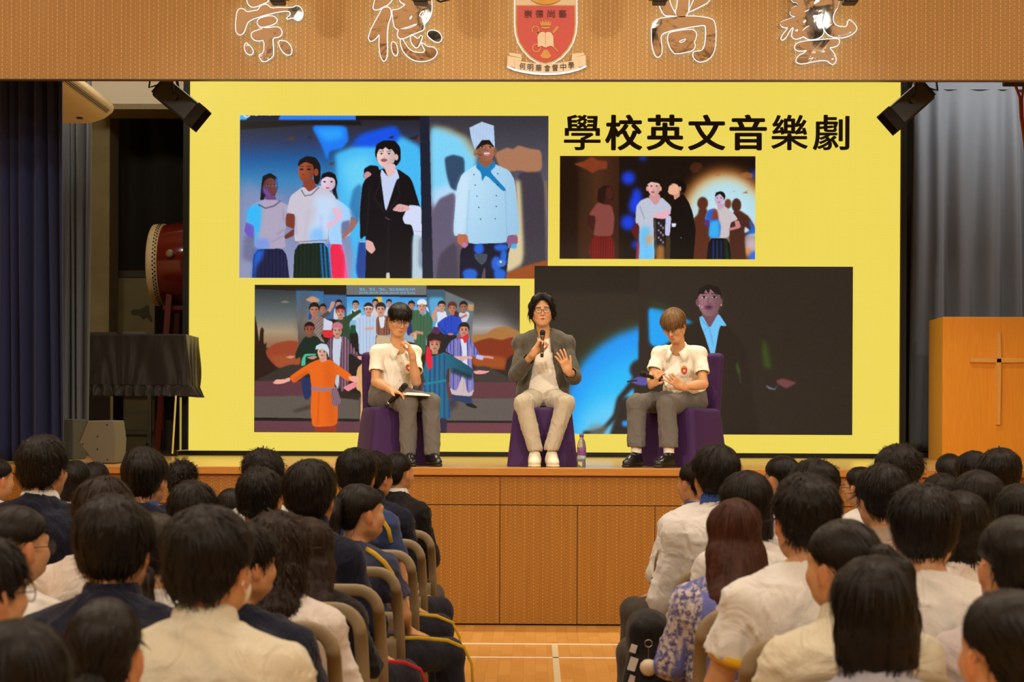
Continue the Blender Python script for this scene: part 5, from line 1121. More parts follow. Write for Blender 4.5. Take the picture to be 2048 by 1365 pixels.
# ================================================================== IMPLICIT MODELLING FOR BODIES, HAIR AND CLOTHES
def _v(a): return np.asarray(tuple(a), dtype=np.float64)
class SDF:
    def __init__(s): s.pr = []; s.post = []; s.joins = []; s.M = Matrix.Identity(4)
    def join(s, o, k=0.02): s.joins.append((o, k)); return s
    def frame(s, M): s.M = M; return s
    def _p(s, p): return _v((s.M @ Vector(p)))
    def _sc(s): return s.M.to_scale().x
    def cap(s, a, b, ra, rb=None, k=0.02, op=1):
        rb = ra if rb is None else rb; a = s._p(a); b = s._p(b); c = s._sc(); ra *= c; rb *= c
        m = max(ra, rb); s.pr.append((0, (a, b, ra, rb), k, op, np.minimum(a, b)-m, np.maximum(a, b)+m)); return s
    def chain(s, pts, rs, k=0.02, op=1):
        for i in range(len(pts)-1): s.cap(pts[i], pts[i+1], rs[i], rs[i+1], k, op)
        return s
    def ell(s, c, r, R=None, k=0.02, op=1):
        c = s._p(c); sc = s._sc(); r = _v(r)*sc
        Rm = s.M.to_3x3().normalized() if R is None else (s.M.to_3x3().normalized() @ R)
        Rm = np.array(Rm); m = r.max(); s.pr.append((1, (c, r, Rm), k, op, c-m, c+m)); return s
    def box(s, c, h, R=None, rnd=0.01, k=0.01, op=1):
        c = s._p(c); sc = s._sc(); h = _v(h)*sc
        Rm = np.array(s.M.to_3x3().normalized() if R is None else (s.M.to_3x3().normalized() @ R)); m = np.linalg.norm(h)
        s.pr.append((2, (c, h, Rm, rnd), k, op, c-m, c+m)); return s
    def cut(s, f): s.post.append(f); return s
    def __call__(s, P):
        d = np.full(len(P), 0.3)
        for kind, q, k, op, lo, hi in s.pr:
            mg = k+0.06
            m = ((P >= lo-mg) & (P <= hi+mg)).all(1)
            if not m.any(): continue
            p = P[m]
            if kind == 0:
                a, b, ra, rb = q; ab = b-a; t = np.clip(((p-a)@ab)/max(1e-9, ab@ab), 0, 1)
                e = np.linalg.norm(p-a-t[:, None]*ab, axis=1)-(ra+(rb-ra)*t)
            elif kind == 1:
                c, r, R = q; l = (p-c)@R; k0 = np.linalg.norm(l/r, axis=1); k1 = np.linalg.norm(l/(r*r), axis=1)
                e = k0*(k0-1)/np.maximum(k1, 1e-6); e = np.where(k0 < 1e-4, -r.min(), e)
            else:
                c, h, R, rd = q; l = np.abs((p-c)@R)-(h-rd)
                e = np.linalg.norm(np.maximum(l, 0), axis=1)+np.minimum(l.max(1), 0)-rd
            x = d[m]
            if op < 0: e = -e; h_ = np.clip(0.5-0.5*(x-e)/k, 0, 1); d[m] = x+(e-x)*h_+k*h_*(1-h_)
            else: h_ = np.clip(0.5+0.5*(x-e)/k, 0, 1); d[m] = x+(e-x)*h_-k*h_*(1-h_)
        for o, k in s.joins:
            e = o(P); h_ = np.clip(0.5+0.5*(d-e)/k, 0, 1); d = d+(e-d)*h_-k*h_*(1-h_)
        for f in s.post: d = f(P, d)
        return d
    def bounds(s):
        lo = np.min([q[4] for q in s.pr if q[3] > 0], 0); hi = np.max([q[5] for q in s.pr if q[3] > 0], 0); lo, hi = lo-0.03, hi+0.03
        for o, _ in s.joins: l, u = o.bounds(); lo, hi = np.minimum(lo, l), np.maximum(hi, u)
        return lo, hi
    def mesh(s, h, lo=None, hi=None, nb=8):
        l, u = s.bounds(); lo = l if lo is None else np.maximum(l, lo); hi = u if hi is None else np.minimum(u, hi)
        while nb*h*0.9 > 0.05 and nb > 3: nb -= 1
        nbk = np.ceil((hi-lo)/(h*nb)).astype(int)+1; n = nbk*nb
        g = [lo[i]+(np.arange(nbk[i])*nb+(nb-1)/2)*h for i in range(3)]
        C = np.stack(np.meshgrid(*g, indexing='ij'), -1).reshape(-1, 3); dc = s(C)
        D = np.repeat(np.repeat(np.repeat(dc.reshape(nbk), nb, 0), nb, 1), nb, 2).astype(np.float32)
        act = np.nonzero(np.abs(dc) < nb*h*0.92+0.006)[0]
        bi = np.stack(np.unravel_index(act, nbk), -1)
        off = np.stack(np.meshgrid(*[np.arange(nb)]*3, indexing='ij'), -1).reshape(-1, 3)
        for ch in np.array_split(bi, max(1, len(bi)*nb**3//600000+1)):
            if not len(ch): continue
            ix = (ch[:, None, :]*nb+off[None]).reshape(-1, 3)
            D[ix[:, 0], ix[:, 1], ix[:, 2]] = s(lo+ix*h)
        I = D < 0
        sm = np.zeros(tuple(n-1), np.uint8)
        cor = [(i, j, k) for i in (0, 1) for j in (0, 1) for k in (0, 1)]
        for i, j, k in cor: sm += I[i:n[0]-1+i, j:n[1]-1+j, k:n[2]-1+k]
        cells = np.argwhere((sm > 0) & (sm < 8))
        vals = np.stack([D[cells[:, 0]+i, cells[:, 1]+j, cells[:, 2]+k] for i, j, k in cor], 1)
        acc = np.zeros((len(cells), 3)); cnt = np.zeros(len(cells))
        for a in range(8):
            for b in range(a+1, 8):
                df = np.array(cor[b])-np.array(cor[a])
                if np.abs(df).sum() != 1: continue
                va, vb = vals[:, a], vals[:, b]; m = (va < 0) != (vb < 0)
                t = np.where(m, va/np.where(m, va-vb, 1), 0)
                acc[m] += (np.array(cor[a])[None]+t[:, None]*df[None])[m]; cnt += m
        V = lo+(cells+acc/np.maximum(cnt, 1)[:, None])*h
        idx = np.full(tuple(n-1), -1, np.int32); idx[cells[:, 0], cells[:, 1], cells[:, 2]] = np.arange(len(cells))
        F = []
        for ax in range(3):
            o1, o2 = [(1, 2), (2, 0), (0, 1)][ax]
            sl = [slice(1, n[i]-1) for i in range(3)]; sl[ax] = slice(0, n[ax]-1); s2 = list(sl); s2[ax] = slice(1, n[ax])
            A = I[tuple(sl)]; B = I[tuple(s2)]
            for flip, m in ((0, A & ~B), (1, ~A & B)):
                e = np.argwhere(m)
                if not len(e): continue
                st = np.array([1, 1, 1]); st[ax] = 0; e = e+st
                q = []
                for u_, w_ in ((0, 0), (1, 0), (1, 1), (0, 1)):
                    c = e.copy(); c[:, o1] -= u_; c[:, o2] -= w_; q.append(idx[c[:, 0], c[:, 1], c[:, 2]])
                q = np.stack(q, 1)
                F.append(q if not flip else q[:, ::-1])
        F = np.concatenate(F); F = F[(F >= 0).all(1)]
        return V, F

def vnorm(V, F):
    n = np.cross(V[F[:, 2]]-V[F[:, 0]], V[F[:, 3]]-V[F[:, 1]]); N = np.zeros_like(V)
    for k in range(4): np.add.at(N, F[:, k], n)
    return N/np.maximum(1e-12, np.linalg.norm(N, axis=1))[:, None]
def wob(P, f, seed, oct_=2):
    """smooth pseudo noise in -1..1"""
    r = np.random.RandomState(seed); o = np.zeros(len(P)); a = 1.0; tot = 0
    for _ in range(oct_):
        for _ in range(4):
            d = r.normal(size=3); d /= np.linalg.norm(d); w = r.normal(size=3)
            o += a*np.sin(P@d*f*2*PI+r.uniform(0, 6.28)+1.3*np.sin(P@w*f*2.2+r.uniform(0, 6.28)))
        tot += a*2.4; a *= 0.5; f *= 2.1
    return o/tot
def smax(a, b, k):
    h = np.clip(0.5-0.5*(a-b)/k, 0, 1); return a+(b-a)*h+k*h*(1-h)
def drop(F, keep):
    return F[keep[F].all(1)]

# ------------------------------------------------------------------ skin, hair
def skin_mat():
    t = NT('skin'); a = t.n('ShaderNodeAttribute', attribute_name='tint'); v = t.coord()
    n = t.noise(v, 60, 3.0)
    t.base(t.mix(1.0, a.outputs[0], t.ramp(n, [(0.3, (0.92, 0.9, 0.9, 1)), (0.7, (1.04, 1.02, 1.0, 1))]), 'MULTIPLY'))
    t.set(Roughness=0.48, Specular_IOR_Level=0.35, Subsurface_Weight=0.06)
    t.b.inputs['Subsurface Radius'].default_value = (0.012, 0.005, 0.003)
    t.bump(t.noise(v, 500, 2.0), 0.06, 0.001); MATS['skin'] = t.m; return t.m
M_SKINP = skin_mat()
def hair_mat(name, col, col2, rough=0.40):
    if name in MATS: return MATS[name]
    t = NT(name); a = t.n('ShaderNodeAttribute', attribute_name='strand')
    f = t.noise(t.mapping(a.outputs['Vector'], (1, 1, 0.10)), 60.0, 3.0, 0.65)
    t.base(t.ramp(f, [(0.3, col), (0.75, col2)])); t.set(Roughness=rough, Specular_IOR_Level=0.28)
    t.bump(f, 0.7, 0.004); MATS[name] = t.m; return t.m
M_HAIR = hair_mat('black_hair', rgb(9, 8, 7), rgb(27, 22, 19))
M_HAIRW = hair_mat('dark_brown_hair', rgb(24, 16, 12), rgb(50, 35, 26))
M_HAIRR = hair_mat('reddish_brown_hair', rgb(40, 20, 13), rgb(88, 46, 30))
M_HAIRL = hair_mat('light_brown_hair', rgb(92, 66, 38), rgb(142, 106, 66))

def head_prims(S, M, open_mouth=0.0, face=True):
    S.frame(M)
    S.ell((0, -.020, .038), (.074, .093, .084), k=.03).ell((0, .022, -.035), (.061, .062, .080), k=.04)
    S.cap((0, .058, -.092), (0, .060, -.096), .021, k=.03)
    for q in (-1, 1):
        S.cap((q*.052, .0, -.050), (q*.020, .050, -.094), .022, .020, k=.03).ell((q*.040, .055, -.022), (.024, .022, .024), k=.03)
        S.ell((q*.079, -.010, -.010), (.008, .019, .031), Matrix.Rotation(q*-0.35, 3, 'Z'), k=.010).ell((q*.081, -.004, -.030), (.006, .008, .010), k=.006)
    if face:
        S.cap((-.040, .066, .026), (.040, .066, .026), .013, k=.02)
        for q in (-1, 1):
            S.ell((q*.031, .088, .002), (.017, .014, .010), k=.012, op=-1).ell((q*.031, .066, .001), (.016, .013, .0125), k=.006)
            S.ell((q*.0115, .085, -.036), (.0085, .009, .007), k=.008)
        S.cap((0, .078, .008), (0, .098, -.030), .0085, .0115, k=.012)
        S.ell((0, .073, -.066), (.025, .011, .018), k=.015)
        S.cap((-.016, .081, -.062), (.016, .081, -.062), .0062, k=.006).cap((-.013, .081, -.0745-open_mouth), (.013, .081, -.0745-open_mouth), .0072, k=.006)
        if open_mouth: S.ell((0, .088, -.068-open_mouth*.5), (.014, .014, .004+open_mouth*.6), k=.003, op=-1)
    S.frame(Matrix.Identity(4))

SKIN = np.array(rgb(214, 162, 118)[:3])
def tint_skin(o, V, heads, base=SKIN, lips=True):
    """per-vertex colour of the skin itself: lips, brows, warm ears and knuckles"""
    c = np.tile(base, (len(V), 1))*(1+0.05*wob(V, 9, 5)[:, None])
    for M in heads:
        L = (np.c_[V, np.ones(len(V))] @ np.array(M.inverted()).T)[:, :3]
        if lips:
            m = (np.abs(L[:, 0]) < .0195-1.6*np.maximum(0, np.abs(L[:, 2]+.0685)-.003)) & (np.abs(L[:, 2]+.0690) < .0105) & (L[:, 1] > .07)
            c[m] = np.array(rgb(192, 120, 98)[:3])
            b = (np.abs(np.abs(L[:, 0])-.031) < .020) & (np.abs(L[:, 2]-.0245+.15*np.maximum(0, np.abs(L[:, 0])-.035)) < .0040) & (L[:, 1] > .055)
            c[b] = np.array(rgb(52, 36, 28)[:3])
        e = (np.abs(L[:, 0]) > .074) & (np.abs(L[:, 2]+.01) < .04)
        c[e] *= np.array([1.0, .82, .78])
        ch = (np.abs(np.abs(L[:, 0])-.042) < .018) & (np.abs(L[:, 2]+.03) < .02) & (L[:, 1] > .04)
        c[ch] *= np.array([1.0, .95, .93])
    a = o.data.color_attributes.new('tint', 'FLOAT_COLOR', 'POINT')
    a.data.foreach_set('color', np.c_[c, np.ones(len(c))].astype(np.float32).ravel())

def hand(S, w, d, n, side, curl=(.3, .35, .4, .45), thumb=(.6, .7, .3), L=1.0, spread=0.0, tcurl=.3):
    """five-fingered hand: w wrist, d towards the fingers, n out of the palm, side = +1/-1 where the thumb sits"""
    w = Vector(w); d = Vector(d).normalized(); n = Vector(n); n = (n-d*n.dot(d)).normalized(); x = d.cross(n)*side
    S.box(w+d*.048*L, (.036*L, .048*L, .0135*L), Matrix((x, d, n)).transposed(), .012, .012)
    S.cap(w-d*.02, w+d*.02, .024*L, .026*L, k=.02)
    S.ell(w+d*.03*L+x*.026*L+n*.008*L, (.018*L, .030*L, .016*L), Matrix((x, d, n)).transposed(), .012)
    for i, (off, ln) in enumerate(((.029, .074), (.010, .082), (-.010, .076), (-.028, .060))):
        p = w+d*.090*L+x*off*L; a = 0.0; r = .0088*L
        for j, fr in enumerate((.46, .30, .24)):
            a += curl[i]*(1.0 if j else .8)
            v = (d*math.cos(a)+n*math.sin(a)+x*(off*spread*8)*(1 if a < 1 else 0)).normalized(); q = p+v*ln*fr*L
            S.cap(p, q, r, r*.92, k=.004); p = q; r *= .92
    t = (d*thumb[0]+x*thumb[1]+n*thumb[2]).normalized(); p = w+d*.022*L+x*.026*L+n*.006*L; q = p+t*.044*L
    S.cap(p, q, .0125*L, .0105*L, k=.010)
    t2 = (t*(1-tcurl)+d*tcurl).normalized(); q2 = q+t2*.032*L
    S.cap(q, q2, .0105*L, .0085*L, k=.004)

def strands(V, F, N, crown, seed, n, length=.05, width=.0028, lift=.004, frizz=0.15, fall=0.35):
    """thin tapering locks lying on a hair surface, combed away from the crown"""
    r = np.random.RandomState(seed); ids = r.choice(len(V), n); p = V[ids].copy(); nn = N[ids]
    VV = []; FF = []; k = 4; base = 0; pts = []
    dirn = p-crown; dirn -= (dirn*nn).sum(1)[:, None]*nn; dirn /= np.maximum(1e-6, np.linalg.norm(dirn, axis=1))[:, None]
    dirn = dirn+np.array([0, 0, -fall])+r.normal(0, frizz, dirn.shape); dirn -= (dirn*nn).sum(1)[:, None]*nn*0.95
    dirn /= np.maximum(1e-6, np.linalg.norm(dirn, axis=1))[:, None]
    ln = length*r.uniform(.6, 1.3, n)
    sd = np.cross(dirn, nn)
    for j in range(k):
        t = j/(k-1)
        q = p+dirn*(ln*t)[:, None]+nn*((0.001+lift*math.sin(PI*min(1, t*1.1)))*r.uniform(.4, 1.4, n)-0.9*(ln*t)**2*4)[:, None]
        q[:, 2] -= 0.15*ln*t*t
        w = width*(1-t*.85)
        pts.append(q-sd*w); pts.append(q+sd*w)
    A = np.stack(pts, 1).reshape(-1, 3)
    i = np.arange(n)[:, None]*2*k
    fs = [np.concatenate([i+2*j, i+2*j+1, i+2*j+3, i+2*j+2], 1) for j in range(k-1)]
    return A, np.concatenate(fs)
def hair_obj(S, h, M, m, parent, org, seed, n=260, crown=(0, -.045, .125), whorl=None, length=.05, frizz=.15, lift=.004, fall=.35, rough=0.0015, name='hair'):
    """hair mass from an implicit surface plus loose locks; strand attribute runs along the combing"""
    V, F = S.mesh(h); N = vnorm(V, F)
    Mi = np.array(M.inverted()); L = (np.c_[V, np.ones(len(V))] @ Mi.T)[:, :3]
    c = np.array(crown); rel = L-c; ph = np.arctan2(rel[:, 0], rel[:, 1])
    V = V+N*(rough*(wob(np.c_[np.cos(ph)*.5, np.sin(ph)*.5, L[:, 2]*.25], 9, seed, 2)+0.8*wob(L, 22, seed+1)))[:, None]
    V = V+N*(.0035*wob(L, 5, seed+7, 1))[:, None]
    cw = _v(M @ Vector(crown))
    A, G = strands(V, F, N, cw, seed, n, length, .0026, lift, frizz, fall)
    allV = np.concatenate([V, A]); allF = np.concatenate([F, G+len(V)])
    L2 = (np.c_[allV, np.ones(len(allV))] @ Mi.T)[:, :3]; r2 = L2-c; ph2 = np.arctan2(r2[:, 0], r2[:, 1])
    st = np.c_[np.cos(ph2)*.55, np.sin(ph2)*.55, np.linalg.norm(r2, axis=1)]
    o = np_mesh(name, allV-np.array(org), allF, m, parent)
    at_ = o.data.attributes.new('strand', 'FLOAT_VECTOR', 'POINT'); at_.data.foreach_set('vector', st.astype(np.float32).ravel())
    return o

def cloth_obj(name, S, h, m, parent, org, seed, amp=.004, freq=5.0, keep=None, stretch=(1, 1, 1), lo=None, hi=None):
    V, F = S.mesh(h, lo, hi); N = vnorm(V, F)
    Q = V*np.array(stretch)
    rid = (1-np.abs(wob(Q, freq*1.1, seed+50, 1)))**3
    V = V+N*(amp*(wob(Q, freq, seed, 3)+1.1*(rid-.3)))[:, None]
    if keep is not None: F = drop(F, keep(V))
    return np_mesh(name, V-np.array(org), F, m, parent)
# ================================================================== PEOPLE ON THE STAGE
M_PURPLE = fabric('purple_spandex', rgb(62, 32, 80), 0.65, 0.12, 600, 0.04, 4.0)
def make_stage_chair():
    o = empty('covered_chair', (0, 0, 0))
    def ringpts(hx, hy, z, r, n=6, cy=0.0, wav=0.0):
        P = []
        for cx, sy, a0 in ((1, 1, 0), (-1, 1, PI/2), (-1, -1, PI), (1, -1, 1.5*PI)):
            for i in range(n+1):
                a = a0+PI/2*i/n; P.append((cx*(hx-r)+r*math.cos(a), cy+sy*(hy-r)+r*math.sin(a), z))
        return P
    rings = [ringpts(.275, .275, 0.004, .05, cy=-.01), ringpts(.262, .262, .12, .05), ringpts(.247, .25, .26, .05), ringpts(.234, .238, .38, .05), ringpts(.228, .232, .425, .05), ringpts(.222, .226, .445, .05), ringpts(.20, .205, .458, .05), ringpts(.10, .10, .462, .05)]
    m = MB(); n = len(rings[0]); vs = [p for r in rings for p in r]; fs = []
    for i in range(len(rings)-1):
        for k in range(n): fs.append((i*n+k, i*n+(k+1) % n, (i+1)*n+(k+1) % n, (i+1)*n+k))
    fs.append(tuple((len(rings)-1)*n+k for k in range(n)))
    m.add(vs, fs); m.build('seat_cover', M_PURPLE, o, smooth=True)
    S = SDF(); R = Matrix.Rotation(math.radians(-6), 3, 'X')
    S.box((0, .235, .64), (.215, .035, .26), R, .03, .02).cap((-.16, .262, .86), (.16, .262, .86), .036, k=.03)
    cloth_obj('back_cover', S, .012, M_PURPLE, o, (0, 0, 0), 3, .001, 4)
    return o
chair0 = make_stage_chair()
def copy_tree(o, parent=None):
    c = o.copy(); COL.objects.link(c); c.parent = parent
    for ch in o.children: copy_tree(ch, c)
    return c
def stage_chair(first, loc, rz, label):
    o = chair0 if first else copy_tree(chair0)
    o.location = loc; o.rotation_euler = (0, 0, rz); tag(o, label, 'chair', 'purple covered chairs on the stage'); return o

M_WHITE = fabric('white_uniform_cotton', rgb(240, 232, 214), 0.8, 0.45, 800, 0.1, 7.0)
M_TROU = fabric('grey_uniform_trousers', rgb(104, 99, 94), 0.85, 0.35, 900, 0.1, 6.0)
M_TAN = fabric('pale_grey_jeans', rgb(184, 172, 150), 0.85, 0.40, 900, 0.1, 8.0)
M_JACK = fabric('dark_grey_linen', rgb(84, 80, 70), 0.85, 0.45, 700, 0.15, 8.0)
M_TEE = fabric('white_cotton', rgb(236, 228, 212), 0.8, 0.45, 800, 0.1, 6.0)
M_SHOE = plain('black_leather', rgb(20, 18, 17), 0.3, coat=0.3)
M_SNEAK = fabric('cream_sneaker', rgb(226, 214, 190), 0.7, 0.3, 300, 0.05, 30)
M_SOLE = plain('cream_rubber', rgb(220, 206, 178), 0.6)
M_SOCK = fabric('white_sock', rgb(232, 224, 210), 0.9, 0.2, 500)
M_DARK = plain('dark_iris', rgb(26, 18, 14), 0.15)
M_SCLERA = plain('eye_white', rgb(222, 212, 200), 0.25, var=0.0)
M_LASH = plain('dark_lash', rgb(34, 24, 20), 0.6)
M_BLKP = plain('black_microphone_paint', rgb(24, 23, 23), 0.35)
M_MESHG = plain('microphone_grille', rgb(34, 33, 33), 0.5, 0.6, bump=0.8, scale=600)
M_SILV = plain('silver_band', rgb(190, 184, 176), 0.25, 0.9)

def basis(M): return M
def head_matrix(pos, yaw, pitch, roll=0.0, sc=1.0):
    """yaw 0 faces the hall (-y); positive yaw turns towards +x; positive pitch looks down"""
    return Matrix.Translation(pos) @ Matrix.Rotation(PI+yaw, 4, 'Z') @ Matrix.Rotation(-pitch, 4, 'X') @ Matrix.Rotation(roll, 4, 'Y') @ Matrix.Scale(sc, 4)
def local_tube(M, pts, r, n=8):
    return MB().tube([M @ Vector(p) for p in pts], r, n)
def shift(m, org):
    m.v = [tuple(Vector(p)-Vector(org)) for p in m.v]; return m
def eyes(M, body, org, closed):
    for q in (-1, 1):
        if not closed:
            m = MB(); R = M.to_3x3().normalized(); c = M @ Vector((q*.031, .0745, .0012)); vs = []; fs = []; mi = []
            for i in range(7):
                for k in range(14):
                    a = PI*i/6; b = 2*PI*k/14; p = Vector((.0135*math.sin(a)*math.cos(b), .0055*math.cos(a), .0048*math.sin(a)*math.sin(b))); vs.append(R @ p+c)
            for i in range(6):
                for k in range(14): fs.append((i*14+k, i*14+(k+1) % 14, (i+1)*14+(k+1) % 14, (i+1)*14+k)); mi.append(1 if i < 2 else 0)
            m.v = [tuple(v) for v in vs]; m.f = fs; m.mi = mi; shift(m, org).build('eye', [M_SCLERA, M_DARK], body, smooth=True)
        z = .0055 if not closed else -.0045
        shift(local_tube(M, [(q*.017, .0785, z-.003), (q*.025, .0815, z+.0006), (q*.034, .0805, z+.0006), (q*.045, .0735, z-.0025)], .0013), org).build('eyelash', M_LASH, body)
def lens_mat():
    t = NT('spectacle_lens'); t.base((1, 1, 1, 1)); t.set(Roughness=0.02, Alpha=0.10); MATS['spectacle_lens'] = t.m; return t.m
M_LENSG = lens_mat()
def spectacles(M, body, org, m, r=.0215, rim=.0011, square=False):
    g = MB(); pane = []
    for q in (-1, 1):
        P = []
        for k in range(24):
            a = 2*PI*k/24; cx, sy = math.cos(a), math.sin(a)
            if square: cx = math.copysign(abs(cx)**.55, cx); sy = math.copysign(abs(sy)**.55, sy)*.72
            P.append(M @ Vector((q*.0315+r*cx, .0985-.10*abs(cx*r+q*.0315)**2*8, -.003+r*sy)))
        g.tube(P, rim, 6, close=True); pane.append(P)
        g.tube([M @ Vector((q*(.0315+r), .094, .002)), M @ Vector((q*.074, .075, .003)), M @ Vector((q*.081, .0, .004)), M @ Vector((q*.079, -.015, -.006))], rim, 6)
    g.tube([M @ Vector((-.0315+r, .0985, .0)), M @ Vector((0, .1035, .003)), M @ Vector((.0315-r, .0985, .0))], rim, 6)
    o = shift(g, org).build('glasses', m, body, smooth=True)
    for P in pane: shift(MB().add(P, [tuple(range(24))]), org).build('lens', M_LENSG, o)
def microphone(head, tail, label, body_m=None):
    c = (Vector(head)+Vector(tail))/2; d = Vector(tail)-Vector(head); L = d.length; R = d.to_track_quat('Z', 'Y').to_matrix()
    o = empty('microphone', c); tag(o, label, 'microphone', 'handheld microphones on the stage')
    k = L/.26; z0 = -L/2
    MB().lathe([(.001, z0), (.014*k, z0+.003*k), (.024*k, z0+.014*k), (.0265*k, z0+.03*k), (.024*k, z0+.047*k), (.022*k, z0+.053*k)], n=24, R=R).build('grille', M_MESHG, o, smooth=True)
    MB().lathe([(.022*k, z0+.053*k), (.0255*k, z0+.055*k), (.0255*k, z0+.064*k), (.021*k, z0+.068*k), (.016*k, z0+.11*k), (.0155*k, z0+.215*k), (.001, z0+.216*k)], n=24, R=R).build('body', body_m or M_BLKP, o, smooth=True)
    MB().lathe([(.0165*k, z0+.214*k), (.0168*k, z0+.226*k), (.001, z0+.227*k)], n=24, R=R).build('band', M_SILV, o, smooth=True)
    MB().lathe([(.0150*k, z0+.226*k), (.0145*k, z0+.258*k), (.001, z0+.26*k)], n=24, R=R).build('end_cap', M_BLKP, o, smooth=True)
    return o

def torso_frame(hip, neck, sl, sr):
    """right, forward and up of a torso"""
    up = (neck-hip).normalized(); rt = (sr-sl); rt = (rt-up*rt.dot(up)).normalized(); fw = rt.cross(up).normalized()
    return rt, fw, up
def torso(S, J, g=0.0, k=.04, belly=True):
    hip, neck, sl, sr = J['hip'], J['neck'], J['sl'], J['sr']; rt, fw, up = torso_frame(hip, neck, sl, sr); R = Matrix((rt, -fw, up)).transposed()
    L = (neck-hip).length; sw = (sr-sl).length
    S.ell(hip+up*L*.60, (sw*.43+g, .102+g, L*.36), R, k).ell(hip+up*L*.28, (sw*.385+g, .106+g, L*.34), R, k).ell(hip+up*.02, (.165+g, .125+g, .13), R, k)
    k2 = k*.6
    for q in (sl, sr):
        S.cap(neck-up*.022, q-up*.008, .046+g, .043+g, k=k2).cap(neck-up*.10, q-up*.02, .06+g*.8, .044+g*.8, k=k2)
    return R
def seated(J, org, H, mats, name_tag, hands, hair_fn, sleeve, seed, closed, mouth=0.0, shoe='lace', spect=None, skin=SKIN):
    """J: joints in world space.  One continuous body; clothing and hair are its children."""
    S = SDF(); torso(S, J, -.012)
    up = (J['neck']-J['hip']).normalized()
    S.cap(J['neck']-up*.03, H @ Vector((0, -.018, -.050)), .054, .050, k=.03)
    for a in 'lr':
        S.cap(J['s'+a]-up*.030, J['e'+a], .038, .036, k=.02).cap(J['e'+a], J['w'+a], .037, .0245, k=.012)
        e = J['e'+a]; w = J['w'+a]; S.ell(e*.70+w*.30, (.036, .036, .085), (w-e).to_track_quat('Z', 'Y').to_matrix(), .02)
        f_ = Vector((J['t'+a].x, J['t'+a].y, ZS+.034)); g_ = Vector((J['a'+a].x, J['a'+a].y, ZS+.045)); S.cap(J['h'+a], J['k'+a], .075, .052, k=.03).cap(J['k'+a], J['a'+a], .048, .032, k=.02).cap(g_, g_*.4+f_*.6, .028, .018, k=.01).cap(J['a'+a], g_, .032, .028, k=.01)
    for h in hands: hand(S, *h[0], **h[1])
    head_prims(S, H, mouth)
    V, F = S.mesh(.0042)
    body = np_mesh('person', V-np.array(org), F, M_SKINP); body.location = org
    tint_skin(body, V, [H], skin); tag(body, *name_tag)
    eyes(H, body, org, closed)
    if spect: spectacles(H, body, org, *spect[0], **spect[1])
    hair_fn(body)
    # trousers
    T = SDF(); rt, fw, upv = torso_frame(J['hip'], J['neck'], J['sl'], J['sr'])
    R = Matrix((rt, -fw, upv)).transposed()
    T.ell(J['hip']+upv*.03, (.178, .138, .145), R, .04).ell(J['hip']-Vector((0, 0, .03)), (.175, .15, .085), None, .05)
    hemr = J.get('hem', .062)
    for a in 'lr':
        kn, an = J['k'+a], J['a'+a]
        T.cap(J['h'+a], kn, .098, .073, k=.035).cap(kn, an+Vector((0, 0, .02)), .073, hemr, k=.025)
    for a in 'lr':
        an = J['a'+a]; kn = J['k'+a]; cd = (an-kn).normalized(); T.cap(an-cd*.01, an+cd*.16, hemr-.014, hemr-.006, .004, -1)
    hz = J.get('hemz', .11)
    T.cut(lambda P, d: smax(d, (ZS+hz)-P[:, 2], .003)).cut(lambda P, d: np.where(np.linalg.norm(P-np.array(J['hip']+upv*.1), axis=1) < .26, smax(d, (P-np.array(J['hip']+upv*.125))@np.array(upv), .004), d))
    tr = cloth_obj('trousers', T, .0075, mats['trousers'], body, org, seed, .005, 5.5, stretch=(1.4, 1.4, .8))
    # shoes and socks
    for a in 'lr':
        an, to = J['a'+a], J['t'+a]; d = Vector((to.x-an.x, to.y-an.y, 0)).normalized(); fl = ZS
        Q = SDF(); b = Vector((an.x, an.y, fl)); x = Vector((-d.y, d.x, 0)); Rm = Matrix((x, d, Vector((0, 0, 1)))).transposed()
        Q.ell(b-d*.01+Vector((0, 0, .045)), (.046, .066, .052), Rm, .02).ell(b+d*.085+Vector((0, 0, .034)), (.047, .095, .036), Rm, .03).ell(b+d*.05+Vector((0, 0, .062)), (.040, .065, .042), Rm, .03).cap(b+Vector((0, 0, .06)), b+Vector((0, 0, .092)), .046, .043, k=.02)
        Q.cut(lambda P, dd: smax(dd, fl+.012-P[:, 2], .004))
        so = cloth_obj('shoe', Q, .005, mats['shoe'], body, org, seed, .0008, 20)
        U = SDF(); U.ell(b-d*.012+Vector((0, 0, .012)), (.042, .066, .026), Rm, .02).ell(b+d*.085+Vector((0, 0, .012)), (.050, .100, .026), Rm, .03)
        U.cut(lambda P, dd: smax(dd, fl+.001-P[:, 2], .002)).cut(lambda P, dd: smax(dd, P[:, 2]-(fl+.022), .003))
        so2 = cloth_obj('sole', U, .005, mats['sole'], so, (0, 0, 0), seed, 0); 
        so2.data.transform(Matrix.Translation(-Vector(org)))
        lc = MB()
        for i in range(4):
            p = b+d*(.035+.022*i)+Vector((0, 0, .094-.0105*i)); lc.tube([p-x*.020+Vector((0, 0, -.010)), p+Vector((0, 0, .002)), p+x*.020+Vector((0, 0, -.010))], .0028, 6)
        p = b+d*.03+Vector((0, 0, .098)); lc.tube([p, p-x*.03+d*.01, p-x*.035-Vector((0, 0, .03))], .0022, 6).tube([p, p+x*.03+d*.01, p+x*.035-Vector((0, 0, .03))], .0022, 6)
        shift(lc, org).build('laces', mats['laces'], so)
        if mats.get('sock'):
            K = SDF(); K.cap(an+Vector((0, 0, -.06)), an+(J['k'+a]-an)*.22, .040, .043, k=.01); cloth_obj('sock', K, .006, mats['sock'], body, org, seed, .0012, 14)
    return body
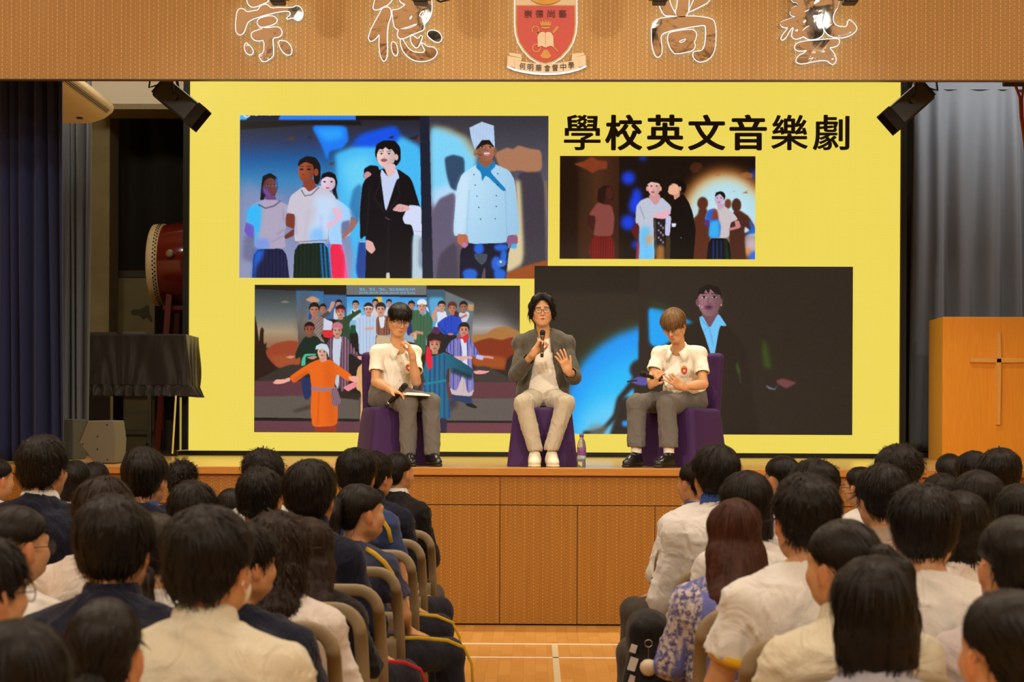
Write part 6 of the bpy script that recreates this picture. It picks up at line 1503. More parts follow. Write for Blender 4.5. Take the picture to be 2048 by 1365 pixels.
def short_shirt(J, org, body, m, seed, collar_m, Hm):
    S = SDF(); R = torso(S, J, .011, .045); rt, fw, up = torso_frame(J['hip'], J['neck'], J['sl'], J['sr'])
    S.ell(J['hip']+up*.11, (.168, .122, .10), R, .05)
    for a in 'lr':
        s, e = J['s'+a], J['e'+a]; d = (e-s).normalized(); p = s*.34+e*.66; Q = SDF()
        Q.cap(s-up*.022, s*.24+e*.76, .046, .064, k=.02)
        Q.cap(p-d*.02, p+d*.16, .048, .056, .004, -1)
        Q.cut(lambda P, d_, p=np.array(p), d=np.array(d): smax(d_, (P-p)@d, .003)); S.join(Q, .022)
    S.cap(J['neck']-up*.005+fw*.02, J['neck']+up*.14+fw*.03, .056, .06, .008, -1)
    S.cap(J['neck']+up*.03+fw*.075, J['neck']-up*.085+fw*.125, .040, .012, .006, -1)
    S.cut(lambda P, d: smax(d, np.array(J['hip']+up*.085)@np.array(up)-P@np.array(up), .004))
    cloth_obj('shirt', S, .0058, m, body, org, seed, .0042, 4.6, stretch=(1.3, 1.3, .9))
    C = MB()                                             # turned-down collar: two pointed flaps
    for q in (-1, 1):
        inner = []; mid = []; outer = []; n = 11
        for i in range(n):
            t = i/(n-1); a = -PI*.5+q*PI*.86*t; ca, sa = math.cos(a), math.sin(a)
            c = J['neck']+up*(.032-.046*t**1.6)+fw*(.006+.022*t)
            inner.append(c+rt*.060*ca+fw*.060*sa+up*.008)
            mid.append(c+rt*.068*ca+fw*.069*sa+up*.014)
            w = .030+.032*max(0, t-.45)*1.8
            outer.append(c+rt*(.080+.030*t**3)*ca+rt*q*.022*t**3+fw*(.083+.012*t)*sa-up*w)
        vs = inner+mid+outer; C.add(vs, [(r*n+i, r*n+i+1, (r+1)*n+i+1, (r+1)*n+i) for r in range(2) for i in range(n-1)])
    c = shift(C, org).build('collar', collar_m, body, smooth=True); s = c.modifiers.new('t', 'SOLIDIFY'); s.thickness = .003; s.offset = 1
    B = MB(); hip, nk = J['hip'], J['neck']               # buttons down the placket
    for k in range(4):
        o = nk+(hip-nk)*(.24+.17*k)+fw*.35; h = surf(S, o, -fw, 90); B.lathe([(.001, 0), (.0055, 0), (.0055, .002), (.001, .0025)], h+fw*.004, 10, fw.to_track_quat('Z', 'Y').to_matrix())
    for_b = shift(B, org).build('button', M_BTN, body)
    return S
M_BTN = plain('pearl_button', rgb(206, 196, 176), .35)
def badge(body, org, p, nrm, up, s=1.0):
    nrm = Vector(nrm).normalized(); x = Vector(up).cross(nrm).normalized(); u = nrm.cross(x)
    o = None
    for i, (nm, pts, m) in enumerate((('badge', [(-.022, .020), (.022, .020), (.022, -.002), (.012, -.022), (0, -.030), (-.012, -.022), (-.022, -.002)], M_CRED), ('badge_sun', arc(0, .020, .020, .016, 0, PI, 10), M_CYEL), ('badge_book', [(-.009, .006), (.009, .006), (.009, -.008), (-.009, -.008)], M_CWHITE), ('badge_scroll', [(-.024, -.030), (0, -.036), (.024, -.030), (.024, -.039), (0, -.046), (-.024, -.039)], M_CWHITE))):
        m_ = MB().poly([(a*s, b*s) for a, b in pts], [], lambda a, b: Vector(p)-Vector(org)+x*a+u*b+nrm*(.004+.001*i), -nrm*.006)
        q = m_.build(nm, m, body if o is None else o)
        if o is None: o = q
def surf(S, p, d, n=60, st=.004):
    """march from p along d to the implicit surface"""
    P = np.array([Vector(p)+Vector(d)*(st*i) for i in range(n)]); v = S(P); i = np.nonzero(v < 0)[0]
    return Vector(P[i[0]]) if len(i) else Vector(p)
def bowl_hair(M, front=.012, side=-.022, back=-.075, vol=1.0, sweep=0.0):
    S = SDF().frame(M)
    S.ell((0, -.012, .043), (.091*vol, .109*vol, .094*vol), k=.02).ell((0, -.050, -.025), (.072, .062, .055), k=.03).ell((0, .035, .060), (.082*vol, .070, .062), k=.03)
    Mi = np.array(M.inverted())
    def f(P, d):
        L = (np.c_[P, np.ones(len(P))] @ Mi.T)[:, :3]; x, y, z = L.T
        zc = np.interp(y, [-.12, -.06, -.02, .02, .05, .075, .11], [back, back, side-.01, side, (front+side)/2, front, front])
        jag = .010*np.sin(x*190+3*np.sin(x*70))+.006*np.sin(x*410)+sweep*x
        return smax(d, (zc+jag*(y > .0)-z)*.75, .006)
    S.cut(f); S.frame(Matrix.Identity(4)); return S
def paper(label, name, cat, pts, th, m):
    """thin stiff sheet through four world points"""
    P = [Vector(p) for p in pts]; n = (P[1]-P[0]).cross(P[3]-P[0]).normalized(); c = sum(P, Vector())/4
    o = MB().add([p-c for p in P]+[p-c+n*th for p in P], [(0, 1, 2, 3), (7, 6, 5, 4), (0, 4, 5, 1), (1, 5, 6, 2), (2, 6, 7, 3), (3, 7, 4, 0)]).build(name, m)
    o.location = c; tag(o, label, cat); return o
M_PAPER = plain('white_paper', rgb(240, 234, 220), 0.7, var=0.02)

# ---------------- man in the middle, speaking into a microphone
def qm(x, y, Y): return at(990+x/3.69, 575+y/3.69, Y)
J = dict(hip=qm(352, 815, 12.86), neck=qm(360, 336, 12.83), sl=qm(200, 408, 12.85), sr=qm(524, 408, 12.85),
         el=qm(160, 640, 12.70), er=qm(582, 660, 12.72), wl=qm(288, 482, 12.50), wr=qm(540, 618, 12.50),
         hl=qm(292, 830, 12.84), hr=qm(412, 830, 12.84), kl=qm(212, 862, 12.42), kr=qm(518, 860, 12.42),
         al=qm(293, 1205, 12.36), ar=qm(418, 1200, 12.36), tl=qm(290, 1310, 12.22), tr=qm(435, 1310, 12.22), hem=.056, hemz=.085)
org = Vector((J['hip'].x, 12.86, ZS))
stage_chair(True, (at(1085, 820, 12.7).x, 12.70, ZS), 0, 'purple covered chair under the man in the dark grey jacket')
H = head_matrix(qm(346, 176, 12.76), 0.06, 0.0, 0.03, 1.0)
def man_hair(body):
    S = SDF().frame(H)
    S.ell((0, -.016, .045), (.093, .108, .092), k=.02).ell((0, -.05, -.04), (.078, .062, .075), k=.03)
    for q in (-1, 1): S.chain([(q*.018, .060, .120), (q*.052, .070, .090), (q*.078, .045, .040), (q*.086, .010, -.020), (q*.080, -.005, -.055)], [.026, .026, .026, .024, .016], .02)
    Mi = np.array(H.inverted())
    def f(P, d):
        x, y, z = ((np.c_[P, np.ones(len(P))] @ Mi.T)[:, :3]).T
        zc = np.where(y > .02, np.interp(np.abs(x), [0, .035, .056, .066, .09], [.088, .072, .040, -.04, -.06]), np.interp(y, [-.12, -.03, .02], [-.11, -.075, -.06]))
        return smax(d, (zc-z)*.7, .008)
    S.cut(f); S.frame(Matrix.Identity(4))
    hair_obj(S, .0055, H, M_HAIR, body, org, 11, 420, (0, .02, .135), length=.06, lift=.0015, frizz=.06, fall=.8)
mic_h, mic_t = qm(352, 312, 12.47), qm(346, 518, 12.475)
md = (mic_t-mic_h).normalized()
hl = ((J['wl'], (qm(340, 405, 12.49)-J['wl']), (.75, -.5, .1), 1), dict(curl=(.95, .95, .95, .95), thumb=(.75, .35, .6), tcurl=.7, L=1.0))
hr = ((J['wr'], (qm(488, 500, 12.44)-J['wr']), (-.25, .85, .1), -1), dict(curl=(.22, .20, .26, .34), thumb=(.80, .55, .15), spread=.8, L=1.05))
man = seated(J, org, H, dict(trousers=M_TAN, shoe=M_SNEAK, sole=M_SOLE, laces=M_SNEAK), ('man in dark grey jacket talking into a microphone on the middle chair', 'person', 'speakers on the stage'),
    [hl, hr], man_hair, None, 3, False, .006, spect=((plain('brown_spectacle_rim', rgb(70, 38, 26), 0.3),), dict(r=.0235, rim=.0017, square=True)))
rt, fw, up = torso_frame(J['hip'], J['neck'], J['sl'], J['sr'])
S = SDF(); R = torso(S, J, .006, .05); S.ell(J['hip']+up*.09+fw*.02, (.165, .135, .12), R, .05)
S.cap(J['neck']+up*.0+fw*.03, J['neck']+up*.14+fw*.05, .060, .06, .01, -1).cut(lambda P, d: smax(d, np.array(J['hip']+up*.02)@np.array(up)-P@np.array(up), .004))
cloth_obj('tshirt', S, .0068, M_TEE, man, org, 4, .0045, 4.5)
# open jacket
S = SDF(); R = torso(S, J, .031, .05); S.ell(J['hip']+up*.06, (.205, .150, .16), R, .06)
for a, t in (('l', .62), ('r', .50)):
    s, e, w = J['s'+a], J['e'+a], J['w'+a]; S.cap(s-up*.015, e, .050, .060, k=.025).cap(e, e*(1-t)+w*t, .060, .052, k=.02)
for a, t in (('l', .62), ('r', .50)):
    e, w = J['e'+a], J['w'+a]; d = (w-e).normalized(); p = e*(1-t)+w*t; S.cap(p-d*.005, p+d*.14, .040, .05, .003, -1)
# front opening
def opening(P, d):
    q = P-np.array(J['hip']); h = q@np.array(up); x = q@np.array(rt); f = q@np.array(fw)
    L = (J['neck']-J['hip']).length
    half = np.interp(h/L, [-.4, 0, .3, .6, .9, 1.1], [.155, .138, .104, .076, .060, .060])
    return np.where(f > .0, smax(d, (half-np.abs(x-.004))*.9, .004), d)
S.cut(opening).cap(J['neck']-up*.0, J['neck']+up*.14+fw*.02, .064, .066, .01, -1)
T2 = SDF(); torso(T2, J, .016, .05)
S.cut(lambda P, d: np.where(((P-np.array(J['hip']))@np.array(fw) > .03) & (np.abs((P-np.array(J['hip']))@np.array(rt)) < .125), smax(d, -(T2(P)), .003), d))
S.cut(lambda P, d: smax(d, np.array(J['hip']-up*.055)@np.array(up)-P@np.array(up), .004))
cloth_obj('jacket', S, .0068, M_JACK, man, org, 9, .0065, 4.5)
L = MB()
for q in (-1, 1):
    pts = [(0, .040, -.065), (.045, .036, -.045), (.064, .022, .0), (.062, .000, .045), (.060, -.035, .072), (.064, -.09, .098), (.070, -.15, .118)]
    P = [J['neck']+rt*(q*a)+up*b+fw*c for a, b, c in pts]; L.tube(P, .010, 8)
shift(L, org).build('jacket_collar', M_JACK, man, smooth=True)
microphone(mic_h, mic_t, 'microphone with a grey body held up by the man in the dark grey jacket', plain('grey_microphone_metal', rgb(120, 114, 106), 0.3, 0.6))

# ---------------- boy on the left
def qa(x, y, Y): return at(700+x/3.69, 580+y/3.69, Y)
J = dict(hip=qa(295, 790, 12.82), neck=qa(352, 432, 12.74), sl=qa(200, 448, 12.66), sr=qa(476, 448, 12.82),
         el=qa(190, 678, 12.60), er=qa(488, 680, 12.64), wl=qa(305, 742, 12.42), wr=qa(458, 480, 12.52),
         hl=qa(250, 806, 12.74), hr=qa(352, 800, 12.84), kl=qa(425, 838, 12.40), kr=qa(596, 836, 12.46),
         al=qa(428, 1220, 12.38), ar=qa(606, 1215, 12.40), tl=qa(462, 1290, 12.24), tr=qa(648, 1290, 12.26), hem=.062, hemz=.085)
org = Vector((J['hip'].x, 12.82, ZS))
stage_chair(False, (at(802, 820, 12.72).x-.045, 12.74, ZS), .34, 'purple covered chair under the black-haired boy with folded hand at his chin')
H = head_matrix(qa(362, 222, 12.66), 0.42, 0.36, -0.05, 1.0)
def a_hair(body): hair_obj(bowl_hair(H, .026, -.022, -.075, 1.0), .0055, H, M_HAIR, body, org, 21, 460, length=.055)
hl = ((J['wl'], (qa(400, 768, 12.36)-J['wl']), (.1, -.1, -1.0), -1), dict(curl=(.35, .40, .42, .5), thumb=(.7, .6, .3)))
hr = ((J['wr'], (qa(418, 360, 12.50)-J['wr']), (-.8, -.05, -.1), -1), dict(curl=(.75, .85, .9, .95), thumb=(.8, .2, .6), L=.95))
boy = seated(J, org, H, dict(trousers=M_TROU, shoe=M_SHOE, sole=M_SHOE, laces=M_SHOE), ('black-haired boy in white school shirt touching his chin on the left chair', 'person', 'speakers on the stage'),
    [hl, hr], a_hair, None, 5, True, spect=((plain('gold_spectacle_rim', rgb(120, 92, 58), 0.3, 0.6),), dict(r=.0225, rim=.0009)))
SHIRT = short_shirt(J, org, boy, M_WHITE, 14, M_WHITE, H)
def chest_badge(J, org, body, px, py, w, S=None):
    rt, fw, up = torso_frame(J['hip'], J['neck'], J['sl'], J['sr'])
    a = at(px, py, 12.2); d = (at(px, py, 13.0)-a).normalized(); p = surf(SHIRT, a, d, 250)
    badge(body, org, p-d*.010, -d*.5+fw*.5, up, w)
chest_badge(J, org, boy, 700+432/3.69, 580+575/3.69, .95)
rt, fw, up = torso_frame(J['hip'], J['neck'], J['sl'], J['sr'])
microphone(qa(420, 694, 12.36), qa(262, 862, 12.42), 'black microphone resting on the left boy\'s lap')
paper('open white booklet on the left boy\'s lap', 'booklet', 'booklet', [qa(395, 776, 12.28), qa(592, 786, 12.34), qa(560, 772, 12.52), qa(420, 764, 12.48)], .008, M_PAPER)

# ---------------- boy on the right
def qb(x, y, Y): return at(1230+x/3.954, 600+y/3.954, Y)
J = dict(hip=qb(560, 795, 12.82), neck=qb(505, 388, 12.68), sl=qb(345, 412, 12.76), sr=qb(668, 412, 12.62),
         el=qb(292, 630, 12.66), er=qb(700, 668, 12.52), wl=qb(292, 668, 12.44), wr=qb(535, 690, 12.40),
         hl=qb(505, 800, 12.84), hr=qb(605, 815, 12.76), kl=qb(172, 822, 12.48), kr=qb(408, 832, 12.38),
         al=qb(168, 1185, 12.44), ar=qb(428, 1195, 12.34), tl=qb(90, 1290, 12.32), tr=qb(350, 1290, 12.24), hem=.070, hemz=.155)
org = Vector((J['hip'].x, 12.82, ZS))
stage_chair(False, (at(1366, 820, 12.74).x, 12.76, ZS), -.62, 'purple covered chair under the brown-haired boy reading notes')
H = head_matrix(qb(468, 205, 12.54), -0.50, 0.55, 0.05, 1.0)
def b_hair(body): hair_obj(bowl_hair(H, .004, -.024, -.07, 1.02), .0055, H, M_HAIRL, body, org, 31, 460, length=.055)
hl = ((J['wl'], (qb(330, 590, 12.38)-J['wl']), (.6, .5, .1), -1), dict(curl=(.7, .75, .8, .85), thumb=(.6, .5, .5)))
hr = ((J['wr'], (qb(430, 615, 12.36)-J['wr']), (-.2, .8, .4), 1), dict(curl=(.12, .25, .5, .6), thumb=(.7, .7, .2), spread=.8))
boy = seated(J, org, H, dict(trousers=M_TROU, shoe=M_SHOE, sole=M_SHOE, laces=M_SHOE, sock=M_SOCK), ('brown-haired boy in white school shirt looking down at notes on the right chair', 'person', 'speakers on the stage'),
    [hl, hr], b_hair, None, 7, True, spect=((plain('silver_spectacle_rim', rgb(200, 170, 130), 0.3, 0.7),), dict(r=.0215, rim=.0008)))
SHIRT = short_shirt(J, org, boy, M_WHITE, 24, M_WHITE, H)
chest_badge(J, org, boy, 1230+548/3.954, 600+560/3.954, 1.05)
microphone(qb(198, 578, 12.36), qb(392, 650, 12.44), 'black microphone held by the brown-haired boy on the right')
paper('folded white notes held by the brown-haired boy', 'notes', 'paper', [qb(372, 585, 12.38), qb(500, 482, 12.44), qb(520, 560, 12.42), qb(400, 680, 12.36)], .003, M_PAPER)
paper('second white note card in the brown-haired boy\'s right hand', 'note_card', 'paper', [qb(500, 478, 12.44), qb(530, 530, 12.46), qb(470, 640, 12.40), qb(430, 640, 12.38)], .003, M_PAPER)
# ================================================================== THE AUDIENCE (seated, seen from behind, facing +y)
M_CHAIR = plain('beige_chair_plastic', rgb(150, 136, 108), 0.5, var=0.05, scale=12)
def make_chair():
    o = empty('folding_chair', (0, 0, 0))
    b = MB(); w = .215; P = [(-w, -.20, .46), (-w*1.0, -.235, .66), (-w*.97, -.262, .82)]
    for i in range(7):
        a = PI-PI*.5*i/6; P.append((-w*.97+.08+.08*math.cos(a), -.272, .82+.08*math.sin(a)))
    P += [(-x, y, z) for x, y, z in P[::-1]]
    b.tube(P, .022, 12, flat=(.012, (0, 1, 0))); b.build('back_frame', M_CHAIR, o, smooth=True)
    s = SDF(); s.box((0, .0, .445), (.215, .205, .016), None, .014, .01).cut(lambda Pt, d: d); V, F = s.mesh(.012); np_mesh('seat', V, F, M_CHAIR, o)
    m = MB()
    n = 9; vs = []
    for j in range(5):
        for i in range(n):
            x = -w*.95+2*w*.95*i/(n-1); z = .50+.13*j/4; vs.append((x, -.222-.03*(z-.5)/.2-.02*math.cos(x/w*1.4), z))
    m.add(vs, [(j*n+i, j*n+i+1, (j+1)*n+i+1, (j+1)*n+i) for j in range(4) for i in range(n-1)])
    q = m.build('backrest', M_CHAIR, o, smooth=True); t = q.modifiers.new('t', 'SOLIDIFY'); t.thickness = .014
    for sx in (-1, 1):
        MB().tube([(sx*.205, -.205, .50), (sx*.21, .02, .43), (sx*.215, .23, .008)], .014, 8).build('leg', M_CHAIR, o, smooth=True)
        MB().tube([(sx*.19, .17, .43), (sx*.20, -.02, .30), (sx*.215, -.26, .008)], .014, 8).build('leg', M_CHAIR, o, smooth=True)
    MB().tube([(-.21, .215, .05), (.21, .215, .05)], .009, 8).tube([(-.21, -.245, .05), (.21, -.245, .05)], .009, 8).build('cross_bar', M_CHAIR, o, smooth=True)
    return o
seat0 = make_chair(); seat_used = [False]

# ---- seated template: joints in its own frame
T = dict(hip=Vector((0, 0, .555)), neck=Vector((0, -.005, 1.075)), sl=Vector((-.165, -.01, 1.005)), sr=Vector((.165, -.01, 1.005)))
def tmpl(kind):
    e = {s: Vector((q*.225, .035, .735)) for s, q in (('l', -1), ('r', 1))}; w = {s: Vector((q*.125, .27, .625)) for s, q in (('l', -1), ('r', 1))}
    J = dict(T); S = SDF()
    g = dict(body=-.014, short=.012, long=.020)[kind]
    if kind != 'body' or True:
        hip, neck = J['hip'], J['neck']; R = None
        S.ell((0, -.004, .88), (.150+g, .108+g, .20), k=.04).ell((0, .005, .70), (.142+g, .108+g, .18), k=.04).ell((0, .01, .565), (.168+g, .128+g, .12), k=.04)
        for q in (-1, 1):
            s = Vector((q*.162, -.008, .985)); S.cap((0, -.008, 1.045), s-Vector((0, 0, .005)), .044+g, .040+g, k=.025).cap((0, -.008, .95), s-Vector((0, 0, .03)), .070+g, .046+g, k=.03)
            S.ell((q*.075, -.075, .93), (.07, .045+g, .10), k=.04)
    if kind == 'body':
        S.cap((0, -.008, 1.04), (0, .024, 1.14), .054, .051, k=.03)
        for a, q in (('l', -1), ('r', 1)):
            s = Vector((q*.165, -.008, .968)); S.cap(s, e[a], .043, .036, k=.02).cap(e[a], w[a], .036, .026, k=.012)
            hand(S, w[a], Vector((q*-.1, .9, -.35)), (0, -.2, -1), 1 if q < 0 else -1, curl=(.3, .35, .35, .4), L=1.0)
            S.cap((q*.09, .02, .535), (q*.125, .43, .50), .075, .052, k=.03).cap((q*.125, .43, .50), (q*.13, .45, .09), .050, .036, k=.02).cap((q*.13, .44, .06), (q*.135, .58, .03), .034, .028, k=.02)
        head_prims(S, Matrix.Translation((0, .042, 1.190)), 0, True)
        return S.mesh(.0088)
    if kind == 'short':
        for a, q in (('l', -1), ('r', 1)):
            s = Vector((q*.165, -.008, .968)); m_ = s*.36+e[a]*.64; d = (e[a]-s).normalized()
            S.cap(s, s*.25+e[a]*.75, .050, .070, k=.025); S.cap(m_-d*.005, m_+d*.16, .048, .060, .004, -1)
            S.cut(lambda P, d_, p=np.array(m_), d=np.array(d): np.where(np.linalg.norm(P-p, axis=1) < .12, smax(d_, (P-p)@d, .003), d_))
    else:
        for a, q in (('l', -1), ('r', 1)):
            s = Vector((q*.165, -.008, .968)); S.cap(s, e[a], .054, .052, k=.025).cap(e[a], e[a]*.15+w[a]*.85, .052, .038, k=.02)
    S.cap((0, .01, 1.04), (0, .03, 1.16), .057, .060, .008, -1)
    S.cut(lambda P, d: smax(d, (.50 if kind == 'long' else .52)-P[:, 2], .004))
    return S.mesh(.0095)
TB = {k: tmpl(k) for k in ('body', 'short', 'long')}
def tmpl_trousers():
    S = SDF(); S.ell((0, .0, .55), (.178, .142, .095), k=.04)
    for q in (-1, 1): S.cap((q*.09, .02, .54), (q*.125, .43, .505), .092, .070, k=.03).cap((q*.125, .43, .505), (q*.13, .45, .12), .068, .060, k=.02)
    S.cut(lambda P, d: smax(d, .10-P[:, 2], .004)); return S.mesh(.012)
def tmpl_shoe():
    S = SDF()
    for q in (-1, 1): S.ell((q*.13, .50, .035), (.046, .13, .045), k=.02).ell((q*.13, .43, .06), (.042, .055, .055), k=.02)
    S.cut(lambda P, d: smax(d, .002-P[:, 2], .003)); return S.mesh(.011)
_tv, _tf = tmpl_trousers(); _sv, _sf = tmpl_shoe()
M_SHOEW = plain('white_trainer', rgb(206, 200, 190), 0.6); M_SHOEB = plain('black_school_shoe', rgb(24, 22, 20), 0.4)
PANTS = {}
def pants_obj(colname, m, sh, parent):
    if colname not in PANTS:
        a = np_mesh('trousers', _tv+vnorm(_tv, _tf)*(.004*wob(_tv, 6, 3, 3))[:, None], _tf, m); b = np_mesh('shoes', _sv, _sf, sh)
        PANTS[colname] = (a, b); 
    else: a, b = (bpy.data.objects.new(n, o.data) for n, o in zip(('trousers', 'shoes'), PANTS[colname])); COL.objects.link(a); COL.objects.link(b)
    a.parent = parent; b.parent = parent; return a, b
PC = dict(grey=(fabric('charcoal_trousers', rgb(74, 70, 66), .85, .3), M_SHOEB), navy=(fabric('navy_track_trousers', rgb(26, 30, 46), .8, .4), M_SHOEW), dark=(fabric('black_trousers', rgb(30, 28, 30), .85, .3), M_SHOEB))
M_STRY = plain('yellow_piping', rgb(214, 178, 30), 0.6); M_STRR = plain('red_piping', rgb(190, 40, 50), 0.6)

SH = {}
for nm, c in dict(white=(234, 236, 236), cream=(222, 218, 198), pink=(228, 222, 218), navy=(23, 29, 50), blue=(54, 72, 118), indigo=(58, 62, 92), black=(26, 24, 28), grey=(176, 160, 146), paleblue=(176, 178, 194), lilac=(208, 200, 208)).items():
    SH[nm] = fabric('cloth_'+nm, rgb(*c), .85, .8, 700, .12, 9.0)
def knit():
    t = NT('blue_white_knit'); v = t.coord(); n = t.noise(v, 55, 2.0, .7); n2 = t.noise(t.mapping(v, (14, 14, 1.0)), 1.0, 2.0)
    c = t.mix(t.ramp(n, [(.42, (0, 0, 0, 1)), (.58, (1, 1, 1, 1))]), rgb(90, 92, 150), rgb(216, 210, 214))
    c = t.mix(t.ramp(n2, [(.55, (0, 0, 0, 1)), (.62, (1, 1, 1, 1))]), c, rgb(112, 118, 196))
    t.base(c); t.set(Roughness=.95); t.bump(t.noise(v, 160, 2), .6, .006); return t.m
SH['knit'] = knit()
M_YEL = fabric('yellow_rib', rgb(228, 178, 30), .85, .1); M_BLUEC = fabric('blue_collar_cloth', rgb(58, 88, 170), .85, .1)
M_LET = plain('white_print', rgb(210, 208, 206), .7); M_REDP = plain('red_print', rgb(190, 60, 50), .7); M_HB = plain('dark_hair_band', rgb(30, 24, 30), .7)

def hair_style(st, M, vol=1.0):
    """implicit hair for one head; returns the surface, the strand crown and the loose-lock settings"""
    tied = False; S = SDF().frame(M); kw = dict(crown=(0, -.045, .128), length=.05, frizz=.22, lift=.0065, fall=.45, n=380, rough=.0028)
    Mi = np.array(M.inverted()); back, side, front = -.062, -.006, .03
    if st in ('short', 'mop', 'spiky', 'curly'):
        v = vol*(1.05 if st == 'mop' else 1.0)
        S.ell((0, -.016, .043), (.093*v, .113*v, .094*v), k=.02).ell((0, -.054, -.020), (.076*v, .056*v, .055), k=.03)
        if st == 'mop': back, side = -.085, -.035; kw.update(length=.06, fall=.6)
        if st == 'short': back = -.070
        if st == 'spiky': kw.update(lift=.012, frizz=.3, fall=-.1, length=.035)
        if st == 'curly': kw.update(lift=.014, frizz=.7, length=.03, n=500, rough=.006); back = -.085
    elif st in ('pony', 'bun', 'low'):
        S.ell((0, -.014, .040), (.084*vol, .106*vol, .090*vol), k=.02).ell((0, -.048, -.02), (.068, .066, .055), k=.03); back, side, front = -.070, .022, .06
        kw.update(lift=.0015, frizz=.05, n=160, rough=.0012, fall=.05)
        kw['crown'] = (0, .06, .10); tied = True
    elif st in ('bob', 'long'):
        b = -.115 if st == 'bob' else -.40
        S.ell((0, -.014, .044), (.096*vol, .116*vol, .096*vol), k=.02)
        if st == 'bob': S.ell((0, -.030, -.045), (.098*vol, .088, .085), k=.03).ell((0, -.03, -.10), (.094*vol, .078, .04), k=.03)
        else:
            S.ell((0, -.035, -.05), (.096*vol, .085, .10), k=.03).chain([(0, -.065, -.08), (0, -.130, -.20), (.01, -.150, -.42)], [.082, .066, .036], .03)
            for q in (-1, 1): S.chain([(q*.05, -.05, -.06), (q*.065, -.115, -.20), (q*.05, -.150, -.40)], [.05, .046, .030], .03)
        back, side, front = b, b+.01, .03; kw.update(length=.09, fall=1.2, frizz=.05, lift=.002, n=260, rough=.002)
    elif st == 'frizz':
        S.ell((0, -.016, .042), (.10, .115, .096), k=.02).ell((0, -.045, -.06), (.105, .09, .11), k=.04).ell((0, -.095, -.16), (.105, .085, .10), k=.04)
        back, side, front = -.24, -.2, .03; kw.update(length=.07, frizz=.45, lift=.012, n=700, fall=.9, rough=.005)
    def f(P, d):
        x, y, z = ((np.c_[P, np.ones(len(P))] @ Mi.T)[:, :3]).T
        zc = np.interp(y, [-.12, -.062, -.042, .015, .045, .075, .11], [back, back, side-.012, side, (front+side)/2, front, front]) if tied else np.interp(y, [-.12, -.06, -.025, .015, .045, .075, .11], [back, back, (back+side)/2, side, (front+side)/2, front, front])
        return smax(d, (zc+.006*np.sin(x*120)-z)*.8, .010)
    S.cut(f); S.frame(Matrix.Identity(4)); return S, kw
def tail(M, st, sway=0.0, ln=.26, tw=1.0):
    S = SDF().frame(M)
    if st == 'bun': S.ell((0, -.128, -.045), (.036, .030, .034), k=.01)
    elif st == 'low': S.chain([(0, -.112, -.052), (sway*.3, -.145, -.075), (sway, -.182, -.085-ln*.5), (sway*1.2, -.190, -.085-ln)], [.020, .030, .032, .010], .015)
    else: S.chain([(0, -.105, .038), (0, -.140, .040), (sway*.4, -.165, .0), (sway, -.175, -ln*.5), (sway*1.3, -.180, -ln)], [.022*tw, .028*tw, .042*tw, .042*tw, .014], .015)
    S.frame(Matrix.Identity(4)); return S

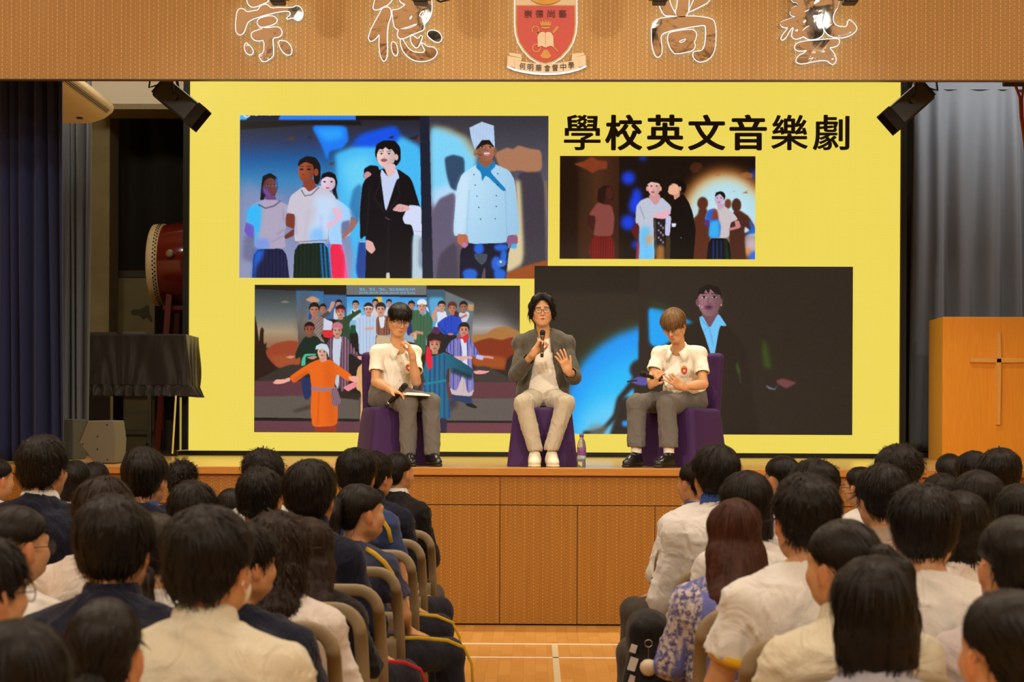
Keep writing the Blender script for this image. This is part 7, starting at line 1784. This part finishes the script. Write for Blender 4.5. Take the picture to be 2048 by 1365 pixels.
def smooth01(t): t = np.clip(t, 0, 1); return t*t*(3-2*t)
AUD = []
def person(cx, top, w, Y, style, shirt, kind, label, yaw=0.0, head=0.0, pitch=0.0, hairm=None, collar=None, sx=1.0, group=None, pants='grey', cut_=True, stripe=None, sway=0.0, tl=.26, tw=1.0, vol=1.0, chair_label=None, marks=None, skin=None, chair_x=None, legs=0.0, glasses=False, mask=False):
    hw = dict(short=.190, mop=.200, spiky=.19, curly=.198, pony=.176, bun=.176, low=.176, bob=.198, long=.194, frizz=.21)[style]*vol
    s = FPX/Y; hs = min(1.16, max(.90, (w/s)/hw)); seed = int(abs(cx*7+top))
    tp = at(cx, top, Y); htop = .137*hs if style not in ('pony', 'bun', 'low') else .130*hs
    hz = tp.z-htop; root = Vector((tp.x, Y-.035, 0)); Rz = Matrix.Rotation(yaw, 3, 'Z'); dz = hz-1.190
    hy, pv = head-yaw, Vector((0, .012, 1.09+dz))
    Rh = Matrix.Rotation(hy, 3, 'Z') @ Matrix.Rotation(-pitch, 3, 'X')
    def deform(V, lg=0.0):
        V = V.copy(); z = V[:, 2].copy()
        if lg:
            wl = smooth01((.63-z)/.10)*smooth01((V[:, 1]+.02)/.12); c_, s_ = np.cos(lg*wl), np.sin(lg*wl)
            V[:, 0], V[:, 1] = V[:, 0]*c_-V[:, 1]*s_, V[:, 0]*s_+V[:, 1]*c_
        V[:, 2] = z+dz*np.clip((z-.55)/.42, 0, 1)
        wt = smooth01((z-1.062)/.06)
        V[:, 0] *= 1+(sx-1)*(1-wt)*smooth01((z-.45)/.2); V[:, 1] *= 1+(sx-1)*.6*(1-wt)*smooth01((z-.5)/.2)
        hc = np.array([0, .042, 1.190+dz]); V2 = hc+(V-hc)*hs
        V2 = (V2-np.array(pv))@np.array(Rh).T+np.array(pv)
        return V*(1-wt[:, None])+V2*wt[:, None]
    Hl = Matrix.Translation(pv) @ Rh.to_4x4() @ Matrix.Translation(Vector((0, .042, 1.190+dz))-pv) @ Matrix.Scale(hs, 4)
    # put the head exactly where it is seen
    off = Rz @ Vector((Hl.translation.x, Hl.translation.y, 0)); root = Vector((tp.x-off.x, Y-off.y, 0))
    Vb, Fb = TB['body']; V = deform(Vb, legs)
    body = np_mesh('person', V, Fb, M_SKINP); body.location = root; body.rotation_euler = (0, 0, yaw)
    tint_skin(body, V, [Hl], SKIN*.92 if skin is None else skin)
    tag(body, label, 'person', group)
    Vs, Fs = TB[kind]; V = deform(Vs); N = vnorm(V, Fs)
    rid = (1-np.abs(wob(V*np.array((.8, 1, 1.5)), 4.2, seed+9, 1)))**6
    rid2 = (1-np.abs(wob(V*np.array((1.5, 1, .8)), 5.5, seed+19, 1)))**7
    V = V+N*(.0028*wob(V*np.array((.8, 1, 1.3)), 4.0, seed, 3)+.0070*(rid-.2)+.0045*(rid2-.2))[:, None]
    sh = np_mesh('shirt' if shirt not in ('navy', 'knit') else 'jumper', V, Fs, SH[shirt], body)
    hm = hairm or M_HAIR
    S, kw = hair_style(style, Hl, vol)
    far = Y > 6.6
    ho = hair_obj(S, .0085 if far else .0070, Hl, hm, body, (0, 0, 0), seed, **dict(kw, n=int(kw['n']*(.7 if far else 1.2))))
    if style in ('pony', 'bun', 'low'):
        hair_obj(tail(Hl, style, sway, tl, tw), .007, Hl, hm, body, (0, 0, 0), seed+3, 120, (0, -.11, .05), length=.08, frizz=.06, lift=.002, fall=1.6, name='ponytail' if style != 'bun' else 'hair_bun')
        c = Hl @ Vector((0, -.112 if style == 'pony' else -.118, .039 if style == 'pony' else -.055))
        MB().lathe([(.012, -.007), (.022, -.007), (.024, 0), (.022, .007), (.012, .007)], c, 14, (Hl.to_3x3().normalized() @ Matrix.Rotation(PI/2-.2, 3, 'X'))).build('hair_tie', M_HB, body, smooth=True)
    # collar
    if collar:
        knd, cm = collar; C = MB(); zc = 1.072+dz; n = 20; rings = {'band': [(.064, .030), (.066, .0), (.070, -.014)], 'flap': [(.058, .034), (.062, .042), (.070, .030), (.082, -.004), (.086, -.018)], 'stand': [(.062, .058), (.070, .050), (.074, .010), (.082, -.016)], 'ring': [(.060, .014), (.068, .010), (.074, -.008)]}[knd]
        vs = []
        for r, h in rings:
            for k in range(n+1):
                a = PI*.40-(PI*1.80)*k/n; vs.append(((r*math.cos(a))*(.96+.04*sx), .004+.012+r*.92*math.sin(a)+(.020 if math.sin(a) > 0 else 0)*math.sin(a), zc+h-.020*max(0, math.sin(a))-.012*abs(math.cos(a))*(r > .075)))
        C.add(vs, [(j*(n+1)+k, j*(n+1)+k+1, (j+1)*(n+1)+k+1, (j+1)*(n+1)+k) for j in range(len(rings)-1) for k in range(n)])
        co = C.build('collar', cm, body, smooth=True); md = co.modifiers.new('t', 'SOLIDIFY'); md.thickness = .005
    for ob_ in pants_obj(pants, *PC[pants], body): ob_.rotation_euler = (0, 0, legs)
    if stripe:
        MB().tube([(.16, .05, .610), (.175, .20, .600), (.185, .36, .575), (.188, .46, .535), (.196, .50, .46), (.197, .51, .30)], .003, 8, flat=(.008, (0, .3, 1))).build('trouser_stripe', stripe, body, smooth=True).rotation_euler = (0, 0, legs)
    if marks: marks(body, sh, dz)
    if mask:
        MB().tube([Hl @ Vector(p) for p in ((.070, .03, -.03), (.086, -.004, -.012), (.084, -.018, -.03), (.074, .02, -.055))], .0022, 6).build('mask_loop', M_PAPER, body)
        mk = SDF().frame(Hl); mk.ell((0, .062, -.05), (.062, .045, .05), k=.01).cut(lambda P, d: d); V, F = mk.mesh(.008); np_mesh('face_mask', V, F, M_PAPER, body)
    if glasses: spectacles(Hl, body, (0, 0, 0), MATS['dark_lash'], r=.022, rim=.0014)
    # the chair
    if not seat_used[0]: c = seat0; seat_used[0] = True
    else: c = copy_tree(seat0)
    c.location = (root.x if chair_x is None else chair_x, root.y+.02, 0); c.rotation_euler = (0, 0, yaw*.3)
    tag(c, chair_label or 'beige chair under the '+label, 'chair', 'beige folding chairs in the hall')
    AUD.append((label, root.x, root.y)); return body
LG, RG = 'students in the left seating block', 'students in the right seating block'
def shoulder_piping(col, side=1):
    def f(body, sh, dz):
        d = lambda p: Vector((p[0], p[1], p[2]+dz*min(1, max(0, (p[2]-.55)/.42))))
        MB().tube([d(p) for p in ((side*.085, -.065, 1.055), (side*.13, -.078, 1.036), (side*.175, -.080, 1.002), (side*.205, -.072, .955), (side*.215, -.06, .90))], .003, 8, flat=(.010, (.6, .3, 1))).build('shoulder_piping', col, body, smooth=True)
    return f
def s_print(body, sh, dz):
    shoulder_piping(M_STRY)(body, sh, dz)
    V, F = fit_text('S', .035, .085, .93+dz, 1.0+dz, -.150, .01, .004); MB().add(V, F).build('back_lettering', M_LET, body)
def bis_print(body, sh, dz):
    V, F = fit_text('BIS', -.05, .04, .90+dz, .945+dz, -.158, 0, .004); MB().add(V, F).build('back_lettering', M_REDP, body)
    MB().tube([(-.19, -.03, .86+dz*.7), (-.235, -.02, .82+dz*.6), (-.27, .03, .80+dz*.6)], .006, 8, flat=(.016, (0, 0, 1))).build('sleeve_stripe', M_BLUEC, body, smooth=True)
def sleeve_cuff(body, sh, dz):
    for q in (-1, 1):
        c = Vector((q*.205, .02, .815+dz*.63)); d = Vector((q*.06, .043, -.255)).normalized()
        MB().lathe([(.070, -.013), (.079, -.013), (.079, .013), (.070, .013)], c, 20, d.to_track_quat('Z', 'Y').to_matrix()).build('sleeve_cuff', M_YEL, body, smooth=True)
D = math.radians
# ---------------- left block
person(-6, 916, 62, 9.0, 'low', 'white', 'short', 'dark-haired student cut off by the left edge in the front row', head=D(-40), group=LG, sx=.9)
person(88, 870, 98, 6.2, 'short', 'navy', 'long', 'tall crop-haired boy in navy jumper with white collar at far left', head=D(-14), group=LG, collar=('flap', SH['white']), sx=1.12)
person(150, 922, 62, 9.0, 'bob', 'white', 'short', 'black-bobbed student just right of the crop-haired navy jumper boy', group=LG, sx=.9)
person(190, 925, 58, 9.7, 'bob', 'white', 'short', 'black-haired front-row student right of the black-bobbed one', group=LG, sx=.9)
person(293, 896, 92, 6.9, 'mop', 'navy', 'long', 'mop-haired boy in navy top with blue collar below the wedge monitor', head=D(-14), group=LG, collar=('band', M_BLUEC), vol=.97)
person(364, 921, 64, 9.0, 'curly', 'navy', 'long', 'curly-haired student in the front row left of the LED wall', group=LG, sx=.92)
person(388, 961, 100, 6.0, 'mop', 'navy', 'long', 'round black-haired student right of the mop-haired boy', group=LG, sx=.9, vol=.95)
person(466, 977, 68, 8.0, 'low', 'white', 'short', 'student with shiny combed hair behind the white-shirted boy with a mask', group=LG, sx=.9)
person(208, 954, 120, 5.35, 'mop', 'pink', 'short', 'dark-brown-haired student in white shirt behind the big navy-shirted boy', group=LG, hairm=M_HAIRW)
person(36, 1009, 118, 4.75, 'pony', 'white', 'short', 'girl with glasses and side lock turning right at the left edge', head=D(-40), group=LG, sx=.9, glasses=True, tl=.10)
person(230, 990, 162, 4.0, 'mop', 'navy', 'long', 'big shaggy-haired boy in dark navy shirt in the left block', group=LG, collar=('flap', SH['navy']), sx=1.06, hairm=M_HAIR)
person(312, 1024, 112, 4.75, 'low', 'white', 'short', 'girl with a long low ponytail between the two big boys', group=LG, sx=.9, tl=.26, tw=1.2, sway=.01, hairm=M_HAIRW)
person(422, 1009, 178, 3.65, 'short', 'cream', 'short', 'large boy in cream shirt with a mask loop behind his ear', head=D(-16), group=LG, collar=('flap', SH['cream']), sx=1.12, mask=True)
person(210, 1196, 160, 3.15, 'bun', 'white', 'short', 'student with tight tied-back hair and both ears showing at bottom left', group=LG, sx=.95)
person(36, 1238, 190, 2.62, 'bob', 'black', 'long', 'black-haired student in the bottom left corner', group=LG, hairm=M_HAIR)
person(-28, 1068, 160, 3.3, 'short', 'white', 'short', 'boy with glasses cut by the left edge turning right', head=D(-38), group=LG, glasses=True)
person(490, 1040, 124, 4.33, 'short', 'navy', 'long', 'boy in navy turning right beside the cream-shirted boy', head=D(-48), group=LG)
person(562, 1021, 124, 4.9, 'frizz', 'pink', 'long', 'girl with frizzy brown hair in a white blouse', head=D(-18), group=LG, hairm=M_HAIRW, sx=.95, vol=.9)
person(617, 1033, 100, 5.4, 'long', 'black', 'long', 'girl in black with straight dark hair behind frizzy-haired girl', group=LG, hairm=M_HAIRW, sx=.9, pants='dark')
person(523, 933, 94, 6.5, 'short', 'white', 'short', 'short-haired boy right in front of the spiky-haired boy', head=D(-12), group=LG)
person(527, 896, 86, 7.3, 'spiky', 'white', 'short', 'spiky-haired boy below the group picture', group=LG)
person(622, 921, 110, 6.0, 'mop', 'navy', 'long', 'boy with parted mop hair in navy fleece on the aisle', yaw=D(-14), chair_x=-0.745, legs=D(-18), head=D(-8), group=LG, collar=('stand', SH['navy']), pants='navy', stripe=M_STRR)
person(725, 967, 84, 6.7, 'pony', 'indigo', 'short', 'girl with black ponytail and yellow-piped indigo sports shirt', yaw=D(-20), chair_x=-0.735, legs=D(-22), head=D(-55), group=LG, pants='navy', stripe=M_STRY, sx=.92, sway=.02, tl=.20, tw=1.35, marks=shoulder_piping(M_STRY))
person(714, 897, 84, 7.6, 'mop', 'blue', 'short', 'boy in blue sports shirt with white letter on his back', yaw=D(-18), chair_x=-0.745, legs=D(-26), head=D(-5), group=LG, pants='navy', stripe=M_STRY, marks=s_print)
person(750, 902, 74, 8.3, 'short', 'navy', 'long', 'boy in navy stand-collar jacket behind the blue sports shirt', yaw=D(-10), chair_x=-0.765, legs=D(-24), head=D(-35), group=LG, collar=('stand', SH['navy']), pants='navy')
person(798, 906, 58, 9.0, 'pony', 'black', 'long', 'girl with high ponytail in black below the left speaker\'s shoes', yaw=D(-8), chair_x=-0.765, head=D(-35), group=LG, collar=('flap', SH['white']), sx=.9, sway=-.03, tl=.22)
# ---------------- right block
person(1387, 922, 62, 8.3, 'low', 'white', 'long', 'ponytailed girl in white jacket nearest the aisle on the right', yaw=D(14), chair_x=0.8, legs=D(14), head=D(40), group=RG, sx=.95, collar=('band', M_BLUEC), sway=.02)
person(1430, 891, 96, 6.7, 'mop', 'white', 'long', 'boy in white jacket with blue collar and red back print', yaw=D(10), chair_x=0.76, legs=D(22), head=D(18), group=RG, collar=('stand', M_BLUEC), marks=bis_print, sx=1.05)
person(1490, 943, 106, 6.0, 'bob', 'white', 'short', 'girl with shoulder-length black hair in white behind the auburn-haired girl', head=D(16), group=RG, sx=.9)
person(1468, 996, 108, 5.3, 'long', 'knit', 'long', 'girl with long auburn hair in a blue and white knitted jumper', chair_x=0.725, head=D(4), group=RG, hairm=M_HAIRR, sx=.95, vol=.95)
person(1562, 911, 66, 8.6, 'bun', 'white', 'short', 'girl with tied-back hair just left of the spiky boy', head=D(35), group=RG, sx=.9)
person(1622, 916, 96, 6.9, 'spiky', 'white', 'short', 'spiky-haired boy behind the boy in the yellow-trimmed white T-shirt', head=D(30), group=RG)
person(1612, 944, 138, 4.6, 'short', 'white', 'short', 'big boy in white T-shirt with yellow collar and sleeve trim', head=D(8), group=RG, collar=('ring', M_YEL), sx=1.12, marks=sleeve_cuff)
person(1683, 1040, 134, 3.98, 'pony', 'cream', 'short', 'girl with long ponytail in cream blouse left of the bobbed girl', head=D(38), group=RG, sx=1.0, sway=.03, tl=.26, tw=1.2, collar=('flap', SH['cream']))
person(1746, 1114, 172, 3.38, 'bob', 'paleblue', 'short', 'girl with sleek black bob in pale blue shirt', head=D(2), group=RG, sx=.98, collar=('flap', SH['paleblue']))
person(1760, 929, 102, 6.1, 'mop', 'grey', 'short', 'boy in grey-beige shirt left of the big white-shirted boy', head=D(24), group=RG)
person(1720, 933, 58, 8.6, 'bun', 'white', 'short', 'girl with glasses and tied hair between two boys', head=D(42), group=RG, sx=.9, glasses=True)
person(1800, 887, 96, 6.8, 'spiky', 'white', 'short', 'tall tousle-haired boy in front of the LED wall\'s right corner', head=D(-25), group=RG)
person(1848, 967, 142, 4.62, 'mop', 'white', 'short', 'big mop-haired boy in plain white T-shirt in the right block', head=D(-4), group=RG, sx=1.1)
person(1930, 984, 98, 5.35, 'bob', 'pink', 'short', 'girl turning right with loose strand beside mop-haired white T-shirt boy', head=D(-34), group=RG, sx=.9)
person(1898, 907, 58, 9.0, 'low', 'white', 'short', 'front-row student with shiny dark hair below the pulpit\'s left edge', group=RG, sx=.9)
person(1882, 947, 66, 7.5, 'bob', 'white', 'short', 'dark-haired student just behind the big mop-haired boy\'s right side', group=RG, sx=.9)
person(1944, 902, 64, 8.4, 'bob', 'white', 'short', 'black-haired student below the pulpit left of its cross', group=RG, sx=.9)
person(1998, 894, 90, 7.0, 'short', 'white', 'short', 'neat black-haired boy below the pulpit cross', head=D(-12), group=RG)
person(1955, 941, 108, 6.2, 'bob', 'white', 'short', 'student with straight combed black hair in front of the neat-haired boy', group=RG, sx=.92)
person(2036, 969, 92, 5.75, 'bob', 'white', 'short', 'dark-haired student cut by the right edge halfway back', group=RG, sx=.92)
person(2026, 1031, 142, 4.05, 'low', 'lilac', 'short', 'girl with glossy combed hair in off-white shirt at the right edge', head=D(6), group=RG, sx=1.0)
person(2012, 1176, 182, 2.85, 'low', 'white', 'short', 'student with black tied hair in the bottom right corner', head=D(18), group=RG, sx=.95)
import sys
for i, a in enumerate(AUD):
    for b in AUD[i+1:]:
        if abs(a[1]-b[1]) < .30 and abs(a[2]-b[2]) < .45: print('NEAR', a, b, file=sys.stderr)

# ---------------- backpack hanging on the aisle chair, with its keychain
bx = at(1296, 1290, 6.35); o = empty('backpack', (bx.x, 6.35, .30)); tag(o, 'black backpack with white lettering hanging at the right side of the aisle', 'backpack')
M_BAG = fabric('black_nylon', rgb(26, 25, 26), .6, .4, 400, .1)
S = SDF(); S.box((0, 0, .20), (.085, .13, .25), None, .06, .04).ell((-.02, -.08, .14), (.08, .07, .16), None, .05).cap((.0, -.05, .42), (.0, .05, .42), .04, k=.04)
V, F = S.mesh(.01); V = V+vnorm(V, F)*(.006*wob(V, 5, 3, 3))[:, None]; np_mesh('bag', V, F, M_BAG, o)
MB().tube([(.0, -.045, .425), (.0, -.03, .455), (.0, .03, .455), (.0, .045, .425)], .005, 8, flat=(.013, (1, 0, 0))).build('handle', M_BAG, o, smooth=True)
q = MB()
for k, (z0, z1, x0) in enumerate(((.16, .23, -.096), (.235, .30, -.096), (.305, .35, -.094))):
    q.box((x0+.028, -.135, (z0+z1)/2), (.036-.006*k, .01, z1-z0-.014), Matrix.Rotation(.3, 3, 'Y'))
q.build('white_print', M_LET, o)
kx = at(1297, 1320, 6.19); k = empty('keychain', kx); tag(k, 'white ball charm hanging on a ring from the black backpack', 'keychain')
MB().tube([(.014*math.cos(a), 0, .062+.014*math.sin(a)) for a in np.linspace(0, 2*PI, 20)[:-1]], .002, 6, close=True).build('ring', M_SILV, k)
MB().tube([(0, 0, .048), (0, 0, .0)], .0018, 6).build('cord', M_SILV, k)
MB().lathe([(.001, -.064), (.018, -.060), (.030, -.045), (.034, -.030), (.030, -.014), (.018, -.002), (.001, .002)], n=20).build('charm', plain('cream_vinyl', rgb(222, 206, 184), .5), k, smooth=True)
